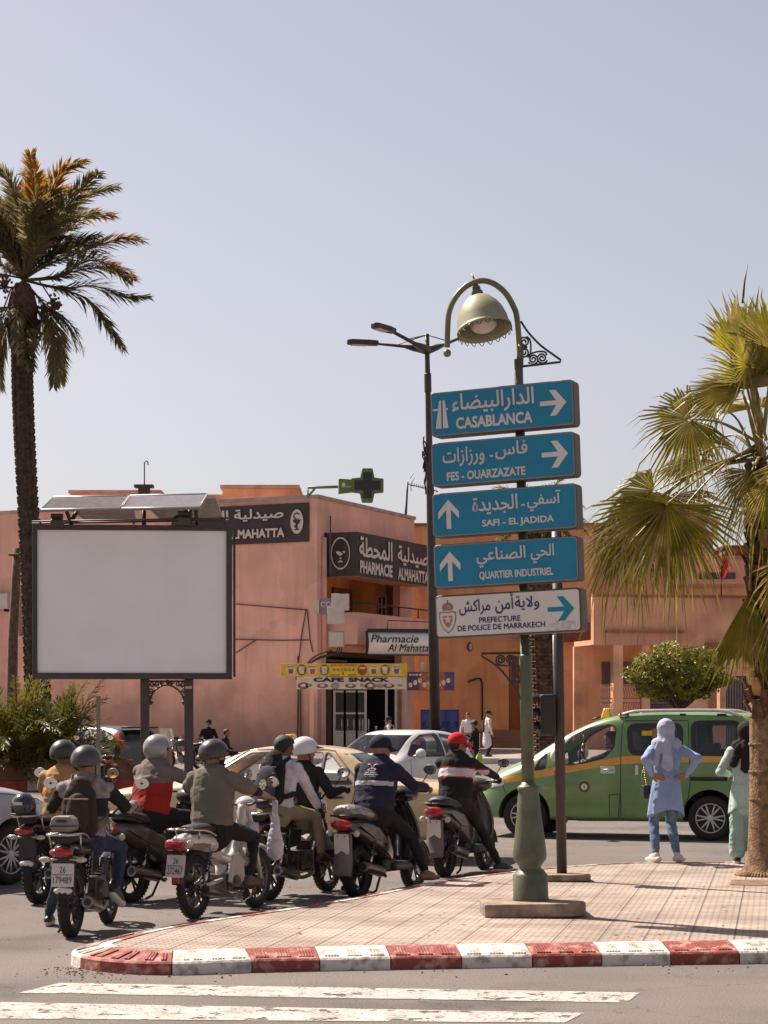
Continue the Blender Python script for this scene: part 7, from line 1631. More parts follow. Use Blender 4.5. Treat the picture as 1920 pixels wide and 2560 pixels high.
def scooter(label, loc, rz, body, seatm, wb=1.27, flap=True, plt=None, big=True, cover=False, r=.25, sc=1.):
    t = thing('scooter', label, 'motorcycle', loc, rz, 'motorbikes waiting at the crossing')
    bwheel(t, 0, r, .125, 5); bwheel(t, wb, r, .11, 5); fender(t, wb, r, .15, 10, 165, body, .03); fender(t, 0, r, .15, 60, 150, M_blk, .03)
    mb = MB(); L = [(-.36, .74, .05, .05), (-.3, .73, .1, .07), (-.15, .7, .135, .1), (.1, .64, .16, .15), (.35, .55, .17, .2), (.5, .45, .16, .17), (.6, .36, .13, .12)]; vs = []; n = 16
    for x, z, w_, h_ in L:
        for k in range(n): a = 2 * math.pi * k / n; vs.append((x, w_ * math.copysign(abs(math.cos(a)) ** .7, math.cos(a)), z + h_ * math.copysign(abs(math.sin(a)) ** .8, math.sin(a))))
    fs = [(i * n + k, i * n + (k + 1) % n, (i + 1) * n + (k + 1) % n, (i + 1) * n + k) for i in range(len(L) - 1) for k in range(n)]; mb.add(vs, fs, 0, True); mb.f.append(tuple(range(n))[::-1]); mb.m.append(0); mb.sm.append(True); mb.f.append(tuple((len(L) - 1) * n + k for k in range(n))); mb.m.append(0); mb.sm.append(True)
    o = mb.build('tail_body', body, t); s_ = o.modifiers.new('s', 'SUBSURF'); s_.levels = s_.render_levels = 1
    mb = MB(); mb.tube(bez([(.55, 0, .73), (.35, 0, .78), (.12, 0, .8), (-.12, 0, .85), (-.27, 0, .84)], 4), [.08, .11, .125, .13, .13, .13, .13, .135, .135, .13, .13, .125, .12, .12, .115, .1, .07], 14, flat=.5); mb.build('seat', seatm, t)
    if cover: mb = MB(); mb.tube(bez([(.2, 0, .81), (0, 0, .84), (-.18, 0, .87), (-.3, 0, .86)], 4), [.1, .13, .14, .142, .144, .145, .145, .145, .145, .143, .14, .13, .09], 14, flat=.5); mb.build('seat_wrap', mat('plastic_wrap', (.22, .19, .18), rough=.2, var=.35, vscale=18, bump=.8, bscale=30, coat=.6), t)
    mb = MB(); mb.box((.72, 0, .28), (.42, .34, .09)); mb.box((.5, 0, .3), (.3, .26, .14)); mb.build('floorboard', M_blk, t, bevel=.03)
    mb = MB(); vs = []                                # front apron
    for i in range(10):
        q = i / 9; z = .28 + .66 * q; x = .93 + .05 * math.sin(q * 3) - .04 * q; hw = .2 + .08 * math.sin(math.pi * q) - .08 * q
        for y, dx in ((-hw, -.02), (-hw * .6, .05), (0, .09), (hw * .6, .05), (hw, -.02)): vs.append((x + dx, y, z))
    mb.add(vs, [(5 * i + j, 5 * i + j + 1, 5 * i + 6 + j, 5 * i + 5 + j) for i in range(9) for j in range(4)], 0, True); o = mb.build('front_apron', body, t); s_ = o.modifiers.new('s', 'SOLIDIFY'); s_.thickness = .03
    mb = MB(); mb.ball((.98, 0, 1.0), (.12, .2, .09), n=18); mb.build('handlebar_cowl', body, t)
    bars(t, .96, 1.04, .33, .0, .08)
    mb = MB(); mb.tube([(.95, 0, .95), (wb, 0, r + .1)], .035, 8)
    for sg in (-1, 1): mb.tube([(wb - .04, sg * .08, r + .22), (wb, sg * .08, r)], .022, 8)
    mb.build('fork', M_blk, t)
    mb = MB(); mb.ball((-.34, 0, .74), (.06, .115, .055), n=18); mb.build('taillight', M_tail, t)
    for sg in (-1, 1):
        mb = MB(); mb.tube([(-.28, sg * .07, .66), (-.29, sg * .12, .66)], .01, 6); mb.ball((-.3, sg * .15, .655), (.03, .035, .035), n=12); mb.build('indicator', M_amber, t)
        bmirror(t, (.92, sg * .24, 1.07), (.88, sg * .38, 1.26)); spring(t, (.05, sg * .12, .32), (.12, sg * .13, .58))
        if big: MB().prism([(-.22, .72), (.15, .7), (.42, .52), (.1, .58)], (0, sg * .162, 0), (1, 0, 0), (0, 0, 1), -.01, .006).build('side_trim', M_exh, t, bevel=.004)
    mb = MB()
    for sg in (-1, 1): mb.tube(bez([(.0, sg * .14, .78), (-.2, sg * .15, .82), (-.36, sg * .1, .83), (-.38, 0, .83)], 5), .012, 6)
    mb.build('grab_rail', M_blk, t)
    if flap:
        mb = MB(); vs = []
        for i in range(9):
            q = i / 8; x = -.3 - .05 * q - .12 * max(0, q - .75); z = .66 - .42 * q; hw = .085 + .035 * q
            for y, dx in ((-hw, .03), (-hw * .5, 0), (0, -.008), (hw * .5, 0), (hw, .03)): vs.append((x + dx, y, z))
        mb.add(vs, [(5 * i + j, 5 * i + j + 1, 5 * i + 6 + j, 5 * i + 5 + j) for i in range(8) for j in range(4)], 0, True); o = mb.build('rear_mudflap', mat('mudflap_grey', (.12, .1, .09), rough=.5), t); s_ = o.modifiers.new('s', 'SOLIDIFY'); s_.thickness = .012
    if plt == 'blank': plate(t, -.335, .55, .16, .2, None, None, -6)
    mb = MB(); mb.box((.22, .1, .3), (.5, .12, .16)); mb.lathe([(.12, -.04), (.12, .04)], (0, .12, r), MY, 20); mb.build('engine', M_blk, t, bevel=.03)
    exhaust(t, [(.45, -.08, .2), (.36, -.13, .2), (.25, -.15, .25), (-.16, -.16, .32)], .06, .055)
    mb = MB(); mb.tube([(.35, .08, .2), (.22, .1, .06), (.12, .1, .03)], .013, 6); mb.build('stand', M_blk, t); mb = MB(); mb.tube([(.35, -.08, .2), (.22, -.1, .06), (.12, -.1, .03)], .013, 6); mb.build('stand', M_blk, t)
    return t
M_bb = mat('bike_black', (.018, .015, .015), rough=.22, var=.2, coat=.7); M_bbr = mat('bike_brown', (.06, .04, .03), rough=.3, var=.25, coat=.5)
def bl(x, y, deg):                                   # rear contact pixel and heading (right of straight ahead) -> location, rotation
    p = G(x, y); return (p.x, p.y, 0), R(90 - deg)
B1 = bl(178, 2343, 7); B0 = bl(97, 2259, 18); BR2 = bl(325, 2256, 33); B2 = bl(485, 2296, 24); B4 = bl(672, 2250, 26); B5 = bl(893, 2244, 27); B6 = bl(1112, 2191, 23)
motorcycle('black motorcycle with a grey top case and plate 26 179489', *B1, M_bb, topbox=True)
motorcycle('black motorcycle with helmet strapped to its rack beside the silver car', *B0, M_bb, plt=None)
motorcycle('black motorcycle carrying two men in front of the yellow taxi', *B4, M_bb, plt=None)
moped('white moped with chrome rack and plate 26 272467', *B2)
scooter('brown and black scooter under the rider in red', *BR2, M_bbr, M_seat, flap=False, r=.27)
scooter('black scooter with plastic wrapped seat and grey mudflap', *B5, M_bb, M_seat, flap=True, plt='blank', cover=True)
scooter('black scooter with double red tail light under the rider in the red cap', *B6, M_bbr, M_seat, flap=True, plt='blank')
# ================================================================== PEOPLE
M_skin = mat('skin_tan', (.3, .155, .09), rough=.55, var=.1, vscale=12, spec=.35)
M_skin2 = mat('skin_brown', (.17, .085, .05), rough=.55, var=.1, vscale=12, spec=.35)
M_hair = mat('hair_black', (.014, .01, .009), rough=.6, var=.4, vscale=60, bump=.5, bscale=150)
def cloth(name, c, var=.12, vs=7., rough=.85, bump=.35): return mat(name, c, rough=rough, var=var, vscale=vs, bump=bump, bscale=240, spec=.25)
class Prim:
    __slots__ = ('a', 'b', 'ra', 'rb', 'flat', 'side', 'm', 'fold')
    def __init__(s, a, b, ra, rb, m, flat=1., side=None, fold=0.):
        s.a, s.b, s.ra, s.rb, s.m, s.flat, s.fold = Vector(a), Vector(b), ra, rb, m, flat, fold
        d = s.b - s.a
        if d.length < 1e-5: s.b = s.a + Vector((0, 0, .002)); d = s.b - s.a
        d.normalize(); sd = Vector(side) if side is not None else Vector((0, 1, 0)); sd = sd - d * sd.dot(d)
        if sd.length < .05: sd = Vector((1, 0, 0)) - d * d.x
        s.side = sd.normalized()
def capsule_mesh(mb, p, n=14):
    d = (p.b - p.a); L = d.length; d.normalize(); o = d.cross(p.side).normalized(); vs = []; rings = []
    for k in range(5): t = R(90 - 88 * (1 - k / 4)) if False else R(-88 + 88 * k / 4); rings.append((p.ra * math.sin(t), p.ra * math.cos(t)))
    for k in range(1, 4): rings.append((L * k / 4, p.ra + (p.rb - p.ra) * k / 4))
    for k in range(5): t = R(88 * k / 4); rings.append((L + p.rb * math.sin(t), p.rb * math.cos(t)))
    for x, r in rings:
        for j in range(n): a = 2 * math.pi * j / n; vs.append(p.a + d * x + (p.side * math.cos(a) + o * math.sin(a) * p.flat) * r)
    k = len(rings); fs = [(i * n + j, i * n + (j + 1) % n, (i + 1) * n + (j + 1) % n, (i + 1) * n + j) for i in range(k - 1) for j in range(n)] + [tuple(reversed(range(n))), tuple((k - 1) * n + j for j in range(n))]
    mb.add(vs, fs)
def blob(name, prims, mats, parent=None, loc=None, rot=None, voxel=.009, smooth=4, fold=.0055, pattern=None, seed=0):
    """one continuous skin grown round a set of tapered limbs; each face takes the material of the limb it belongs to"""
    mb = MB()
    for p in prims: capsule_mesh(mb, p)
    me = bpy.data.meshes.new('grow'); me.from_pydata(mb.v, [], mb.f); o = temp(me)
    m = o.modifiers.new('r', 'REMESH'); m.mode = 'VOXEL'; m.voxel_size = voxel; m.adaptivity = 0
    s = o.modifiers.new('s', 'SMOOTH'); s.factor = .5; s.iterations = smooth
    me = evaluated(o); bpy.data.objects.remove(o)
    n = len(me.vertices); co = np.empty(n * 3); me.vertices.foreach_get('co', co); co = co.reshape(-1, 3)
    def nearest(P3):
        best = np.full(len(P3), 1e9); idx = np.zeros(len(P3), int)
        for i, p in enumerate(prims):
            a = np.array(p.a); d = np.array(p.b - p.a); L = np.linalg.norm(d); d = d / L; sd = np.array(p.side); ot = np.cross(d, sd)
            v = P3 - a; t = v @ d; tc = np.clip(t, 0, L); r = p.ra + (p.rb - p.ra) * tc / L
            rad = np.sqrt((v @ sd) ** 2 + ((v @ ot) / p.flat) ** 2 + (t - tc) ** 2) - r
            k = rad < best; best[k] = rad[k]; idx[k] = i
        return idx
    folds = np.array([p.fold for p in prims]); vi = nearest(co); fa = folds[vi]
    if fold > 0 and fa.max() > 0:
        nr = np.empty(n * 3); me.vertices.foreach_get('normal', nr); nr = nr.reshape(-1, 3); off = Vector((seed * 3.1, seed * 1.7, seed * .9))
        for i in np.nonzero(fa > 0)[0]:
            v = Vector(co[i]); q = Vector((v.x * 9 + v.z * 5, v.y * 9 + v.z * 3, v.z * 13)) + off
            h = mnoise.noise(q) + .6 * mnoise.noise(q * 2.3) - .5 * abs(mnoise.noise(Vector((v.x * 5, v.y * 5, v.z * 22)) + off))
            co[i] += nr[i] * h * fold * fa[i]
        me.vertices.foreach_set('co', co.ravel())
    me.update(); nf = len(me.polygons); ce = np.empty(nf * 3); me.polygons.foreach_get('center', ce); ce = ce.reshape(-1, 3); fi = nearest(ce)
    keys = list(mats.keys()); me.materials.clear()
    for k in keys: me.materials.append(mats[k])
    mi = np.array([keys.index(p.m) for p in prims])[fi]
    if pattern:
        for i in range(nf):
            k = pattern(keys[mi[i]], ce[i])
            if k: mi[i] = keys.index(k)
    me.polygons.foreach_set('material_index', mi.astype(np.int32)); me.polygons.foreach_set('use_smooth', np.ones(nf, bool)); me.update()
    return link(name, me, parent, loc, rot)
def ik(a, b, l1, l2, hint):
    a, b = Vector(a), Vector(b); d = b - a; L = min(d.length, (l1 + l2) * .998); dn = d.normalized(); h = Vector(hint); h = (h - dn * h.dot(dn)).normalized()
    x = (l1 * l1 - l2 * l2 + L * L) / (2 * L); return a + dn * x + h * math.sqrt(max(1e-6, l1 * l1 - x * x))
def hand(pr, wrist, d, n, thumb, curl=(40, 50), s=1., m='skin'):
    """five fingers; d: direction of the palm, n: the way the palm faces, thumb: +1 if the thumb leaves towards d x n"""
    d = Vector(d).normalized(); n = Vector(n); n = (n - d * n.dot(d)).normalized(); a = d.cross(n) * thumb
    for k, (off, ln) in enumerate(((.03, .92), (.01, 1.), (-.01, .95), (-.03, .75))):
        kn = Vector(wrist) + d * .088 * s + a * off * s; pr.append(Prim(Vector(wrist) + d * .012 + a * off * .6 * s, kn, .0145 * s, .0125 * s, m, .85, a))
        c1, c2 = R(curl[0] + 5 * k), R(curl[0] + curl[1] + 8 * k); d1 = d * math.cos(c1) + n * math.sin(c1); d2 = d * math.cos(c2) + n * math.sin(c2)
        k1 = kn + d1 * .042 * ln * s; k2 = k1 + d2 * .036 * ln * s; pr.append(Prim(kn, k1, .0105 * s, .0095 * s, m)); pr.append(Prim(k1, k2, .0095 * s, .0075 * s, m))
    t0 = Vector(wrist) + d * .025 * s + a * .028 * s; t1 = t0 + (d * .6 + a * .7 + n * .25).normalized() * .042 * s; t2 = t1 + (d * .8 + a * .1 + n * .5).normalized() * .034 * s
    pr.append(Prim(t0, t1, .0135 * s, .0115 * s, m)); pr.append(Prim(t1, t2, .0115 * s, .009 * s, m))
def person(label, loc, rot, hip, lean, hands, feet, mats, head_yaw=0., head_pitch=0., s=1., sleeve=1., feet_dir=None, shoe='shoe', hd=None, width=1., twist=0., knee_out=.25, elbow_out=.5, extra=None, pattern=None, voxel=.009, name='person', group=None, seed=1, top_len=.0, face=True, bulk=1., upper_sleeve=None, hand_curl=(48, 62), elbow_hint=None, knee_hint=None, hand_dir=None, palm=None, shoulders=None):
    """local frame: x ahead, y to the person's left, z up"""
    H = Vector(hip); sp = Vector((math.sin(R(lean)), 0, math.cos(R(lean)))); tw = Matrix.Rotation(R(twist), 3, 'Z'); lat = tw @ Vector((0, 1, 0)); fwd = lat.cross(Vector((0, 0, 1))); fw2 = lat.cross(sp).normalized()
    pr = []; W_ = width * s; B = bulk
    chest = H + sp * .27 * s; sh = H + sp * .45 * s; nk = H + sp * .5 * s
    pr.append(Prim(H - sp * .05 * s, H + sp * .03 * s, .163 * W_ * B, .158 * W_ * B, 'legs', .8, lat, .6)); pr.append(Prim(H + sp * .06 * s, H + sp * .1 * s, .166 * W_ * B, .16 * W_ * B, 'top', .78, lat, .9))
    pr.append(Prim(H + sp * .1 * s, chest, .158 * W_ * B, .172 * W_ * B, 'top', .72, lat, 1.)); pr.append(Prim(chest, H + sp * .38 * s, .172 * W_ * B, .165 * W_ * B, 'top', .66, lat, .8))
    SL = {}
    for sg in (1, -1):
        S0 = sh + lat * sg * .175 * W_ - sp * .012 * s; SL[sg] = S0; pr.append(Prim(nk - sp * .05 * s + lat * sg * .05 * W_, S0, .07 * s, .066 * s * B, 'top', .9, fw2, .6)); pr.append(Prim(H + sp * .33 * s + lat * sg * .08, S0 - sp * .02, .1 * s, .068 * s, 'top', .8, lat, .6))
    pr.append(Prim(nk - sp * .04 * s, nk + sp * .015 * s, .066 * s, .06 * s, 'top', .95, lat, .0))
    up = (sp * .75 + Vector((0, 0, 1)) * .5).normalized(); hc = nk + up * .155 * s + fwd * .025 * s
    pr.append(Prim(nk, nk + up * .08 * s, .054 * s, .05 * s, 'skin', 1, lat))
    hy = Matrix.Rotation(R(head_yaw), 3, 'Z'); hf = hy @ fwd; hl = hy @ lat; hf = (hf * math.cos(R(head_pitch)) + Vector((0, 0, -1)) * math.sin(R(head_pitch))).normalized(); hu = hf.cross(hl).normalized()
    k = s
    pr += [Prim(hc - hf * .03 * k + hu * .02 * k, hc + hf * .02 * k + hu * .02 * k, .082 * k, .078 * k, 'skin', 1.12, hl), Prim(hc - hu * .03 * k + hf * .03 * k, hc - hu * .085 * k + hf * .055 * k, .064 * k, .042 * k, 'skin', 1., hl)]
    if face:
        pr += [Prim(hc + hf * .092 * k + hu * .0 * k, hc + hf * .112 * k - hu * .03 * k, .009 * k, .015 * k, 'skin'), Prim(hc + hf * .088 * k - hl * .03 * k + hu * .022 * k, hc + hf * .088 * k + hl * .03 * k + hu * .022 * k, .012 * k, .012 * k, 'skin'), Prim(hc + hf * .09 * k - hl * .018 * k - hu * .062 * k, hc + hf * .09 * k + hl * .018 * k - hu * .062 * k, .011 * k, .011 * k, 'lip' if 'lip' in mats else 'skin')]
        for sg in (1, -1): pr.append(Prim(hc + hl * sg * .08 * k + hu * .02 * k - hf * .005 * k, hc + hl * sg * .082 * k - hu * .025 * k, .02 * k, .014 * k, 'skin', .45, hf))
    UA, FA, TH, SH = .285 * s, .25 * s, .43 * s, .42 * s; E = {}
    for i, sg in enumerate((1, -1)):
        if hands[i] is None: continue
        Wp = Vector(hands[i]); eh = (elbow_hint[i] if elbow_hint else Vector((-.3, sg * elbow_out, -.7))); el = ik(SL[sg], Wp, UA, FA, eh); Wp = el + (Wp - el).normalized() * FA; fd = (Wp - el).normalized(); E[sg] = (el, Wp)
        su = min(1., sleeve * 2); sf = max(0., sleeve * 2 - 1)
        us = upper_sleeve or 'sleeve' if 'sleeve' in mats else 'top'
        if 'under' in mats and us == 'top': md = SL[sg].lerp(el, .72); pr.append(Prim(SL[sg], md, .07 * s * B, .07 * s * B, 'top', 1, None, 1.)); pr.append(Prim(md, el, .052 * s, .05 * s, 'under', 1, None, .6))
        elif su >= 1: pr.append(Prim(SL[sg], el, .062 * s * B, .05 * s * B, us, 1, None, .9))
        else: md = SL[sg].lerp(el, su); pr.append(Prim(SL[sg], md, .064 * s * B, .062 * s * B, us, 1, None, .8)); pr.append(Prim(md, el, .044 * s, .04 * s, 'under' if 'under' in mats else 'skin', 1, None, .5))
        if sf > 0: md = el.lerp(Wp, min(1, sf)); pr.append(Prim(el, md, .05 * s * B, .037 * s * B if sf > .9 else .046 * s, 'under' if 'under' in mats else us, 1, None, .9)); 
        if sf < .98: pr.append(Prim(el.lerp(Wp, sf), Wp, .038 * s if sf < .3 else .034 * s, .026 * s, 'skin'))
        else: pr.append(Prim(el.lerp(Wp, .85), Wp, .03 * s, .026 * s, 'skin'))
        dd = (hand_dir[i] if hand_dir else (fd + Vector((.35, 0, -.1))).normalized()); pn = palm[i] if palm else Vector((0, 0, -1)); hand(pr, Wp, dd, pn, 1 if sg * 1 < 0 else -1, hand_curl, s, 'glove' if 'glove' in mats else 'skin')
    for i, sg in enumerate((1, -1)):
        if feet[i] is None: continue
        A = Vector(feet[i]); hj = H + lat * sg * .088 * W_ - sp * .02 * s; kh = (knee_hint[i] if knee_hint else Vector((1, sg * knee_out, .35))); kn = ik(hj, A, TH, SH, kh)
        pr.append(Prim(hj, kn, .092 * s * B, .063 * s, 'legs', 1, None, .7)); pr.append(Prim(kn, kn.lerp(A, .45), .061 * s, .06 * s, 'legs', 1, None, .7)); pr.append(Prim(kn.lerp(A, .45), A + (kn - A).normalized() * .05, .06 * s, .048 * s, 'legs', 1, None, .9))
        pr.append(Prim(A + (kn - A).normalized() * .06, A, .036 * s, .034 * s, 'ankle' if 'ankle' in mats else 'skin'))
        fd = Vector(feet_dir[i]).normalized() if feet_dir else Vector((1, sg * .15, 0)).normalized(); dz = Vector((0, 0, -1)) if abs(fd.z) < .6 else Vector((-1, 0, 0)); sd = fd.cross(Vector((0, 0, 1))).normalized(); dn = sd.cross(fd) * -1 if sd.cross(fd).z > 0 else sd.cross(fd)
        heel = A - fd * .05 * s + dn * .045 * s
        pr.append(Prim(heel, A + fd * .1 * s + dn * .05 * s, .038 * s, .042 * s, shoe, .9, sd)); pr.append(Prim(A + fd * .1 * s + dn * .052 * s, A + fd * .17 * s + dn * .056 * s, .042 * s, .034 * s, shoe, .75, sd)); pr.append(Prim(A + fd * -.01, A + fd * .1 * s + dn * .03 * s, .038 * s, .034 * s, shoe, 1, sd))
        pr.append(Prim(heel + dn * .028 * s, A + fd * .17 * s + dn * .08 * s, .034 * s, .036 * s, 'sole' if 'sole' in mats else shoe, .3 if False else 1., sd)) if 'sole' in mats else None
    if extra: pr += extra(dict(H=H, sp=sp, nk=nk, hc=hc, hf=hf, hl=hl, hu=hu, lat=lat, fwd=fwd, sh=SL, s=s, E=E))
    o = blob(name, pr, mats, None, loc, rot, voxel, 4, .0085 * s, pattern, seed); tag(o, label, 'person', group)
    return o, dict(hc=hc, hf=hf, hl=hl, hu=hu, nk=nk, sp=sp, H=H, lat=lat, fwd=fwd, sh=SL, E=E, fw2=fw2)
def hmat(b): return Matrix((b['hf'], b['hl'], b['hu'])).transposed()
def helmet(o, b, m, r=.128, kind='half', vis=None, s=1.):
    M_ = hmat(b); c = b['hc'] + b['hu'] * .028 - b['hf'] * .008; mb = MB(); n, k = 36, 16; vs = []; zl = {'half': -.28, 'full': -.98}[kind]
    rows = []
    for i in range(k + 1):
        row = []
        for j in range(n):
            a = 2 * math.pi * j / n; front = math.cos(a)
            low = math.asin(max(-1, min(1, (zl + (.28 if kind == 'half' else .0) * max(0, front) - (.16 if kind == 'half' else 0) * max(0, -front)))))
            if kind == 'full' and front > .25: low = math.asin(.12 - .2 * (1 - front))
            el = math.pi / 2 - (math.pi / 2 - low) * i / k; q = Vector((math.cos(el) * math.cos(a) * 1.14, math.cos(el) * math.sin(a) * .98, math.sin(el) * 1.03)); row.append(c + M_ @ (q * r * s))
        rows.append(row); vs += row
    mb.add(vs, [(i * n + j, (i + 1) * n + j, (i + 1) * n + (j + 1) % n, i * n + (j + 1) % n) for i in range(k) for j in range(n)], 0, True)
    h = mb.build('helmet', m, o); sd = h.modifiers.new('s', 'SOLIDIFY'); sd.thickness = .014; sd.offset = 1
    rim = MB(); rim.tube(rows[-1], .009, 6, closed=True); rim.build('helmet_rim', M_blk, h)
    st = MB()
    for sg in (1, -1): st.tube(bez([c + M_ @ Vector((-.02, sg * r * .93, -.03)), c + M_ @ Vector((.03, sg * .07, -.11)), c + M_ @ Vector((.05, 0, -.135))], 6), .006, 5, flat=.5)
    st.build('chin_strap', M_blk, h)
    if vis == 'peak':
        p = MB(); vs = []
        for q in range(11):
            a = R(-55 + 11 * q)
            for rr, zz in ((r * 1.1, .035), (r * 1.1 + .075 * math.cos(a * 1.3), .018)): vs.append(c + M_ @ Vector((rr * math.cos(a) * 1.05, rr * math.sin(a), zz)))
        p.add(vs, [(2 * q, 2 * q + 1, 2 * q + 3, 2 * q + 2) for q in range(10)], 0, True); v = p.build('peak', M_blk, h); s2 = v.modifiers.new('s', 'SOLIDIFY'); s2.thickness = .008
    if vis == 'shield':
        p = MB(); vs = []
        for q in range(13):
            a = R(-65 + 130 * q / 12)
            for t in range(5): e = R(38 + 8 * t); vs.append(c + M_ @ (Vector((math.cos(a) * .75 + .42 - .04 * t, math.sin(a) * .95, .62 + .2 * t)) * r * 1.12))
        p.add(vs, [(5 * q + t, 5 * q + t + 1, 5 * q + 6 + t, 5 * q + 5 + t) for q in range(12) for t in range(4)], 0, True); v = p.build('visor', mat('visor_clear', (.55, .52, .42), rough=.1, var=0, alpha=.75), h)
    return h
def hairpiece(o, b, m=None, r=.083, down=-.36, name='hair'):
    M_ = hmat(b); c = b['hc'] + b['hu'] * .026 - b['hf'] * .008; mb = MB(); n, k = 28, 12; vs = []
    for i in range(k + 1):
        for j in range(n):
            a = 2 * math.pi * j / n; front = math.cos(a); low = .45 if front > .35 else (-.1 if front > -.2 else down * 2.2); el = math.pi / 2 - (math.pi / 2 - math.asin(max(-.9, low))) * i / k
            q = Vector((math.cos(el) * math.cos(a) * 1.24, math.cos(el) * math.sin(a) * 1.0, math.sin(el) * 1.12)); vs.append(c + M_ @ (q * r * (1 + .035 * mnoise.noise(q * 6))))
    mb.add(vs, [(i * n + j, (i + 1) * n + j, (i + 1) * n + (j + 1) % n, i * n + (j + 1) % n) for i in range(k) for j in range(n)], 0, True); h = mb.build(name, m or M_hair, o); sd = h.modifiers.new('s', 'SOLIDIFY'); sd.thickness = .012; sd.offset = 1; return h
def cap(o, b, m, r=.1, peak_yaw=0.):
    M_ = hmat(b); c = b['hc'] + b['hu'] * .04 - b['hf'] * .005; mb = MB(); n, k = 30, 10; vs = []
    for i in range(k + 1):
        for j in range(n):
            a = 2 * math.pi * j / n; el = math.pi / 2 - (math.pi / 2 + .25) * i / k; q = Vector((math.cos(el) * math.cos(a) * 1.13, math.cos(el) * math.sin(a) * .93, math.sin(el) * 1.02)); vs.append(c + M_ @ (q * r))
    mb.add(vs, [(i * n + j, (i + 1) * n + j, (i + 1) * n + (j + 1) % n, i * n + (j + 1) % n) for i in range(k) for j in range(n)], 0, True); h = mb.build('cap', m, o); sd = h.modifiers.new('s', 'SOLIDIFY'); sd.thickness = .008; sd.offset = 1
    p = MB(); vs = []; Q = Matrix.Rotation(R(peak_yaw), 3, 'Z')
    for q in range(13):
        a = R(-60 + 10 * q)
        for t in range(4): rr = r * 1.08 + .085 * t / 3 * max(.15, math.cos(a * 1.25)); vs.append(c + M_ @ (Q @ Vector((rr * math.cos(a) * 1.03, rr * math.sin(a) * .9, -.012 - .012 * t - .02 * abs(math.sin(a)) * t / 3))))
    p.add(vs, [(4 * q + t, 4 * q + t + 1, 4 * q + 5 + t, 4 * q + 4 + t) for q in range(12) for t in range(3)], 0, True); v = p.build('cap_peak', m, h); s2 = v.modifiers.new('s', 'SOLIDIFY'); s2.thickness = .007
    mb = MB(); mb.ball(c + M_ @ Vector((0, 0, r * 1.03)), .009, n=8); mb.build('cap_button', m, h); return h
def backpack(label, loc, rot, b, mats, w=.33, h=.4, d=.15, top='pack', extra=None, name='backpack'):
    """hangs on the back of the wearer, straps over both shoulders"""
    sp, lat, bk = b['sp'], b['lat'], -b['fw2']; c0 = b['H'] + sp * .02 + bk * .17; pr = []
    pr += [Prim(c0 + sp * .05 + lat * s_ * w * .28, c0 + sp * (h - .08) + lat * s_ * w * .22, w * .24, w * .2, 'pack', d / w * 1.5, lat, .8) for s_ in (1, -1)]
    pr += [Prim(c0 + sp * .08, c0 + sp * (h - .02), w * .4, w * .3, 'pack', d / w * 1.2, lat, .8), Prim(c0 + sp * .1 + bk * .07, c0 + sp * .24 + bk * .07, w * .3, w * .27, 'pocket', .4, lat, .8)]
    if extra: pr += extra(c0, sp, lat, bk)
    o = blob(name, pr, mats, None, loc, rot, .009, 3, .006, seed=4); tag(o, label, 'backpack')
    st = MB()
    for sg in (1, -1):
        S0 = b['sh'][sg]; tp = S0.lerp(b['nk'], .45) + Vector((0, 0, .045))
        st.tube(bez([c0 + sp * (h - .06) + lat * sg * .07 - bk * .02, tp + bk * .06, tp + sp * .012, tp - bk * .09 - sp * .05, S0 - sp * .16 - bk * .14 - lat * sg * .05, c0 + sp * .12 + lat * sg * .2 - bk * .12, c0 + sp * .06 + lat * sg * .13], 7), .028, 8, flat=.28, up=lat)
    st.build('strap', mats['strap'], o); z = MB(); z.tube(bez([c0 + sp * (h - .12) + bk * .1 + lat * w * s_ for s_ in (-.3, -.2, 0, .2, .3)], 4), .003, 5); z.tube(bez([c0 + sp * .27 + bk * .125 + lat * w * s_ for s_ in (-.32, -.15, .15, .32)], 4), .005, 5); z.build('zip', mats.get('zip', M_eng), o)
    z = MB(); z.tube(bez([c0 + sp * (h - .02) + lat * s_ + bk * .02 + sp * q for s_, q in ((-.04, 0), (-.03, .05), (.03, .05), (.04, 0))], 5), .009, 6); z.build('handle', mats['strap'], o); return o, c0
c_blk = cloth('cloth_black', (.02, .016, .016)); c_dbrown = cloth('cloth_dark_brown', (.03, .022, .02)); c_jean = cloth('denim_dark', (.03, .04, .07), .3, 14); c_lgrey = cloth('cloth_light_grey', (.26, .22, .21), .25, 25); c_navy = cloth('cloth_navy', (.022, .022, .045)); c_red = cloth('cloth_red', (.36, .025, .015)); c_mgrey = cloth('cloth_warm_grey', (.17, .125, .12)); c_olive = cloth('cloth_olive_grey', (.15, .13, .1), .1, 4); c_sock = cloth('cloth_sock', (.4, .35, .32)); c_white = cloth('cloth_white', (.58, .53, .55)); c_khaki = cloth('cloth_khaki', (.27, .2, .12)); c_gtrs = cloth('cloth_grey_trousers', (.25, .21, .2)); c_tan = cloth('cloth_tan', (.4, .22, .09)); c_blue = cloth('cloth_pale_blue', (.27, .35, .56), .1, 5); c_scarf = cloth('scarf_pale_blue', (.4, .43, .58), .1, 8); c_ljean = cloth('denim_blue', (.12, .18, .28), .25, 16); c_mint = cloth('cloth_mint', (.42, .55, .5), .1, 6); c_orange = cloth('cloth_orange', (.45, .2, .06))
l_brown = mat('leather_brown', (.07, .035, .022), rough=.5, var=.25); l_blk = mat('leather_black', (.02, .016, .016), rough=.45, var=.2); l_tan = mat('sandal_tan', (.2, .11, .06), rough=.6, var=.2); s_white = mat('sole_white', (.55, .5, .46), rough=.6, var=.1)
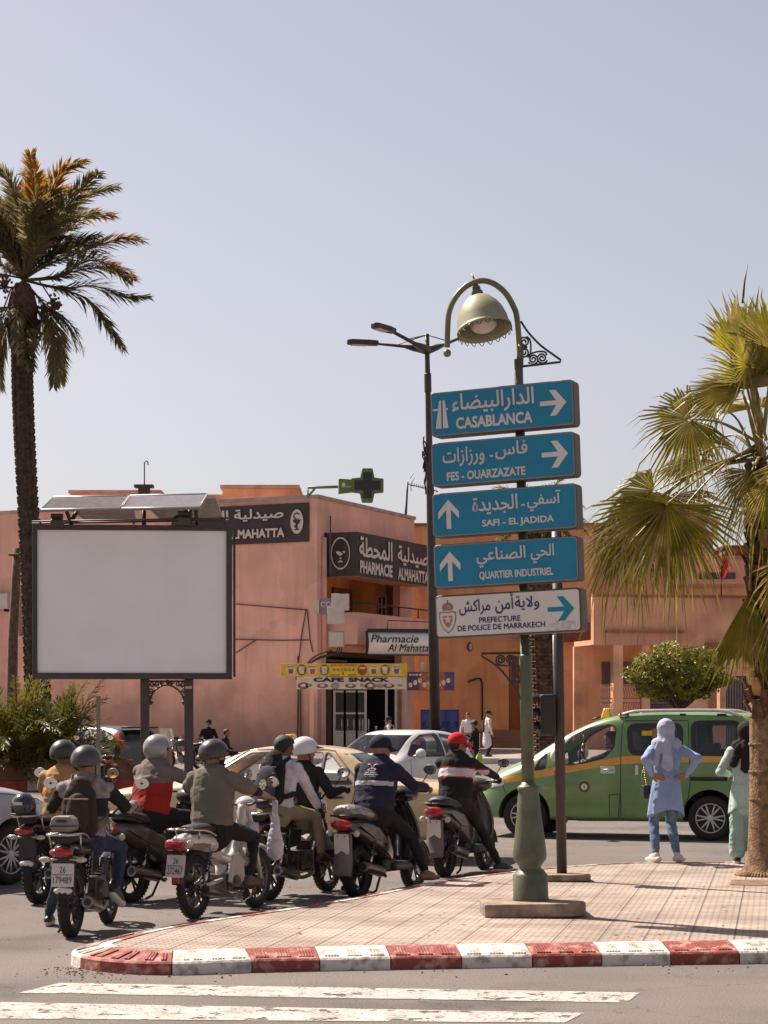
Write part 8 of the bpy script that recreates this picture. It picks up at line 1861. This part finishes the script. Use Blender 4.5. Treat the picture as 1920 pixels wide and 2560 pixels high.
h_olive = mat('helmet_olive_grey', (.042, .037, .033), rough=.38, var=.15, coat=.3); h_black = mat('helmet_black', (.035, .028, .026), rough=.4, var=.15, coat=.2); h_silver = mat('helmet_silver', (.3, .28, .27), rough=.28, metal=.3, var=.08, coat=.5); h_white = mat('helmet_white', (.6, .57, .56), rough=.3, var=.08, coat=.5)
def L3(*a): return [Vector(p) if p is not None else None for p in a]
GR = 'riders waiting on motorbikes'
# rider with the brown backpack
def pt1(k, c):
    z = c[2]
    if k == 'top': return 'dark' if .98 < z < 1.13 else 'top'
    return None
o, b = person('man in grey and black banded jumper with olive helmet and brown backpack', *B1, (.4, 0, .80), 8, L3((.83, .33, 1.06), (.83, -.33, 1.06)), L3((.9, .44, .1), (.56, -.24, .36)),
    dict(top=c_lgrey, sleeve=c_blk, under=c_lgrey, legs=c_jean, skin=M_skin, shoe=l_blk, sole=s_white, ankle=c_sock, dark=c_blk), sleeve=.97, pattern=pt1, group=GR, seed=1, head_yaw=-18, s=.95, width=1.1, bulk=1.12, feet_dir=[Vector((1, .1, 0)), Vector((.9, -.2, -.45))])
helmet(o, b, h_olive, .114)
backpack('dark brown backpack on the back of the rider in the banded jumper', *B1, b, dict(pack=cloth('pack_brown', (.045, .03, .022)), pocket=cloth('pack_brown2', (.055, .038, .028)), strap=cloth('strap_tan', (.16, .11, .075)), zip=cloth('zip_tan', (.25, .18, .12))))
# companion on the bike behind
o, b = person('rider in tan jacket with round black helmet half hidden behind another rider', *B0, (.36, -.05, .8), 6, L3((.83, .33, 1.06), (.83, -.33, 1.06)), L3((.5, .28, .36), (.55, -.24, .36)), dict(top=c_tan, legs=c_blk, skin=M_skin2, shoe=l_blk), group=GR, seed=2, head_yaw=-12, s=.95, width=1.1, bulk=1.1)
helmet(o, b, h_black, .116)
th_ = thing('spare_helmet', 'small glossy black helmet strapped on the rear rack beside the silver car', 'helmet', Vector(B0[0]) + Matrix.Rotation(B0[1], 3, 'Z') @ Vector((-.28, .02, .88)), B0[1])
mb = MB(); mb.lathe([(.0, .2), (.06, .19), (.105, .14), (.122, .07), (.118, 0), (.105, -.01)], n=26); mb.build('shell', M_bb, th_); MB().tube([(.118 * math.cos(a), .118 * math.sin(a), 0) for a in [2 * math.pi * k / 24 for k in range(24)]], .008, 6, closed=True).build('rim', M_blk, th_)
MB().box((-.118, 0, .1), (.012, .09, .03)).build('badge', M_lamp, th_)
# red jumper
def pt2(k, c):
    if k in ('top', 'sleeve') and c[2] > 1.16: return 'grey'
    return None
o, b = person('man in red jumper with grey shoulders wearing a silver helmet with raised visor', *BR2, (.3, 0, .85), 12, L3((.86, .34, 1.08), (.86, -.34, 1.08)), L3((.62, .2, .42), (.62, -.2, .42)), dict(top=c_red, sleeve=c_mgrey, legs=c_blk, skin=M_skin, shoe=l_blk, grey=c_mgrey), group=GR, seed=3, pattern=pt2, head_yaw=-22, bulk=1.2, width=1.14, s=.96)
helmet(o, b, h_silver, .122, 'full', 'shield')
# olive shirt on the white moped
o, b = person('bearded man in olive grey T-shirt over dark sleeves with dark peaked helmet', *B2, (.34, 0, .82), 2, L3((.79, .34, 1.1), (.8, -.34, 1.07)), L3((.58, .3, .33), (.56, -.26, .33)), dict(top=c_olive, under=c_dbrown, legs=c_blk, skin=M_skin, shoe=l_brown), group=GR, seed=4, sleeve=.62, head_yaw=-30, bulk=1.16, width=1.14, s=.96, elbow_hint=[Vector((-.3, 1.6, -.4)), Vector((-.3, -1.2, -.5))])
helmet(o, b, h_olive, .115, 'half', 'peak')
mb = MB(); M_ = hmat(b)
for k in range(260):
    a = random.uniform(-1.5, 1.5); z = random.uniform(-.105, -.04); p = b['hc'] + M_ @ Vector((.035 + .06 * math.cos(a), .062 * math.sin(a), z)); mb.box(p, (.012, .012, .014), M_)
mb.build('beard', M_hair, o)
# white plastic bag hanging from his right grip
Rz = Matrix.Rotation(B2[1], 3, 'Z'); bp0 = Vector(B2[0]) + Rz @ Vector((.82, -.4, 1.0))
pr = [Prim((0, 0, -.2), (0, 0, -.36), .05, .085, 'b', .6, (0, 1, 0), 1.5), Prim((.0, 0, -.36), (.01, 0, -.44), .085, .08, 'b', .7, (0, 1, 0), 1.5), Prim((0, .0, -.08), (0, 0, -.2), .03, .05, 'b', .5, (0, 1, 0), 1.5), Prim((0, .02, .03), (0, .01, -.1), .014, .02, 'b', .6), Prim((0, -.02, .03), (0, -.01, -.1), .014, .02, 'b', .6)]
o = blob('plastic_bag', pr, dict(b=mat('bag_white', (.6, .57, .62), rough=.35, var=.1, vscale=14, trans=.3)), None, bp0, (0, 0, B2[1]),   .007, 4, .006); tag(o, 'thin white plastic carrier bag hanging from the moped handlebar', 'bag')
# driver and pillion on the black motorcycle
o, b = person('driver in black jacket with white helmet on the shared motorcycle', *B4, (.62, 0, .83), 12, L3((.9, .34, 1.07), (.9, -.36, 1.07)), L3((.6, .3, .32), (1.0, -.36, .1)), dict(top=c_blk, legs=c_gtrs, skin=M_skin, shoe=l_blk, sole=s_white, glove=l_blk, ankle=l_blk, boot=l_blk), group=GR, seed=5, head_yaw=-30, s=.95, width=1.08, bulk=1.12, pattern=lambda k, c: 'boot' if k in ('legs', 'skin') and c[2] < .46 else None, feet_dir=[Vector((1, 0, 0)), Vector((.95, -.4, 0))])
helmet(o, b, h_white, .117, 'half', 'peak')
o, b = person('pillion passenger in white shirt and khaki trousers with short black hair', *B4, (.14, 0, .89), 16, L3((.55, .2, .9), (.6, -.26, .86)), L3((.5, .26, .42), (.55, -.3, .42)), dict(top=c_white, legs=c_khaki, skin=M_skin2, shoe=l_brown), group=GR, seed=6, head_yaw=-28, head_pitch=18, sleeve=.94, hand_curl=(15, 25), knee_out=.4, s=.95, width=1.08, bulk=1.1)
hairpiece(o, b)
def panel(c0, sp, lat, bk): return [Prim(c0 + sp * .02 + bk * .1, c0 + sp * .24 + bk * .1, .115, .115, 'panel', .35, lat)]
o2, c0 = backpack('black backpack with grey panel and pale oval badge on the pillion passenger', *B4, b, dict(pack=c_blk, pocket=c_blk, strap=c_blk, panel=cloth('panel_blue_grey', (.06, .055, .075))), w=.32, h=.46, d=.19, extra=panel)
mb = MB(); fr_ = -b['fw2']; disc(mb, c0 + b['sp'] * .15 + fr_ * .148, -b['lat'], b['sp'], fr_, (0, 0), .042, .055, 0, 0); mb.build('badge', mat('badge_pale', (.4, .38, .26), var=.6, vscale=50, ramp=(.45, .55)), o2)
# navy jacket
o, b = person('man in navy work jacket with reflective band and dark blue cap', *B5, (.36, 0, .86), 14, L3((.88, .33, 1.08), (.88, -.33, 1.08)), L3((.66, .2, .42), (.66, -.44, .22)), dict(top=c_navy, legs=c_blk, skin=M_skin, shoe=l_tan, band=mat('reflective_band', (.45, .42, .4), rough=.4, var=.05)), group=GR, seed=7, head_yaw=-40, bulk=1.22, width=1.14, s=.96, pattern=lambda k, c: 'band' if (k == 'top' and abs(c[1]) < .215 and c[0] < .5 and 1.14 < c[2] + .1 * c[0] < 1.185) or (k == 'legs' and c[1] < -.2 and abs(c[0] - .78) < .03 and c[2] < .62) else None, feet_dir=[Vector((1, .1, 0)), Vector((.95, -.35, 0))])
cap(o, b, c_navy)
def back_print(o, b, bv_, items, m, d=.45):
    mb = MB(); items(mb); vs = []; bk = -b['fw2']; c = b['H'] + b['sp'] * .38
    for (x, y, z) in mb.v:
        p = c - b['lat'] * x + b['sp'] * z + bk * d; h = bv_.ray_cast(p, -bk); vs.append((h[0] + bk * .004) if h[0] is not None else p - bk * (d - .15))
    mb.v = [tuple(v) for v in vs]; mb.build('back_print', m, o)
bo = bvh_of(o.data)
def prn(mb):
    X_, N_ = Vector((1, 0, 0)), Vector((0, -1, 0)); st = lambda pts: stroke(mb, (0, 0, 0), X_, Z, N_, [(p.x, p.y) for p in bez([(a, c, 0) for a, c in pts], 4)], .008, 0, 0)
    st([(-.055, .062), (-.025, .06), (-.005, .03), (0, .012)]); st([(.055, .066), (.03, .06), (.008, .035), (0, .012)]); st([(-.05, .006), (0, -.006), (.05, .008)]); st([(-.045, .006), (-.02, .02), (.02, .02), (.05, .01)])
    for t_, z0, z1, w_ in (('LES EAUX', -.032, -.018, .062), ('MINERALES', -.055, -.041, .075), ("D'OULMES", -.078, -.064, .06)): lettering(mb, t_, (0, 0, 0), X_, Z, (-w_, w_, z0, z1), 0, .03, .0)
back_print(o, b, bo, prn, mat('print_white', (.55, .5, .48), var=.1))
# red cap
def pt6(k, c):
    if k in ('top', 'sleeve', 'under') and (k == 'top' or c[0] < .58):
        z = c[2] + .12 * (c[0] - .3)
        if k != 'top': z = c[2] + .02
        if 1.095 < z < 1.11 or 1.205 < z < 1.22: return 'redb'
        if 1.11 <= z <= 1.205: return 'wht'
    return None
o, b = person('man in black jumper with white and red bands and red cap', *B6, (.32, 0, .86), 6, L3((.88, .33, 1.08), (.88, -.33, 1.08)), L3((.66, .2, .42), (.85, -.34, .1)), dict(top=c_blk, sleeve=c_blk, legs=c_dbrown, skin=M_skin, shoe=l_blk, sole=s_white, wht=c_white, redb=c_red), group=GR, seed=8, head_yaw=-48, pattern=pt6, feet_dir=[Vector((1, .1, 0)), Vector((.8, -.55, 0))], elbow_out=.9, s=.94, width=1.14, bulk=1.16)
hairpiece(o, b, r=.083); cap(o, b, cloth('cap_red', (.5, .02, .02)), .097)
# ---- the two women on the pavement
gp = G(1666, 2156, .14); fz = .085
def tunic(q):
    H, l = q['H'], q['lat']; z = lambda dz, dx=0.: H + Vector((dx, 0, dz)); return [Prim(z(.1), z(.0), .15, .172, 'top', .78, l, 1.), Prim(z(.0), z(-.04), .172, .178, 'top', .78, l, 1.)]
def skirt(o, b, m, z0, z1, r0, r1, fl=.78):
    mb = MB(); n, k = 64, 14; vs = []; c = b['H']
    for i in range(k + 1):
        q = i / k
        for j in range(n):
            a = 2 * math.pi * j / n; r = (r0 + (r1 - r0) * q ** .8) * (1 + (.015 + .035 * q) * math.sin(5 * a + 1.3) + .02 * q * math.sin(9 * a)); hem = .045 * math.cos(2 * a) * q
            vs.append((c.x + fl * r * math.cos(a), c.y + r * math.sin(a), z0 + (z1 - z0 + hem) * q))
    mb.add(vs, [(i * n + j, (i + 1) * n + j, (i + 1) * n + (j + 1) % n, i * n + (j + 1) % n) for i in range(k) for j in range(n)], 0, True)
    s_ = mb.build('tunic_skirt', m, o); q = s_.modifiers.new('s', 'SOLIDIFY'); q.thickness = .005
WR = R(100)
o, b = person('woman in long pale blue tunic and headscarf standing with hands on hips', (gp.x, gp.y, .14), (0, 0, WR), (0, 0, .86), 0, L3((-.09, .2, 1.0), (-.13, -.19, .99)), L3((.0, .12, fz), (-.02, -.12, fz)),
    dict(top=c_blue, legs=c_ljean, skin=M_skin, shoe=s_white), s=.97, extra=tunic, seed=9, head_yaw=-12, elbow_hint=[Vector((-.85, .7, .0)), Vector((-.85, -.7, .0))], hand_curl=(12, 22), hand_dir=[Vector((-.55, -.7, -.25)), Vector((-.55, .75, -.1))], palm=[Vector((.8, -.6, 0)), Vector((.8, .6, 0))], knee_hint=[Vector((1, 0, 0)), Vector((1, 0, 0))], feet_dir=[Vector((1, .35, 0)), Vector((.8, -.75, 0))], width=.92)
def scarf(o, b, m, s=1., tail=True, seed=3):
    hc, hf, hl, hu, nk = b['hc'], b['hf'], b['hl'], b['hu'], b['nk']
    pr = [Prim(hc - hf * .03 + hu * .03, hc + hf * .0 + hu * .03, .108, .1, 's', 1.08, hl, 1.), Prim(hc - hu * .04 - hf * .01, nk - hf * .01 + hu * .02, .1, .09, 's', .95, hl, 1.2), Prim(nk + hl * .1, nk - hl * .1, .075, .075, 's', 1, hf, 1.5)]
    if tail: pr += [Prim(nk - hf * .1 + hu * .04, nk - hf * .135 - hu * .13, .05, .062, 's', .5, hl, 2.), Prim(nk - hf * .135 - hu * .13, nk - hf * .13 - hu * .24, .062, .072, 's', .4, hl, 2.), Prim(nk - hf * .1 + hl * .08, nk - hf * .12 + hl * .14 - hu * .2, .045, .05, 's', .4, hl, 2.)]
    return blob('headscarf', pr, dict(s=m), o, None, None, .009, 5, .004, seed=seed)
scarf(o, b, c_scarf); skirt(o, b, c_blue, .99, .56, .138, .215)
Mw = Matrix.Translation((gp.x, gp.y, .14)) @ Matrix.Rotation(WR, 4, 'Z')
bgp = Mw @ Vector((-.06, .27, .73)); ht = thing('handbag', 'small dark handbag on a chain hanging at the side of the woman in blue', 'bag', bgp, WR)
mb = MB(); mb.prism([(-.08, 0), (.08, 0), (.07, .05), (.055, .15), (-.055, .15), (-.07, .05)], (0, 0, 0), (1, 0, 0), (0, 0, 1), -.035, .035); mb.build('bag_body', l_blk, ht, bevel=.012); mb = MB(); mb.prism([(-.078, .06), (.078, .06), (.06, .155), (-.06, .155)], (0, .0, 0), (1, 0, 0), (0, 0, 1), .036, .044); mb.build('flap', l_blk, ht)
mb = MB(); sh_ = (Mw.to_3x3().transposed() @ (Mw @ b['sh'][1] - bgp)); top_ = sh_ + Vector((0, -.02, .07))
ch = bez([(.055, 0, .15), (.03, .02, .3), top_ + Vector((-.075, .01, -.1)), top_, top_ + Vector((.08, .02, -.12)), (.03, .0, .4), (-.055, 0, .15)], 10)
for i in range(len(ch) - 1): mb.tube([ch[i], ch[i].lerp(ch[i + 1], .82)], .007, 5)
mb.build('chain', mat('chain_gold', (.4, .26, .09), rough=.3, metal=.8), ht)
gp2 = G(1866, 2158, .14)
o, b = person('woman in mint green outfit and dark headscarf half hidden by the palm trunk', (gp2.x, gp2.y, .14), (0, 0, R(80)), (0, 0, .84), 2, L3((.2, .2, 1.0), (.2, -.2, 1.0)), L3((0, .1, fz), (.04, -.1, fz)), dict(top=c_mint, legs=cloth('cloth_mint_trousers', (.33, .46, .4), .1, 5), skin=M_skin, shoe=l_blk, sole=s_white), s=.96, seed=11, knee_hint=[Vector((1, 0, 0)), Vector((1, 0, 0))], extra=lambda q: [Prim(q['H'] + Vector((0, 0, .02)), q['H'] + Vector((0, 0, -.16)), .17, .175, 'top', .8, q['lat'], 1.2)] + [Prim(q['H'] + Vector((0, sg * .09, -.2)), Vector((.01, sg * .1, .13)), .1, .095, 'legs', 1, None, 1.2) for sg in (1, -1)])
scarf(o, b, c_blk, tail=True, seed=5); skirt(o, b, c_mint, .9, .6, .163, .2)
# ---- people inside the van
vm = (van.location, van.rotation_euler.copy())
o, b = person('bearded driver in dark clothes at the open window of the green van', *vm, (1.55, .36, .78), -4, L3((2.12, .46, 1.05), (2.05, .2, 1.1)), [None, None], dict(top=c_blk, legs=c_blk, skin=M_skin, lip=M_hair), seed=12, sleeve=.6)
hairpiece(o, b)
o, b = person('passenger with white headscarf beside the van driver', *vm, (1.38, -.36, .78), -6, [None, None], [None, None], dict(top=c_white, legs=c_blk, skin=M_skin), seed=13); scarf(o, b, c_white, tail=False)
# ---- small figures along the buildings
def far(label, x, y, D, deg, mats, pose='stand', s=1., hair='hair', hands=None, ground=None, **k):
    p = P(x, y, D); z = ground if ground is not None else .0; loc = (p.x, D, z); rot = (0, 0, R(deg))
    if pose == 'stand': o, b = person(label, loc, rot, (0, 0, .88 * s), 2, hands or L3((.05, .27, .8 * s), (.08, -.27, .82 * s)), L3((.06, .1, .085), (-.06, -.1, .085)), mats, s=s, voxel=.016, knee_hint=[Vector((1, 0, 0))] * 2, seed=int(x), **k)
    else: o, b = person(label, loc, rot, (0, 0, .5), 12, hands or L3((.3, .15, .62), (.3, -.15, .62)), L3((.42, .12, .09), (.4, -.12, .09)), mats, s=s, voxel=.016, seed=int(x), **k)
    if hair == 'hair': hairpiece(o, b)
    if hair == 'cap': cap(o, b, c_blk)
    return o, b
base = dict(skin=M_skin, shoe=l_blk, top=c_blk, legs=c_blk)
far('man in black cap sitting against the stained pink wall', 520, 1870, 72, -80, base, 'sit', hair='cap', ground=.3)
far('dark haired person bent beside the seated man by the wall', 556, 1885, 71, -20, dict(base, top=c_dbrown), 'sit', ground=.0)
far('man in white T-shirt with a shoulder bag before the orange wall', 1170, 1900, 83, -110, dict(base, top=c_white, legs=cloth('cloth_grey', (.16, .13, .12))), 'stand', s=.97, ground=.16)
o, b = far('person in long white coat with dark scarf and cap before the orange wall', 1218, 1900, 82, 20, dict(base, top=c_white), 'stand', s=1.02, hair='cap', ground=.16, extra=lambda q: [Prim(q['H'], q['H'] + Vector((0, 0, -.4)), .18, .21, 'top', .8, q['lat'], 1.), Prim(q['nk'] + q['lat'] * .08 - q['fwd'] * .1, q['nk'] - q['fwd'] * .17 - Vector((0, 0, .45)), .06, .06, 'legs', .6, q['lat'])])
o, b = far('long haired woman in black walking with head bent', 1190, 1938, 64, 160, dict(base, sole=s_white), 'stand', s=.95, hands=L3((.25, .1, 1.1), (.3, -.05, 1.15)), head_pitch=35)
D = 63.6; p = P(1199, 1916, D); t = thing('lime_bag', 'bright lime green pouch on a checked strap carried by the walking woman', 'bag', p)
mb = MB(); mb.prism([(-.09, .02), (.09, .02), (.085, .26), (.03, .38), (-.03, .38), (-.085, .26)], (0, 0, 0), (1, 0, 0), (0, 0, 1), -.05, .05); mb.build('pouch', mat('lime_green', (.36, .55, .02), rough=.5, var=.1), t, bevel=.02)
mb = MB(); q = P(1200, 1835, D) - p; n_ = 16
for k in range(n_): a, c = Vector((0, 0, .37)).lerp(q, k / n_), Vector((0, 0, .37)).lerp(q, (k + 1) / n_); mb.tube([a, c], .045, 6, k % 2, flat=.3)
mb.build('strap', [c_blk, c_white], t)
# man on a motorbike in front of the cafe, and the bike with the seated man
mB = motorcycle('dark motorbike ridden past the cafe door', (P(1005, 1900, 80).x, 80, .0), R(205), M_bb, plt=None, group='motorbikes by the buildings')
o, b = person('man in pale waistcoat and cap on the motorbike by the cafe', mB.location, mB.rotation_euler.copy(), (.36, 0, .86), 14, L3((.83, .33, 1.06), (.83, -.33, 1.06)), L3((.55, .26, .36), (.55, -.26, .36)), dict(top=c_white, sleeve=cloth('cloth_maroon', (.12, .025, .03)), legs=c_blk, skin=M_skin, shoe=l_blk), seed=21, voxel=.015); cap(o, b, c_blk)
motorcycle('dark motorbike parked beside the man at the stained wall', (P(500, 1900, 70).x, 70, .0), R(150), M_bb, plt=None, group='motorbikes by the buildings')
motorcycle('dark motorbike parked under the metal post near the palm bush', (P(262, 1960, 50).x, 50, .0), R(115), M_bbr, plt=None, group='motorbikes by the buildings')
